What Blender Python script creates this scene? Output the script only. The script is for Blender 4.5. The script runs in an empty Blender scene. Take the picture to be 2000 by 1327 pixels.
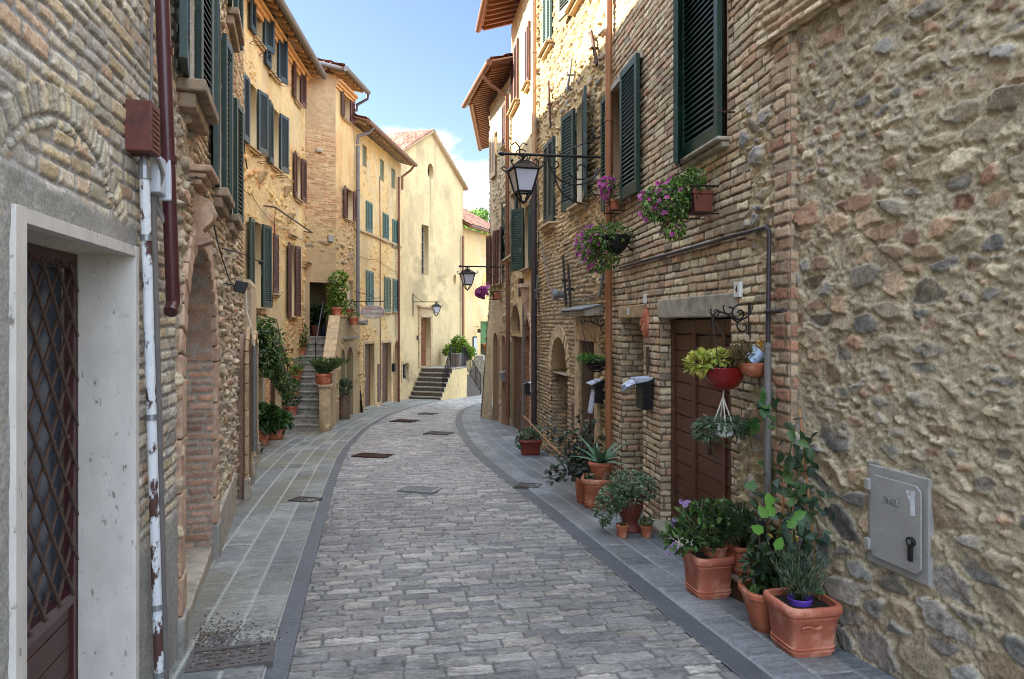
import bpy, bmesh, math, random
import numpy as np
from mathutils import Vector, Matrix
random.seed(7); RNG=np.random.default_rng(11)
sc=bpy.context.scene
COL=sc.collection
HOR=632.0; F=1400.0; EYE=1.75; SL=.046
R=math.radians
def gz(Y): return -SL*Y
def px2u(px): return (px-1000.0)/F
def PT(px,py,Y): return Vector((px2u(px)*Y, Y, EYE+(HOR-py)/F*Y))
def GP(px,py):
    Y=EYE*F/(py-HOR-SL*F); return Vector((px2u(px)*Y,Y,gz(Y)))
def lin(c):
    c=np.asarray(c,float)/255.0
    return np.where(c<=.04045,c/12.92,((c+.055)/1.055)**2.4)
# ---------------------------------------------------------------- objects
def tag(o,label=None,cat=None,group=None,kind=None):
    if label: o['label']=label
    if cat: o['category']=cat
    if group: o['group']=group
    if kind: o['kind']=kind
    return o
def thing(name,loc,label,cat,group=None):
    o=bpy.data.objects.new(name,None); COL.objects.link(o); o.location=Vector(loc)
    o.empty_display_size=.1
    return tag(o,label,cat,group)
def wloc(o):
    v=Vector((0,0,0))
    while o is not None:
        v+=o.location; o=o.parent
    return v
def link_mesh(name,me,parent=None,mats=None):
    o=bpy.data.objects.new(name,me); COL.objects.link(o)
    if parent is not None: o.parent=parent
    if mats is not None: me.materials.append(mats)
    return o
# ---------------------------------------------------------------- frames
class Frame:
    def __init__(s,o,a,b,n):
        s.o=Vector(o); s.a=Vector(a).normalized(); s.b=Vector(b).normalized(); s.n=Vector(n).normalized()
    def f(s,p):            # (s,d,t)
        return s.o+s.a*p[0]+s.n*p[1]+s.b*p[2]
class Wall(Frame):         # plan line p0 -> p1, normal on the side of `to`
    def __init__(s,p0,p1,to=None):
        p0=Vector((p0[0],p0[1],0)); p1=Vector((p1[0],p1[1],0)); d=p1-p0
        n=Vector((-d.y,d.x,0))
        t=Vector((to[0],to[1],0)) if to else Vector((-.6,8,0))
        if n.dot(t-p0)<0: n=-n
        super().__init__(p0,d,(0,0,1),n); s.p0=p0; s.p1=p1; s.L=d.length
    def s(self,px,d=0):
        u=px2u(px); o=self.o+self.n*d; a=self.a
        return (u*o.y-o.x)/(a.x-u*a.y)
    def Y(self,px,d=0): return self.o.y+self.n.y*d+self.a.y*self.s(px,d)
    def z(self,px,py,d=0): return EYE+(HOR-py)/F*self.Y(px,d)
    def sz(self,px,py,d=0): return self.s(px,d),self.z(px,py,d)
    def g(self,s=0): return gz(self.o.y+self.a.y*s)
    def base(self,s=0,d=0):
        p=self.f((s,d,0)); p.z=gz(p.y); return p
# ---------------------------------------------------------------- mesh builder
class MB:
    def __init__(s,fn=None): s.v=[]; s.q=[]; s.fn=fn
    def P(s,p):
        s.v.append(tuple(s.fn(p)) if s.fn else tuple(p)); return len(s.v)-1
    def face(s,*i): s.q.append(i)
    def poly(s,pts): s.q.append(tuple(s.P(p) for p in pts))
    def box(s,a0,a1,b0,b1,c0,c1):
        i=[s.P(p) for p in ((a0,b0,c0),(a1,b0,c0),(a1,b1,c0),(a0,b1,c0),(a0,b0,c1),(a1,b0,c1),(a1,b1,c1),(a0,b1,c1))]
        for f in ((0,3,2,1),(4,5,6,7),(0,1,5,4),(1,2,6,5),(2,3,7,6),(3,0,4,7)): s.q.append(tuple(i[k] for k in f))
    def hexa(s,pts):
        i=[s.P(p) for p in pts]
        for f in ((0,3,2,1),(4,5,6,7),(0,1,5,4),(1,2,6,5),(2,3,7,6),(3,0,4,7)): s.q.append(tuple(i[k] for k in f))
    def loft(s,rings,cap0=True,cap1=True,closed=True):
        idx=[[s.P(p) for p in r] for r in rings]; n=len(idx[0])
        for a,b in zip(idx,idx[1:]):
            for k in range(n if closed else n-1):
                s.q.append((a[k],a[(k+1)%n],b[(k+1)%n],b[k]))
        if cap0: s.q.append(tuple(reversed(idx[0])))
        if cap1: s.q.append(tuple(idx[-1]))
    def tube(s,pts,r,n=8,caps=True):
        pts=[Vector(p) for p in pts]; m=len(pts)
        rs=r if isinstance(r,(list,tuple)) else [r]*m
        T=[]
        for i in range(m):
            a=pts[max(i-1,0)]; b=pts[min(i+1,m-1)]; t=(b-a)
            T.append(t.normalized() if t.length>1e-9 else Vector((0,0,1)))
        u=T[0].orthogonal().normalized(); rings=[]
        for i in range(m):
            u=(u-T[i]*u.dot(T[i]))
            u=u.normalized() if u.length>1e-6 else T[i].orthogonal().normalized()
            w=T[i].cross(u)
            rings.append([pts[i]+(u*math.cos(2*math.pi*k/n)+w*math.sin(2*math.pi*k/n))*rs[i] for k in range(n)])
        s.loft(rings,caps,caps)
    def rings(s,c,prof,n=24,e=2.0,rot=0,cap0=True,cap1=False,ax=1.0):   # superellipse rings about vertical axis
        out=[]
        for r,z in prof:
            ring=[]
            for k in range(n):
                t=2*math.pi*(k+.5)/n; ct,st=math.cos(t),math.sin(t)
                x=math.copysign(abs(ct)**(2/e),ct)*r*ax; y=math.copysign(abs(st)**(2/e),st)*r
                ring.append((c[0]+x*math.cos(rot)-y*math.sin(rot),c[1]+x*math.sin(rot)+y*math.cos(rot),c[2]+z))
            out.append(ring)
        s.loft(out,cap0,cap1)
    def ball(s,c,r,n=10,sc=(1,1,1)):
        rs=[]
        for i in range(1,n):
            a=math.pi*i/n
            rs.append([(c[0]+sc[0]*r*math.sin(a)*math.cos(2*math.pi*k/n),c[1]+sc[1]*r*math.sin(a)*math.sin(2*math.pi*k/n),c[2]-sc[2]*r*math.cos(a)) for k in range(n)])
        s.loft(rs,True,True)
    def build(s,name,mat,parent=None,smooth=False,bevel=0,label=None,col=None):
        off=wloc(parent) if parent is not None else Vector((0,0,0))
        me=bpy.data.meshes.new(name)
        me.from_pydata([(x-off.x,y-off.y,z-off.z) for x,y,z in s.v],[],s.q)
        bm=bmesh.new(); bm.from_mesh(me)
        bmesh.ops.recalc_face_normals(bm,faces=bm.faces)
        bm.to_mesh(me); bm.free()
        if smooth:
            me.polygons.foreach_set('use_smooth',[True]*len(me.polygons))
            if smooth!=True: 
                me.set_sharp_from_angle(angle=R(smooth))
        if col is not None:
            a=me.color_attributes.new('Col','FLOAT_COLOR','POINT'); a.data.foreach_set('color',np.tile(np.append(lin(col),1),len(me.vertices)).astype(np.float32))
        o=link_mesh(name,me,parent,mat)
        if bevel:
            m=o.modifiers.new('Bevel','BEVEL'); m.width=bevel; m.segments=2; m.limit_method='ANGLE'; m.angle_limit=R(40)
        if label: o['label']=label
        return o
# ---------------------------------------------------------------- numpy noise
def h2(ix,iy,seed=0):
    x=(ix.astype(np.int64)*374761393+iy.astype(np.int64)*668265263+seed*2147483647)&0xffffffff
    x=((x^(x>>13))*1274126177)&0xffffffff
    x=((x^(x>>16))*2246822519)&0xffffffff
    return ((x^(x>>15))&0xffffff)/float(0x1000000)
def vn(x,y,seed=0):
    ix=np.floor(x); iy=np.floor(y); fx=x-ix; fy=y-iy
    fx=fx*fx*fx*(fx*(fx*6-15)+10); fy=fy*fy*fy*(fy*(fy*6-15)+10)
    a=h2(ix,iy,seed); b=h2(ix+1,iy,seed); c=h2(ix,iy+1,seed); d=h2(ix+1,iy+1,seed)
    return (a+(b-a)*fx)*(1-fy)+(c+(d-c)*fx)*fy
def fbm(x,y,seed=0,o=4):
    r=0;a=.5;t=0
    for k in range(o):
        r=r+a*vn(x*2**k+k*17.3,y*2**k+k*9.1,seed+k); t+=a; a*=.5
    return r/t
def sstep(a,b,x):
    t=np.clip((x-a)/(b-a),0,1); return t*t*(3-2*t)
def pick(pal,h):
    pal=np.array([lin(c) for c in pal]); return pal[np.minimum((h*len(pal)).astype(int),len(pal)-1)]
# ---------------------------------------------------------------- masonry styles: f(S,Z) -> height, colour
def st_course(hr=(.06,.08),lr=(.18,.3),pal=(),mort=(120,110,95),depth=.014,mw=.008,soft=.012,wob=.012,seed=1,var=.25,rough=.004,jit=.45,out=.5,dark=None,tilt=0,rnd=.02,en=.010):
    rg=np.random.default_rng(seed)
    hs=rg.uniform(hr[0],hr[1],900); bd=np.concatenate([[-8],-8+np.cumsum(hs)])
    def f(S,Z):
        zz=Z+wob*(fbm(S*1.1,Z*1.1,seed+5,3)-.5)*2+wob*.5*(vn(S*6,Z*6,seed+9)-.5)+tilt*S
        ss=S+wob*1.5*(fbm(S*2+7,Z*9,seed+6,2)-.5)*2
        row=np.clip(np.searchsorted(bd,zz.ravel(),side='right')-1,0,899).reshape(zz.shape)
        z0=bd[row]; hh=hs[row]; fz=zz-z0
        L=lr[0]+(lr[1]-lr[0])*h2(row,row*0+3,seed)
        x=(ss+h2(row,row*0+8,seed)*3.0)/L
        c=np.floor(x); j0=jit*(h2(c,row,seed+1)-.5); j1=jit*(h2(c+1,row,seed+1)-.5)
        lo=x<c+j0; hi=x>c+1+j1
        c=np.where(lo,c-1,np.where(hi,c+1,c))
        b0=c+jit*(h2(c,row,seed+1)-.5); b1=c+1+jit*(h2(c+1,row,seed+1)-.5)
        ex=np.minimum(x-b0,b1-x)*L; ez=np.minimum(fz,hh-fz)
        e=np.minimum(ex,ez); k=rnd
        e=np.where((ex<k)&(ez<k),k-np.sqrt((k-np.minimum(ex,k))**2+(k-np.minimum(ez,k))**2),e)
        r=h2(c,row,seed+2); r2=h2(c,row,seed+3); r3=h2(c,row,seed+4)
        n1=fbm(S*28,Z*28,seed+11,3)-.5; n2=fbm(S*9,Z*9,seed+12,3)-.5
        m=mw*(.5+r2)
        p=sstep(m,m+soft,e+n1*en)
        H=p*(depth*(1+out*2*(r-.5))+n2*depth*.8)+n1*rough*2+(x-(b0+b1)/2)*L*.06*(r3-.5)*p
        colr=pick(pal,r3)*(1+var*(r2-.5)*2)[...,None]*(1+.35*n2+.3*n1)[...,None]
        mc=lin(mort)*(1+.5*n2+.4*n1)[...,None]
        if dark is not None:
            dk=(h2(c,row,seed+21)<dark)&(p<.5); mc=np.where(dk[...,None],mc*.3,mc)
        return H,mc+(colr-mc)*p[...,None]
    return f
def st_rubble(a=.26,b=.13,pal=(),mort=(170,150,110),depth=.03,seed=1,cover=.5,var=.25,rough=.008,pn=3.0,warp=.05,big=0):
    def f(S,Z):
        s=S+warp*(fbm(S*3,Z*3,seed+5,3)-.5)*2; z=Z+warp*.8*(fbm(S*3+40,Z*3,seed+6,3)-.5)*2
        gx=np.floor(s/a); gz_=np.floor(z/b)
        F1=np.full(S.shape,9.);F2=F1.copy();ix=np.zeros(S.shape);iz=ix.copy();cx=ix.copy();cz=ix.copy()
        for j in (-2,-1,0,1,2):
            for i in (-2,-1,0,1,2):
                cxx=gx+i; czz=gz_+j
                ox=(cxx+.5+.85*(h2(cxx,czz,seed)-.5)+.5*(czz%2)); oz=(czz+.5+.8*(h2(cxx,czz,seed+1)-.5))
                w=h2(cxx,czz,seed+2)
                d=(np.abs(s/a-ox)**pn+np.abs(z/b-oz)**pn)**(1/pn)-.42*(w**2-.3)
                lt=d<F1
                F2=np.where(lt,F1,np.minimum(F2,d)); 
                ix=np.where(lt,cxx,ix); iz=np.where(lt,czz,iz); F1=np.where(lt,d,F1)
        e=(F2-F1)*.5*b
        r=h2(ix,iz,seed+7); r2=h2(ix,iz,seed+8); r3=h2(ix,iz,seed+9)
        n1=fbm(S*30,Z*30,seed+11,3)-.5; n2=fbm(S*8,Z*8,seed+12,4)-.5; n3=fbm(S*70,Z*70,seed+13,2)-.5
        cov=cover*(.2+1.6*r2)*b*.34+.004+.03*np.maximum(fbm(S*1.3,Z*1.3,seed+14,3)-.5,-.25)*cover
        cov=np.maximum(cov,.003); p=sstep(cov,cov+.006,e+n1*.011)
        dxs=(s/a-ix-.5)*a; dzs=z-(iz+.5)*b
        fac=np.clip((dxs*(h2(ix,iz,seed+15)-.5)+dzs*(h2(ix,iz,seed+16)-.5))*.42,-.02,.02)
        H=p*(depth*(.45+.9*r+.25*n2)+fac)+(1-p)*n1*rough*2.5+n1*rough*1.5+n2*rough*1.3+n3*rough*.5
        colr=pick(pal,r3)*(1+var*(r-.5)*2)[...,None]*(1+.45*n2+.75*n1+.35*n3)[...,None]
        mc=lin(mort)*(1+.35*n2+.35*n1+.35*n3)[...,None]
        return H,mc+(colr-mc)*p[...,None]
    return f
def st_plaster(c=(200,180,140),var=.2,seed=1,rough=.003,stain=None,c2=None):
    def f(S,Z):
        n1=fbm(S*1.2,Z*1.2,seed,4)-.5; n2=fbm(S*9,Z*9,seed+4,3)-.5; n3=fbm(S*35,Z*35,seed+7,2)-.5
        H=n1*rough*2+n2*rough+n3*rough*.5
        cc=lin(c)*np.ones(S.shape+(3,))
        if c2 is not None:
            k=sstep(.48,.64,fbm(S*1.7,Z*1.2,seed+20,4))[...,None]; cc=cc+(lin(c2)-cc)*k
        if stain is not None:
            k=sstep(.55,.75,fbm(S*2.4,Z*.9,seed+30,4))[...,None]*.6; cc=cc+(lin(stain)-cc)*k
        return H,cc*(1+var*(n1*1.4+n2*.7+n3*.5))[...,None]
    return f
def st_mix(A,B,mask):
    def f(S,Z):
        ha,ca=A(S,Z); hb,cb=B(S,Z); m=np.clip(mask(S,Z),0,1)
        return ha+(hb-ha)*m,ca+(cb-ca)*m[...,None]
    return f
def nmask(sx,sz,t,w,seed): return lambda S,Z: sstep(t-w,t+w,fbm(S*sx,Z*sz,seed,4)+.12*(fbm(S*12,Z*12,seed+3,2)-.5))
# ---------------------------------------------------------------- dense grids
class Grid:
    def __init__(s): s.V=[];s.Q=[];s.C=[];s.n=0
    def add_arr(s,V,Q,C):
        s.V.append(V); s.Q.append(Q+s.n); s.C.append(C); s.n+=len(V)
    def add(s,fr,s0,s1,t0,t1,ds,dt,style,holes=(),d=0,dfun=None,so=0,ts=None,cull=None):
        def lines(a,b,st,ex):
            l=np.linspace(a,b,max(2,int(round((b-a)/st))+1)); ex=[e for e in ex if a<e<b]
            if ex:
                ex=np.array(sorted(set(round(e,5) for e in ex)))
                for e in ex:
                    k=np.argmin(abs(l-e)); 
                    if 0<k<len(l)-1: l[k]=e
                l=np.unique(l)
            return l
        sx=lines(s0,s1,ds,[x for h in holes for x in h[:2]])
        tz=lines(t0,t1,dt,[x for h in holes for x in h[2:4]]) if ts is None else ts
        S,T=np.meshgrid(sx,tz); H,C=style(S+so,T)
        H=H+d
        if dfun is not None: H=H+dfun(S,T)
        if getattr(fr,'wrap',False):      # fold the free ends back so that no open edge shows
            if abs(s0)<.02: H[:,0]-=.15
            if abs(s1-fr.L)<.02: H[:,-1]-=.15
        o=np.array(fr.o);a=np.array(fr.a);b=np.array(fr.b);n=np.array(fr.n)
        V=o+S[...,None]*a+T[...,None]*b+H[...,None]*n
        nx=len(sx);nt=len(tz)
        I=np.arange(nx*nt).reshape(nt,nx)
        Q=np.stack([I[:-1,:-1],I[:-1,1:],I[1:,1:],I[1:,:-1]],-1)
        cs=(S[:-1,:-1]+S[1:,1:])/2; ct=(T[:-1,:-1]+T[1:,1:])/2
        keep=np.ones(cs.shape,bool)
        for h in holes:
            k=(cs>h[0])&(cs<h[1])&(ct>h[2])&(ct<h[3])
            if len(h)>4 and h[4]:      # arch: springing height h[4]
                c=(h[0]+h[1])/2; r=(h[1]-h[0])/2; rz=h[3]-h[4]
                k&=(ct<h[4])|(((cs-c)/r)**2+((ct-h[4])/rz)**2<1)
            keep&=~k
        if cull is not None: keep&=~cull(cs,ct)
        if np.dot(np.cross(a,b),n)<0: Q=Q[...,::-1]
        s.add_arr(V.reshape(-1,3),Q[keep].reshape(-1,4),C.reshape(-1,3))
    def reveal(s,fr,h,depth,c,floor=False,out=.015):   # plain reveals round a hole
        s0,s1,z0,z1=h[:4]; c=lin(c); s0,s1=s0+.0025,s1-.0025; z1=z1-.0025
        path=[(s0,z0),(s0,z1),(s1,z1),(s1,z0)]
        if len(h)>4 and h[4]:
            cc=(s0+s1)/2; r=(s1-s0)/2; rz=z1-h[4]
            path=[(s0,z0)]+[(cc-r*math.cos(math.pi*k/20),h[4]+rz*math.sin(math.pi*k/20)) for k in range(21)]+[(s1,z0)]
        if floor: path=path+[path[0]]
        V=[];Q=[]
        for (a,z) in path:
            V.append(fr.f((a,out,z))); V.append(fr.f((a,-depth,z)))
        for k in range(len(path)-1): Q.append((2*k,2*k+1,2*k+3,2*k+2))
        V=np.array(V); s.add_arr(V,np.array(Q),np.tile(c,(len(V),1)))
    def box(s,fr,a0,a1,d0,d1,t0,t1,c):
        p=[fr.f((a,d,t)) for a,d,t in ((a0,d0,t0),(a1,d0,t0),(a1,d1,t0),(a0,d1,t0),(a0,d0,t1),(a1,d0,t1),(a1,d1,t1),(a0,d1,t1))]
        s.add_arr(np.array(p),np.array(((0,3,2,1),(4,5,6,7),(0,1,5,4),(1,2,6,5),(2,3,7,6),(3,0,4,7))),np.tile(lin(c),(8,1)))
    def build(s,name,mat,parent=None,smooth=False):
        V=np.concatenate(s.V);Q=np.concatenate(s.Q);C=np.concatenate(s.C)
        off=np.array(wloc(parent)) if parent is not None else np.zeros(3)
        me=np_mesh(name,V-off,Q,C,smooth)
        return link_mesh(name,me,parent,mat)
def np_mesh(name,V,Q,C=None,smooth=True):
    me=bpy.data.meshes.new(name); k=Q.shape[1]
    me.vertices.add(len(V)); me.vertices.foreach_set('co',V.astype(np.float32).ravel())
    me.loops.add(Q.size); me.loops.foreach_set('vertex_index',Q.astype(np.int32).ravel())
    me.polygons.add(len(Q)); me.polygons.foreach_set('loop_start',np.arange(0,Q.size,k,dtype=np.int32)); me.polygons.foreach_set('loop_total',np.full(len(Q),k,dtype=np.int32))
    if smooth: me.polygons.foreach_set('use_smooth',np.ones(len(Q),dtype=bool))
    me.update(calc_edges=True)
    if C is not None:
        a=me.color_attributes.new('Col','FLOAT_COLOR','POINT')
        a.data.foreach_set('color',np.concatenate([np.clip(C,0.004,.95),np.ones((len(C),1))],1).astype(np.float32).ravel())
    me.validate(clean_customdata=False)
    return me
# ---------------------------------------------------------------- materials
def nodes(m):
    m.use_nodes=True; nt=m.node_tree; nt.nodes.clear(); return nt
def N(nt,t,**k):
    n=nt.nodes.new(t)
    for a,b in k.items():
        if a.startswith('i_'): n.inputs[a[2:].replace('_',' ')].default_value=b
        else: setattr(n,a,b)
    return n
MATS={}
def mat_attr(name,rough=.85,scale=60,bump=.25,var=.3,spec=.3,dist=.004):
    m=bpy.data.materials.new(name); nt=nodes(m); L=nt.links.new
    out=N(nt,'ShaderNodeOutputMaterial'); p=N(nt,'ShaderNodeBsdfPrincipled'); L(p.outputs[0],out.inputs[0])
    at=N(nt,'ShaderNodeAttribute',attribute_name='Col'); tc=N(nt,'ShaderNodeTexCoord')
    n=N(nt,'ShaderNodeTexNoise'); n.inputs['Scale'].default_value=scale; n.inputs['Detail'].default_value=6; n.inputs['Roughness'].default_value=.65
    L(tc.outputs['Object'],n.inputs['Vector'])
    mr=N(nt,'ShaderNodeMapRange'); mr.inputs['From Min'].default_value=.3; mr.inputs['From Max'].default_value=.7; mr.inputs['To Min'].default_value=1-var; mr.inputs['To Max'].default_value=1+var
    L(n.outputs['Fac'],mr.inputs['Value'])
    mx=N(nt,'ShaderNodeMix',data_type='RGBA',blend_type='MULTIPLY'); mx.inputs['Factor'].default_value=1
    L(at.outputs['Color'],mx.inputs['A']); L(mr.outputs[0],mx.inputs['B']); L(mx.outputs['Result'],p.inputs['Base Color'])
    b=N(nt,'ShaderNodeBump'); b.inputs['Strength'].default_value=bump; b.inputs['Distance'].default_value=dist
    L(n.outputs['Fac'],b.inputs['Height']); L(b.outputs[0],p.inputs['Normal'])
    p.inputs['Roughness'].default_value=rough; p.inputs['Specular IOR Level'].default_value=spec
    MATS[name]=m; return m
def mat(name,c,rough=.6,metal=0,var=.15,scale=12,bump=.1,c2=None,c2t=(.5,.6),spec=.4,stretch=(1,1,1),dist=.004,hs=None):
    m=bpy.data.materials.new(name); nt=nodes(m); L=nt.links.new
    out=N(nt,'ShaderNodeOutputMaterial'); p=N(nt,'ShaderNodeBsdfPrincipled'); L(p.outputs[0],out.inputs[0])
    tc=N(nt,'ShaderNodeTexCoord'); mp=N(nt,'ShaderNodeMapping'); mp.inputs['Scale'].default_value=stretch; L(tc.outputs['Object'],mp.inputs[0])
    n=N(nt,'ShaderNodeTexNoise'); n.inputs['Scale'].default_value=scale; n.inputs['Detail'].default_value=6; n.inputs['Roughness'].default_value=.6; L(mp.outputs[0],n.inputs['Vector'])
    mr=N(nt,'ShaderNodeMapRange'); mr.inputs['From Min'].default_value=.3; mr.inputs['From Max'].default_value=.7; mr.inputs['To Min'].default_value=1-var; mr.inputs['To Max'].default_value=1+var
    L(n.outputs['Fac'],mr.inputs['Value'])
    base=N(nt,'ShaderNodeRGB'); base.outputs[0].default_value=(*lin(c),1); src=base.outputs[0]
    if c2 is not None:
        n2=N(nt,'ShaderNodeTexNoise'); n2.inputs['Scale'].default_value=hs or scale*.8; n2.inputs['Detail'].default_value=8; n2.inputs['Roughness'].default_value=.7; L(mp.outputs[0],n2.inputs['Vector'])
        r2=N(nt,'ShaderNodeMapRange'); r2.inputs['From Min'].default_value=c2t[0]; r2.inputs['From Max'].default_value=c2t[1]; L(n2.outputs['Fac'],r2.inputs['Value'])
        m2=N(nt,'ShaderNodeMix',data_type='RGBA'); m2.inputs['B'].default_value=(*lin(c2),1); L(src,m2.inputs['A']); L(r2.outputs[0],m2.inputs['Factor']); src=m2.outputs['Result']
    mx=N(nt,'ShaderNodeMix',data_type='RGBA',blend_type='MULTIPLY'); mx.inputs['Factor'].default_value=1
    L(src,mx.inputs['A']); L(mr.outputs[0],mx.inputs['B']); L(mx.outputs['Result'],p.inputs['Base Color'])
    b=N(nt,'ShaderNodeBump'); b.inputs['Strength'].default_value=bump; b.inputs['Distance'].default_value=dist
    L(n.outputs['Fac'],b.inputs['Height']); L(b.outputs[0],p.inputs['Normal'])
    p.inputs['Roughness'].default_value=rough; p.inputs['Metallic'].default_value=metal; p.inputs['Specular IOR Level'].default_value=spec
    MATS[name]=m; return m
def mat_leaf(name,trans=.35,rough=.45):
    m=bpy.data.materials.new(name); nt=nodes(m); L=nt.links.new
    out=N(nt,'ShaderNodeOutputMaterial'); p=N(nt,'ShaderNodeBsdfPrincipled'); t=N(nt,'ShaderNodeBsdfTranslucent'); ms=N(nt,'ShaderNodeMixShader')
    at=N(nt,'ShaderNodeAttribute',attribute_name='Col'); L(at.outputs['Color'],p.inputs['Base Color']); L(at.outputs['Color'],t.inputs['Color'])
    p.inputs['Roughness'].default_value=rough; ms.inputs[0].default_value=trans
    L(p.outputs[0],ms.inputs[1]); L(t.outputs[0],ms.inputs[2]); L(ms.outputs[0],out.inputs[0]); MATS[name]=m; return m
M_wall=mat_attr('masonry',.88,80,.5,.36,.25,.006)
M_road=mat_attr('paving_stone',.55,60,.4,.3,.5,.004)
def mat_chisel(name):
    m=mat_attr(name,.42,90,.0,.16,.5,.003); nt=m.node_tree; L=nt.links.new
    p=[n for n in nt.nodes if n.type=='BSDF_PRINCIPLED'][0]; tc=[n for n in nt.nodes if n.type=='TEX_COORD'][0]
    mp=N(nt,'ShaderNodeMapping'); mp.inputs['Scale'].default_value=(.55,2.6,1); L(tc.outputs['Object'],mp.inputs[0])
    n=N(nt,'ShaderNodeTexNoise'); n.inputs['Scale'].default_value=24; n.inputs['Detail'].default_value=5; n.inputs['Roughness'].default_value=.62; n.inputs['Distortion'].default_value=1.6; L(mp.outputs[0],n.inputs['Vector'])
    r=N(nt,'ShaderNodeMapRange'); r.inputs['From Min'].default_value=.34; r.inputs['From Max'].default_value=.66; r.inputs['To Min'].default_value=.68; r.inputs['To Max'].default_value=1.34; L(n.outputs['Fac'],r.inputs['Value'])  # streak tone puts the relief's light edges and dark crevices into the colour
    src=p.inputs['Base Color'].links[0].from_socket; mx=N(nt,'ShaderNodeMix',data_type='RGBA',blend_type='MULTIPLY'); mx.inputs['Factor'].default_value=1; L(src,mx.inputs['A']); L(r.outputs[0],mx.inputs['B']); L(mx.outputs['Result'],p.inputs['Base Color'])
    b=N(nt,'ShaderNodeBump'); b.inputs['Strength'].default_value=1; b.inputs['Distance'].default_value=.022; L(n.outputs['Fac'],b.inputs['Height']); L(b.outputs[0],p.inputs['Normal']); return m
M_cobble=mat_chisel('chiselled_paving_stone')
M_roof=mat_attr('roof_tile',.85,30,.3,.3,.3)
M_leaf=mat_leaf('leaf'); M_petal=mat_leaf('petal',.3,.5)
M_green=mat('green_shutter_paint',(40,60,54),.45,var=.3,scale=7,bump=.08,c2=(70,86,80),c2t=(.55,.72),hs=4)
M_teal=mat('teal_shutter_paint',(72,104,98),.5,var=.2,scale=9,bump=.05)
M_brown=mat('brown_shutter_paint',(90,56,48),.5,var=.3,scale=7,bump=.08,c2=(116,84,72),c2t=(.55,.72),hs=4)
M_sage=mat('sage_shutter_paint',(88,104,84),.5,var=.2,scale=9)
M_ivory=mat('cream_shutter_paint',(196,176,150),.55,var=.2,scale=9)
M_darkgreen=mat('dark_green_paint',(30,56,46),.42,var=.25,scale=7,bump=.06,c2=(48,74,64),c2t=(.55,.75),hs=4)
M_wood=mat('old_wood',(92,66,48),.65,var=.35,scale=7,stretch=(6,6,.6),bump=.25)
M_doorwood=mat('stained_door_wood',(92,58,44),.42,var=.3,scale=5,stretch=(1.5,1.5,9),bump=.15)
M_chestnut=mat('chestnut_door_wood',(120,74,44),.55,var=.3,scale=6,stretch=(4,4,1),bump=.2)
M_greydoor=mat('weathered_door_wood',(112,92,76),.7,var=.3,scale=6,stretch=(6,6,.6),bump=.2)
M_greendoor=mat('green_door_paint',(66,108,64),.5,var=.2,scale=6)
M_stone=mat('dressed_stone',(168,158,142),.8,var=.25,scale=8,bump=.3,c2=(120,112,100),c2t=(.5,.7))
M_stonew=mat('warm_sandstone',(184,158,122),.85,var=.3,scale=9,bump=.4,c2=(140,116,86),c2t=(.5,.7))
M_travertine=mat('travertine',(200,195,188),.6,var=.12,scale=9,bump=.3,c2=(128,118,108),c2t=(.60,.67),hs=30,stretch=(1,1,.5))
M_sill=mat('weathered_sill_stone',(156,136,112),.85,var=.3,scale=9,bump=.4,c2=(122,106,88),c2t=(.45,.65))
M_pink=mat('pink_sandstone',(190,162,138),.85,var=.25,scale=14,bump=.4,c2=(168,134,112),c2t=(.45,.6),hs=5)
M_step=mat('grey_step_stone',(150,144,132),.75,var=.3,scale=10,bump=.3,c2=(104,100,92),c2t=(.5,.65))
M_darkstep=mat('dark_step_stone',(92,82,74),.8,var=.3,scale=10,bump=.3)
M_cement=mat('cement',(150,146,138),.85,var=.2,scale=10,bump=.3,c2=(118,114,108),c2t=(.5,.66))
M_terra=mat('terracotta',(178,102,72),.75,var=.24,scale=7,bump=.1,c2=(206,160,136),c2t=(.52,.68),hs=6)
M_plasticpot=mat('terracotta_plastic',(182,104,80),.62,var=.2,scale=6,bump=.06,c2=(206,154,130),c2t=(.50,.68),hs=6)
M_brownpot=mat('brown_clay',(110,56,42),.6,var=.15,scale=6)
M_redglaze=mat('red_glaze',(120,28,26),.25,var=.1)
M_soil=mat('soil',(40,32,26),.95,var=.5,scale=60,bump=.8,dist=.01)
M_iron=mat('wrought_iron',(34,32,34),.5,.3,var=.3,scale=20,bump=.1)
M_rust=mat('rusty_iron',(74,48,38),.75,.2,var=.4,scale=18,bump=.2)
M_steel=mat('galvanised_steel',(140,142,144),.45,.6,var=.15,scale=14)
M_greypaint=mat('grey_cabinet_paint',(156,153,149),.5,var=.1,scale=5,bump=.04,c2=(136,133,128),c2t=(.5,.7),hs=6)
M_purplepipe=mat('dark_maroon_pipe_paint',(76,40,44),.3,var=.12,scale=8,spec=.5)
M_orange=mat('copper_brown_pipe_paint',(158,104,68),.45,var=.16,scale=5,stretch=(1,1,.5))
M_greypipe=mat('grey_pipe_paint',(116,112,110),.5,var=.15,scale=5)
M_darkpipe=mat('dark_pipe_paint',(58,50,54),.45,var=.15,scale=5)
M_peel=mat('peeling_white_paint',(214,218,222),.55,var=.1,scale=20,bump=.4,c2=(84,58,52),c2t=(.51,.55),hs=9,stretch=(1,1,.45))
M_white=mat('white_tile',(226,226,222),.3,var=.05)
M_whiteplastic=mat('pale_plastic',(190,196,204),.45,var=.06)
M_paper=mat('paper',(190,196,210),.7,var=.15,scale=30,c2=(96,110,150),c2t=(.55,.58),hs=40)
M_black=mat('black_plastic',(26,26,28),.45,var=.1)
M_glass=mat('window_glass',(30,34,38),.08,var=.1,scale=2,bump=.02,spec=.6)
M_milk=mat('frosted_lamp_glass',(206,208,220),.25,var=.05,scale=4)
M_dark=mat('dark_interior',(28,25,24),.9)
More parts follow.
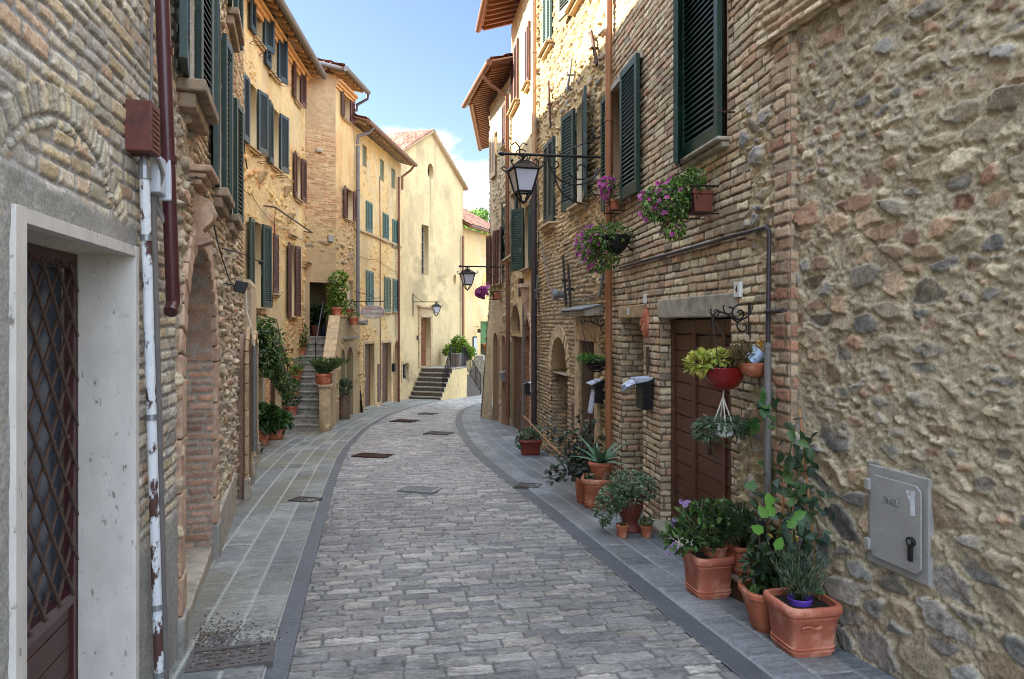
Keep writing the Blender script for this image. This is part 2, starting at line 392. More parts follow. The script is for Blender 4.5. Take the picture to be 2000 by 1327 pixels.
M_interior=mat('dim_plaster',(120,110,102),.9)
M_bamboo=mat('bamboo_cane',(170,120,72),.6,var=.25,scale=20,stretch=(1,1,.2))
M_stem=mat('green_stem',(70,82,40),.6)
M_bark=mat('woody_stem',(84,66,48),.8,var=.3,scale=30)
M_purplepot=mat('purple_plastic',(98,66,170),.4)
M_blue=mat('pale_blue_ceramic',(176,198,226),.35)
M_sign=mat('faded_sign_board',(206,196,184),.6,c2=(186,160,160),c2t=(.45,.65),hs=3)
M_signtext=mat('sign_lettering',(120,92,86),.6)
M_cord=mat('pale_cord',(214,206,190),.8)
M_gutter=mat('dull_zinc_gutter',(112,106,102),.5,.2,var=.15)
M_copper=mat('brown_copper_gutter',(120,82,62),.45,.2,var=.2)
M_brickmat=mat('red_brick_trim',(208,164,112),.85,var=.3,scale=16,bump=.3)
SUN_EL=28; SUN_E=5; SKY_S=.05; EXPO=2.3; CLOUD=(5.2,5.4,5.6); FILL_CLOUD=(16.2,19.2,23.6)
# ================================================================ building parts
def st_tile(pal,seed=1,w=.2,l=.38,amp=.055):
    def f(S,T):
        c=np.floor(S/w); r=np.floor(T/l+.37*h2(c,c*0,seed)); ph=S/w-c
        H=amp*np.sin(np.pi*ph)**.8+.03*(1-(T/l-np.floor(T/l)))+.012*(h2(c,r,seed+1)-.5)
        n=fbm(S*14,T*14,seed+3,3)-.5
        C=pick(pal,h2(c,r,seed+2))*(1+.5*n+.25*(h2(c,r,seed+4)-.5))[...,None]
        return H,C
    return f
TILE=[(150,96,72),(166,112,86),(126,82,64),(176,128,100),(138,90,70),(150,116,94)]
def shutter(parent,W,sh,dirn,z0,z1,w,ang,m,d0=.05,slats=True,name='shutter',label=None,t=.02):
    ang=R(ang+(random.uniform(-2.5,2.5) if ang>1 else random.uniform(-.4,.6))); e=W.a*(dirn*math.cos(ang))+W.n*math.sin(ang); nn=W.n*math.cos(ang)-W.a*(dirn*math.sin(ang))
    o=W.f((sh,d0,0))
    mb=MB(lambda p:o+e*p[0]+nn*p[1]+Vector((0,0,p[2])))
    st=min(.07,w*.16)
    mb.box(0,st,-t,t,z0,z1); mb.box(w-st,w,-t,t,z0,z1)
    zm=(z0+z1)/2
    rails=[(z0,z0+.12),(z1-.08,z1)]+([(zm-.035,zm+.035)] if z1-z0>1.9 else [])
    for a,b in rails: mb.box(st,w-st,-t*.9,t*.9,a,b)
    rails=sorted(rails)
    if slats:
        for (a,b),(c,d) in zip(rails,rails[1:]):
            n=max(3,int((c-b)/.048)); h=(c-b)/n
            for k in range(n):
                zz=b+h*k
                mb.hexa([(st,t*.75,zz+.001),(w-st,t*.75,zz+.001),(w-st,t*.75,zz+.010),(st,t*.75,zz+.010),
                         (st,-t*.75,zz+h*.82),(w-st,-t*.75,zz+h*.82),(w-st,-t*.75,zz+h*.82+.009),(st,-t*.75,zz+h*.82+.009)])
        mb.box(st+.002,w-st-.002,-t*.86,-t*.8,z0+.02,z1-.02)
    else: mb.box(st,w-st,-t*.6,t*.6,z0,z1)
    return mb.build(name,m,parent,label=label)
def window(H,W,s0,s1,z0,z1,dep=.16,frame=None,sill=None,sillmat=None,sillw=.08,open_dark=False):
    frame=frame or M_wood
    f=MB(W.f); t=.055
    for a,b,c,d in ((s0,s0+t,z0,z1),(s1-t,s1,z0,z1),(s0+t,s1-t,z0,z0+t),(s0+t,s1-t,z1-t,z1)): f.box(a,b,-dep-.02,-dep+.03,c,d)
    if s1-s0>.5: f.box((s0+s1)/2-.03,(s0+s1)/2+.03,-dep-.02,-dep+.028,z0+t,z1-t)
    w=f.build('window',frame,H)
    p=MB(W.f); p.box(s0+.01,s1-.01,-dep-.03,-dep-.022,z0+.01,z1-.01); p.build('pane',M_glass,w)
    if sill:
        b=MB(W.f); pr,h=sill
        b.box(s0-sillw,s1+sillw,-.1,pr,z0-h*.45,z0-.004); b.box(s0-sillw*.6,s1+sillw*.6,-.03,pr*.62,z0-h,z0-h*.45-.002)
        b.build('sill',sillmat or M_stonew,w,bevel=.012)
    return w
def pair(w,W,s0,s1,z0,z1,m,a0=12,a1=12,d0=.05,wd=None,slats=True,far=True,near=True):
    wd=wd or (s1-s0)/2
    if near: shutter(w,W,s0,-1 if a0<170 else 1,z0,z1,wd,a0 if a0<170 else 0,m,d0,slats)
    if far: shutter(w,W,s1,1 if a1<170 else -1,z0,z1,wd,a1 if a1<170 else 0,m,d0,slats)
def closed(w,W,s0,s1,z0,z1,m,d=.035):
    g=.004; shutter(w,W,s0+g,1,z0,z1,(s1-s0)/2-2*g,0,m,d); shutter(w,W,s1-g,-1,z0,z1,(s1-s0)/2-2*g,0,m,d)
def body(g,W,s0,s1,z0,z1,c,front=-.9,back=-5):
    for a,b,d0,d1 in ((s0+.012,s1-.012,back,front),(s0+.012,s0+.06,front+.003,-.012),(s1-.06,s1-.012,front+.003,-.012)):
        g.box(W,a,b,d0,d1,z0,z1-.012,c)
def roof(H,W,s0,s1,z,over=.5,depth=5.2,pitch=18,soffit=None,gutter=None,raft=.45,tile=True,gr=.075,endl=.15,seed=3,soffz=0):
    tp=math.tan(R(pitch)); cp=math.cos(R(pitch)); sp=math.sin(R(pitch))
    fr=Frame(W.f((0,over,z+.12-over*tp)),W.a,-W.n*cp+Vector((0,0,sp)),W.n*sp+Vector((0,0,cp)))
    Lr=(depth+over)/cp
    g=Grid(); g.add(fr,s0-endl,s1+endl,0,Lr,.04,.1,st_tile(TILE,seed))
    g.box(fr,s0-endl,s1+endl,-.06,-.012,.0,Lr,(120,84,62))
    g.build('roof',M_roof,H)
    mb=MB(fr.f); nn=max(2,int((s1-s0)/raft))
    for k in range(nn+1):
        s=s0+.03+(s1-s0-.06)*k/nn; mb.box(s-.035,s+.035,-.15,-.062,.03,(over+.1)/cp)
    mb.build('rafters',soffit or M_chestnut,H)
    if gutter:
        mb=MB(); pts=[W.f((s0-endl,over+.05,z-over*tp+.06)),W.f((s1+endl,over+.05,z-over*tp+.06))]
        mb.tube(pts,gr,10); mb.build('gutter',gutter,H,smooth=40)
def cornice(H,W,s0,s1,z,m,steps=((.05,.1),(.10,.1),(.16,.1)),name='cornice'):
    mb=MB(W.f); zz=z
    for k,(d,h) in enumerate(reversed(steps)):
        mb.box(s0,s1,-.02,d,zz-h,zz-.003); zz-=h
    return mb.build(name,m,H,bevel=.01)
def arch_ring(H,W,s0,s1,z0,z1,spring,wd,d0,d1,m,name='arch_surround',n=None,legs=True,joint=.006,smooth=False):
    mb=MB(W.f); c=(s0+s1)/2; r=(s1-s0)/2; rz=z1-spring; n=n or max(9,int(math.pi*r/.16)|1)
    for k in range(n):
        a0=math.pi*k/n+joint/r; a1=math.pi*(k+1)/n-joint/r; jd=random.uniform(-.006,.006)
        P=lambda a,q,d:(c-(r+q)*math.cos(a),d,spring+(rz+q)*math.sin(a))
        mb.hexa([P(a0,0,d0),P(a1,0,d0),P(a1,wd,d0),P(a0,wd,d0),P(a0,0,d1+jd),P(a1,0,d1+jd),P(a1,wd,d1+jd),P(a0,wd,d1+jd)])
    if legs:
        zz=z0; 
        while zz<spring-.02:
            h=min(random.uniform(.22,.34),spring-zz); jd=random.uniform(-.006,.006)
            if spring-zz-h<.08: h=spring-zz
            for a,b in ((s0-wd,s0),(s1,s1+wd)): mb.box(a,b,d0,d1+jd,zz+.004,zz+h-.004)
            zz+=h
    return mb.build(name,m,H,bevel=.012)
def arch_panel(W,s0,s1,z0,z1,spring,d,th=.03,mb=None):
    mb=mb or MB(W.f); c=(s0+s1)/2; r=(s1-s0)/2; rz=z1-spring
    pr=[(s0,z0)]+[(c-r*math.cos(math.pi*k/16),spring+rz*math.sin(math.pi*k/16)) for k in range(17)]+[(s1,z0)]
    mb.loft([[(a,d-th,z) for a,z in pr],[(a,d,z) for a,z in pr]]); return mb
def plank_door(H,W,s0,s1,z0,z1,d,m,leaves=1,horizontal=False,name='door',frame=None,knob=True,label=None,transom=None):
    mb=MB(W.f); t=.03; st=.09
    wl=(s1-s0)/leaves
    for k in range(leaves):
        a=s0+wl*k+.003; b=s0+wl*(k+1)-.003
        for x0,x1,y0,y1 in ((a,a+st,z0,z1),(b-st,b,z0,z1),(a+st,b-st,z0,z0+.14),(a+st,b-st,z1-.1,z1)): mb.box(x0,x1,d-t,d,y0,y1)
        if horizontal:
            n=max(2,int((z1-z0-.24)/.17)); h=(z1-z0-.24)/n
            for q in range(n): mb.box(a+st,b-st,d-t,d-.011,z0+.14+h*q+.003,z0+.14+h*(q+1)-.003)
        else:
            n=max(2,int((b-a-2*st)/.11)); h=(b-a-2*st)/n
            for q in range(n): mb.box(a+st+h*q+.002,a+st+h*(q+1)-.002,d-t,d-.011,z0+.14,z1-.1)
        mb.box(a+.01,b-.01,d-t-.01,d-t,z0,z1)
    o=mb.build(name,m,H,label=label)
    if knob:
        k=MB(W.f); k.ball((s0+.12,d+.03,z0+1.0),.03,8); k.box(s0+.1,s0+.14,d,d+.012,z0+.9,z0+1.08); k.build('handle',M_rust,o,smooth=40)
    return o
def pipe(H,pts,r,m,name='drainpipe',brackets=None,W=None,n=12):
    mb=MB(); mb.tube(pts,r,n)
    o=mb.build(name,m,H,smooth=40)
    for p in brackets or ():
        b=MB(); p=Vector(p); b.tube([p-Vector((0,0,.018)),p+Vector((0,0,.018))],r*1.22,n); b.build('bracket',m,o,smooth=40)
    return o
def vpipe(H,W,px,d,z0,z1,r,m,name='drainpipe',step=1.6,bottom=None,lean=0):
    s=W.s(px,d); pts=[W.f((s,d,z1)),W.f((s+lean,d,z0))]
    if bottom: pts+= [W.f((s+lean+a,d+b,z0+c)) for a,b,c in bottom]
    br=[]; z=z0+.5
    while z<z1-.2: br.append(pts[0].lerp(pts[1],(z1-z)/(z1-z0))); z+=step
    return pipe(H,pts,r,m,name,br)
def text(parent,txt,origin,ax,up,size,m,name='lettering',ext=.003,align='CENTER'):
    cu=bpy.data.curves.new('txt','FONT'); cu.body=txt; cu.size=size; cu.extrude=ext; cu.align_x=align; cu.align_y='CENTER'
    o=bpy.data.objects.new('tmp_txt',cu); COL.objects.link(o)
    dg=bpy.context.evaluated_depsgraph_get(); me=bpy.data.meshes.new_from_object(o.evaluated_get(dg))
    bpy.data.objects.remove(o)
    ax=Vector(ax).normalized(); up=Vector(up).normalized(); nn=ax.cross(up)
    off=wloc(parent); M=Matrix((ax,up,nn)).transposed().to_4x4(); M.translation=Vector(origin)-off
    me.transform(M); me.materials.clear()
    return link_mesh(name,me,parent,m)
# ================================================================ walls in plan
LAx=lambda Y:-1.05-.216*Y
LA=Wall((LAx(1.5),1.5),(LAx(4.13),4.13)); LB=Wall((-1.942,4.13),(-3.66,9.75)); LC=Wall((-3.66,9.75),(-4.12,11.25))
LD=Wall((-4.55-.06*10.2,10.2),(-5.744,19.9)); T1=Wall((-5.744,19.9),(-5.05,20.5),(-4,18)); T2=Wall((-5.05,20.5),(-4.89,22.1))
L3=Wall((-4.89,22.1),(-4.3,27.8)); CH=Wall((-4.7,27.85),(-2.31,33.97),(0,29)); PE=Wall((-2.26,34.1),(-.75,37.95),(1,34))
RA=Wall((3.02-.25*2.0,2.0),(3.02-.25*4.98,4.98)); RBx=lambda Y:2.417-.13*Y
RB=Wall((RBx(4.66),4.66),(RBx(9.1),9.1)); RCx=lambda Y:2.69-.16*Y
RC=Wall((RCx(9.1),9.1),(RCx(14.0),14.0)); RD=Wall((.5,14.0),(-.02,17.8)); RE=Wall((-.02,17.8),(-.62,20.3)); RE2=Wall((-.62,20.3),(-.6,25.5),(-6,22))
# ================================================================ ground, road, pavements
for w_ in (LB,LC,RC,RD,RE,T2,L3): w_.wrap=True
def smooth_curve(pts,ext):
    P=[GP(*p) for p in pts]; Y=np.array([p.y for p in P]); X=np.array([p.x for p in P])
    for (x,y) in ext: Y=np.append(Y,y); X=np.append(X,x)
    o=np.argsort(Y); Y=Y[o];X=X[o]
    yy=np.linspace(-3,48,1021); xx=np.interp(yy,Y,X)
    lo=yy<Y[0]; sl=(X[2]-X[0])/(Y[2]-Y[0]); xx[lo]=X[0]+sl*(yy[lo]-Y[0])
    k=np.exp(-.5*(np.arange(-40,41)/16)**2); k/=k.sum()
    xs=np.convolve(np.pad(xx,40,mode='reflect',reflect_type='odd'),k,'valid')
    return lambda y:np.interp(y,yy,xs)
XL=smooth_curve([(563,1327),(598,1163),(637,1011),(656,941),(678,880),(717,837),(761,811),(811,793.5),(861,782.6),(922,769.6)],[(-.1,36),(1.5,42),(3,48)])
XR=smooth_curve([(1452,1327),(1150,1078),(1076,1011),(1022,967),(965,924),(917,880),(900,854),(889,828),(890,815),(898,802),(915,793.5),(948,785)],[(.3,29),(1.6,34),(3.4,42),(5,48)])
def geo(y0,y1,k):
    l=[y0]
    while l[-1]<y1: l.append(l[-1]+max(.006,k*l[-1]))
    return np.array(l)
YS=np.concatenate([geo(1.2,3.6,.005)[:-1],geo(3.6,14,.0018)[:-1],geo(14,46,.003)])
def slope_of(fn,Y): return (fn(Y+.1)-fn(Y-.1))/.2
def road_grid():
    n=290; q=np.linspace(0,1,n); Yc,Qq=np.meshgrid(YS,q,indexing='ij')
    xl=XL(Yc);xr=XR(Yc); X=xl+(xr-xl)*Qq
    # rows perpendicular to the road, slightly bowed
    mid=(XL(YS)+XR(YS))/2; dy=np.gradient(YS); dx=np.gradient(mid); arc=np.cumsum(np.hypot(dx,dy)); arc-=arc[0]
    A=np.interp(Yc-( -(X-(xl+xr)/2)*np.interp(Yc,YS,dx/dy))*0.9,YS,arc)
    T=X-xl
    st=st_course((.085,.128),(.18,.33),[(156,152,148),(166,161,155),(146,143,140),(174,167,159),(150,147,145),(162,157,152),(138,136,134),(168,160,151)],(108,105,102),.010,.005,.006,.004,41,.22,.003,.4,.7,rnd=.008,en=.006)
    H,C=st(T*1.0,A)
    # chisel strokes; ridges lighter and grooves darker, shading put into the colour
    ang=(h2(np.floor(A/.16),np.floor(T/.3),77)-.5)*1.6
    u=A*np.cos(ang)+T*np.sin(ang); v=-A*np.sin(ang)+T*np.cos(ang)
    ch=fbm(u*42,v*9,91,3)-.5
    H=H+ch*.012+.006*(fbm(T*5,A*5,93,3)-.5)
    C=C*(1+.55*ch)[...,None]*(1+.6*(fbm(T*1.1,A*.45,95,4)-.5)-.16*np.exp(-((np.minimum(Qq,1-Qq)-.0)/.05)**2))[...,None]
    Z=gz(Yc)+H-.012+.035*(Qq-.5)**2*0
    V=np.stack([X,Yc,Z],-1); I=np.arange(V.shape[0]*n).reshape(V.shape[0],n)
    Q=np.stack([I[:-1,:-1],I[:-1,1:],I[1:,1:],I[1:,:-1]],-1).reshape(-1,4)
    return V.reshape(-1,3),Q,C.reshape(-1,3)
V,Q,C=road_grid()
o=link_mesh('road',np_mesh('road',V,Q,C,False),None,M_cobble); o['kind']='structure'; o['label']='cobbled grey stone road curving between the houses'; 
def walk_grid(edge,sgn,width,band,pal,mort,seed,tone):
    n=190; q=np.concatenate([np.linspace(0,band+.02,26),np.linspace(band+.03,width,n)]); Yc,Tq=np.meshgrid(YS,q,indexing='ij')
    e=edge(Yc); sl=slope_of(edge,Yc); nrm=np.sqrt(1+sl**2)
    X=e+sgn*Tq/nrm; Yp=Yc-sgn*sl*Tq/nrm
    dy=np.gradient(YS); dx=np.gradient(edge(YS)); arc=np.cumsum(np.hypot(dx,dy)); A=np.repeat(arc[:,None],len(q),1)
    w=.235; T2_=Tq-band
    lane=np.floor(T2_/w); ft=(T2_/w-lane)*w
    Ls=.55+.35*h2(lane,lane*0,seed); xa=A/Ls+h2(lane,lane*0+4,seed)*5; c=np.floor(xa); fa=(xa-c)*Ls
    ed=np.minimum(np.minimum(ft,w-ft)*1.0,np.minimum(fa,Ls-fa)*1.6)
    n1=fbm(X*26,Yp*26,seed+1,3)-.5; n2=fbm(X*3,Yp*3,seed+2,4)-.5; rid=vn(A*75+2*n1,Tq*7,seed+3)-.5
    p=sstep(.003,.010,ed+n1*.006)
    r=h2(lane,c,seed+5); r2=h2(lane,c,seed+6)
    H=p*.005+rid*.005*p+n1*.003+(r-.5)*.004
    col=pick(pal,r2)*(1+.25*(r-.5)+.8*n2+.5*n1+.4*rid)[...,None]
    col=lin(mort)*(1+.4*n1)[...,None]*(1-p[...,None])+col*p[...,None]
    g=sstep(.5,.68,fbm(X*1.3,Yp*.8,seed+9,4))[...,None]*.5; col=col+(lin(tone)-col)*g*p[...,None]
    inb=Tq<band
    hb=np.sin(A*2*np.pi/.021)*.0022+n1*.002; seam=np.abs((A/.9)%1-.5)*.9
    cb=lin((84,86,90))*(1+.35*n2+.3*n1+.15*np.sin(A*2*np.pi/.021))[...,None]
    eb=np.minimum(np.minimum(Tq,band-Tq),.45-seam); pb=sstep(.001,.006,eb); hb=hb*pb-.006*(1-pb); cb=cb*(.45+.55*pb)[...,None]
    H=np.where(inb,hb,H+.012*sstep(0,.02,Tq-band)); col=np.where(inb[...,None],cb,col)
    Z=gz(Yp)+H+.004
    V=np.stack([X,Yp,Z],-1); m=len(q); I=np.arange(len(YS)*m).reshape(len(YS),m)
    Q=np.stack([I[:-1,:-1],I[:-1,1:],I[1:,1:],I[1:,:-1]],-1).reshape(-1,4)
    if sgn<0: Q=Q[:,::-1]
    return V.reshape(-1,3),Q,col.reshape(-1,3)
V,Q,C=walk_grid(XL,-1,3.6,.13,[(114,116,112),(124,126,120),(106,110,108),(132,132,126),(118,118,116)],(168,168,160),201,(112,106,84))
o=link_mesh('pavement',np_mesh('pavement',V,Q,C),None,M_road); o['kind']='structure'; o['label']='grey green flagstone pavement by the stairs'
V,Q,C=walk_grid(XR,1,2.6,.16,[(112,116,120),(122,125,128),(104,109,114),(130,131,132),(115,117,120)],(150,152,152),301,(98,90,80))
o=link_mesh('pavement',np_mesh('pavement',V,Q,C),None,M_road); o['kind']='structure'; o['label']='blue grey flagstone pavement by the potted plants'
mb=MB(); mb.poly([(-900,-900,-gz(900)-.06),(900,-900,-gz(900)-.06),(900,60,gz(60)-.06),(-900,60,gz(60)-.06)]); mb.poly([(-900,60,gz(60)-.06),(900,60,gz(60)-.06),(900,1500,gz(60)-.06),(-900,1500,gz(60)-.06)])
o=mb.build('ground',mat('earth',(120,112,92),.95,var=.3,scale=.5)); o['kind']='structure'; o['label']='bare earth under the village'
# ================================================================ palettes
TAN=[(200,178,146),(210,192,160),(190,166,134),(216,198,168),(194,168,138),(206,180,148),(182,158,130),(208,186,156),(196,158,128),(198,166,136),(198,174,142),(212,194,162),(168,152,130)]
TANG=[(198,188,168),(186,176,156),(206,194,172),(178,170,156),(190,162,136),(198,182,154),(188,166,142),(172,166,156),(194,176,144),(202,192,176)]
RUB=[(190,170,136),(178,156,122),(202,184,150),(160,148,130),(136,132,126),(122,120,120),(166,124,100),(184,160,124),(198,178,144),(150,138,118),(188,170,138),(174,150,116),(150,146,142)]
YEL=[(214,180,118),(204,168,108),(196,160,104),(220,190,132),(188,150,100),(200,150,98)]
# ---------------------------------------------------------------- house A : grey brick house with the grille door
HA=thing('stone_house',LA.base(LA.L/2),'grey brick and stone house with white framed grille door','house')
a0,a1=LA.s(52,.03),LA.s(265,.03); zt=2.065; zb=LA.g(1.2)-.05
door=(a0,a1,-.6,zt)
arcC=LA.s(128); zc=1.78; r0,r1=.66,.80
def st_A(S,Z):
    A=st_course((.05,.08),(.12,.26),TANG,(150,147,142),.008,.0075,.005,.014,11,.22,.004,.4,.6,tilt=0,rnd=.012)
    h,c=A(S,Z)
    dx=S-arcC; dz=Z-zc; rr=np.sqrt(dx**2+dz**2)+.02*(fbm(S*6,Z*6,5,2)-.5); th=np.arctan2(dx,dz)
    h2_,c2_=st_course((.132,.15),(.04,.055),[(196,182,156),(186,176,154),(200,184,150),(176,168,150)],(146,143,138),.014,.006,.005,.004,19,.2,.004)(th*r0*1.08,rr-r0+.002-8+8.0)
    m=((rr>r0)&(rr<r1)&(np.abs(th)<1.02)).astype(float)
    h=h+(h2_-h)*m; c=c+(c2_-c)*m[...,None]
    cm,cc=st_plaster((152,150,144),.25,31,.008,(120,116,108))(S,Z)
    k=np.maximum(sstep(2.25,2.19,Z+.10*(fbm(S*3,Z*3,8,3)-.5)),0)*sstep(a0-.22,a0-.1,S)*sstep(a1+.13,a1+.06,S)
    k=np.maximum(k,sstep(.78,.62,Z+.25*(fbm(S*3,Z*3,9,3)-.5)))
    k=np.maximum(k,sstep(.54,.68,fbm(S*1.6+3,Z*1.6,10,4))*.4*(Z<2.6))
    h=h+(cm+.014-h)*k; c=c+(cc-c)*k[...,None]
    return h,c
g=Grid(); g.add(LA,0,LA.L,-.45,4.6,.0075,.0075,st_A,[door]); 
g.reveal(LA,door,.21,(196,186,170))
g.add(LA,0,LA.L,4.6,8.3,.04,.04,st_course((.05,.085),(.10,.25),TANG,(150,146,138),.014,.012,.016,.03,11,.25,.006,.5,.9))
body(g,LA,-4,LA.L,-.6,8.3,(170,160,140)); g.build('wall',M_wall,HA)
fr=MB(LA.f); fw=a0-LA.s(30,.03)
fr.box(a0-fw,a0,-.02,.032,-.5,zt+.042); fr.box(a1,a1+.05,-.02,.032,-.5,zt+.042); fr.box(a0+.001,a1-.001,-.02,.03,zt-.006,zt+.04)
fr.box(a0,a1,-.205,.02,LA.g(1.3)-.1,LA.g(.8)+.02)
fr.box(a0+.001,a0+.004,-.208,.02,LA.g(1.3),zt); fr.box(a1-.006,a1-.001,-.208,.02,LA.g(1.3),zt)
DA=fr.build('door_frame',M_travertine,HA,bevel=.008)
zp=.56
d=MB(LA.f); t0,t1=a0+.01,a1-.01
for x0,x1,y0,y1 in ((t0,t0+.05,-.4,zt-.005),(t1-.035,t1,-.4,zt-.005),(t0+.05,t1-.035,zt-.07,zt-.005),(t0+.05,t1-.035,zp-.06,zp)): d.box(x0,x1,-.25,-.212,y0,y1)
DD=d.build('door',M_purplepipe,HA)
d=MB(LA.f); 
zz=-.4
while zz<zp-.08: d.box(t0+.05,t1-.035,-.245,-.225,zz+.003,min(zz+.12,zp-.06)-.003); zz+=.12
d.build('lower_panel',mat('dark_red_door_wood',(70,40,36),.45,var=.3,scale=6,stretch=(1,1,9)),DD)
d=MB(LA.f); d.box(t0+.05,t1-.035,-.27,-.262,zp,zt-.07); d.build('pane',mat('rippled_door_glass',(70,78,94),.18,var=.35,scale=9,stretch=(1,1,.25),spec=.6),DD)
d=MB(LA.f); per=.145; ht=.2; s=t0
def clipseg(p,q):
    (x0,y0),(x1,y1)=p,q; dx,dy=x1-x0,y1-y0; lo,hi=0,1
    for a,b in ((-dx,x0-t0-.03),(dx,t1-.03-x0),(-dy,y0-zp),(dy,zt-.05-y0)):
        if abs(a)<1e-9: continue
        r=b/a
        if a<0: lo=max(lo,r)
        else: hi=min(hi,r)
    return None if lo>=hi else ((x0+dx*lo,y0+dy*lo),(x0+dx*hi,y0+dy*hi))
k=-12
while k<22:
    b0=t0+k*per
    for sg in (1,-1):
        sl=(ht/per)
        c=clipseg((b0,zp),(b0+sg*(zt-zp)/sl,zt))
        if c: d.tube([(c[0][0],-.204-.006*sg,c[0][1]),(c[1][0],-.204-.006*sg,c[1][1])],.0075,6)
    k+=1
i=0
for r_ in range(int((zt-zp)/(ht/2))+1):
    for q in range(14):
        x=t0+per*q+(per/2 if r_%2 else 0); z=zp+r_*ht/2
        if t0+.04<x<t1-.04 and z<zt-.06: d.ball((x,-.199,z),.013,5)
d.build('grille',mat('brown_iron_grille',(88,70,62),.5,.2),DD)
# ---------------------------------------------------------------- house B : portal house
HB=thing('stone_house',LB.base(LB.L/2),'rubble stone house with arched brick portal and dark green shutters','house')
def win(W,pxa,pxb,z0,z1): return (W.s(pxa),W.s(pxb),z0,z1)
p0s,p1s=LB.s(352),LB.s(416); pz0=.02; pzs=1.42; pz1=2.30
portal=(p0s,p1s,-.5,pz1,pzs)
W1=win(LB,350,375,3.2,4.9); WA=win(LB,415,429,2.9,4.45); WB_=win(LB,441,452,2.86,4.25); WC=win(LB,441,453,4.95,6.4); WA2=win(LB,412,425,5.15,6.6)
W0=win(LB,346,384,5.9,7.3)
stB=st_mix(st_rubble(.22,.085,[(186,168,140),(174,156,130),(164,148,126),(198,182,154),(170,138,112),(150,140,126)],(170,158,138),.026,21,.3,.25,.009),
           st_course((.055,.075),(.14,.26),TAN,(140,126,106),.016,.009,.012,.02,22),nmask(.8,.6,.56,.05,23))
g=Grid(); hol=[portal,W1,WA,WB_,WC,WA2]
g.add(LB,0,LB.L,-.75,5.2,.014,.0115,stB,hol); g.add(LB,0,LB.L,5.2,8.6,.03,.025,stB,[WC,WA2,W0])
for w in hol[1:]+[W0]: g.reveal(LB,w,.18,(170,156,136),True)
jam=Wall(LB.f((p1s,.0,0)),LB.f((p1s,-.62,0)),(0,3)); jam2=Wall(LB.f((p0s,0,0)),LB.f((p0s,-.62,0)),LB.f((p1s,0,0)))
stJ=st_course((.058,.075),(.2,.27),[(176,138,114),(188,150,126),(164,126,106),(184,152,130),(168,138,120),(190,144,116)],(168,156,142),.010,.007,.009,.008,24,.25)
g.add(jam,0,.62,-.4,pzs+.02,.012,.011,stJ); g.add(jam2,0,.62,-.4,pzs+.02,.03,.02,stJ)
# intrados of the portal
c_=(p0s+p1s)/2; r_=(p1s-p0s)/2; nb=56
th=np.linspace(0,math.pi,nb); dd=np.linspace(0,-.62,30); TH,DDm=np.meshgrid(th,dd)
hh,cc=stJ(-DDm,TH*r_)
Vv=np.array(LB.o)+(c_-(r_-hh*0)*np.cos(TH))[...,None]*np.array(LB.a)+DDm[...,None]*np.array(LB.n)+(pzs+(pz1-pzs)*np.sin(TH))[...,None]*np.array((0,0,1.))
I=np.arange(Vv.shape[0]*nb).reshape(-1,nb); g.add_arr(Vv.reshape(-1,3),np.stack([I[:-1,:-1],I[:-1,1:],I[1:,1:],I[1:,:-1]],-1).reshape(-1,4),cc.reshape(-1,3))
body(g,LB,0,LB.L,-.8,8.6,(160,140,112)); g.build('wall',M_wall,HB)
arch_ring(HB,LB,p0s,p1s,pz0+.02,pz1,pzs,.17,-.02,.035,M_pink,'portal_surround',n=21)
b=MB(LB.f); b.box(p1s-.0,p1s+.22,-.6,.05,-.7,pz0+.02); b.build('plinth',M_cement,HB,bevel=.02); b=MB(LB.f); b.box(p0s-.2,p0s,-.6,.05,-.7,pz0+.02); b.build('plinth',M_cement,HB,bevel=.02)
b=MB(LB.f); zz=pz0-.08; b.box(p1s+.221,p1s+1.95,-.05,.045,-.8,.10); b.build('base_course',M_stone,HB,bevel=.015)
b=MB(LB.f); b.box(p0s+.003,p1s-.003,-.6,.0,-.5,LB.g(p0s+.8)+.10); b.build('threshold',M_stone,HB,bevel=.012)
plank_door(HB,LB,p0s,p1s,LB.g(1.2)-.0,pz1,-.56,M_wood,2,False)
# keystone console and moulded cap
b=MB(LB.f); kc=c_
prof=[(0,.05),(.05,.13),(.16,.17),(.28,.15),(.38,.08),(.44,.10),(.5,.14),(.54,.06)]
kc=LB.s(378); b.loft([[(kc-.10,-.02,2.28+.34-z*.63),(kc+.10,-.02,2.28+.34-z*.63),(kc+.09,d*.85,2.28+.34-z*.63),(kc-.09,d*.85,2.28+.34-z*.63)] for z,d in prof]); b.build('keystone',M_pink,HB,smooth=50)
b=MB(LB.f)
for z,d,h in ((2.66,.08,.04),(2.70,.11,.035),(2.735,.15,.045)): b.box(kc-.17-d,kc+.07+d*.6,-.02,d,z,z+h-.002)
b.build('cornice_block',M_pink,HB,bevel=.012)
# windows
w=window(HB,LB,*W1,sill=(.16,.17),sillmat=M_sill,sillw=.1); pair(w,LB,W1[0],W1[1],W1[2],W1[3],M_green,6,5,.04,.42)
for wn,mm,an in ((WA,M_green,(6,6)),(WB_,M_green,(6,5)),(WC,M_green,(6,6)),(WA2,M_green,(6,6)),(W0,M_green,(12,10))):
    w=window(HB,LB,*wn,sill=(.13,.17),sillmat=M_sill,sillw=.06); pair(w,LB,wn[0],wn[1],wn[2],wn[3],mm,an[0],an[1],.04,.42 if wn is not W0 else .5)
roof(HB,LB,-2.7,LB.L,8.5,.42,gutter=M_gutter,seed=5)
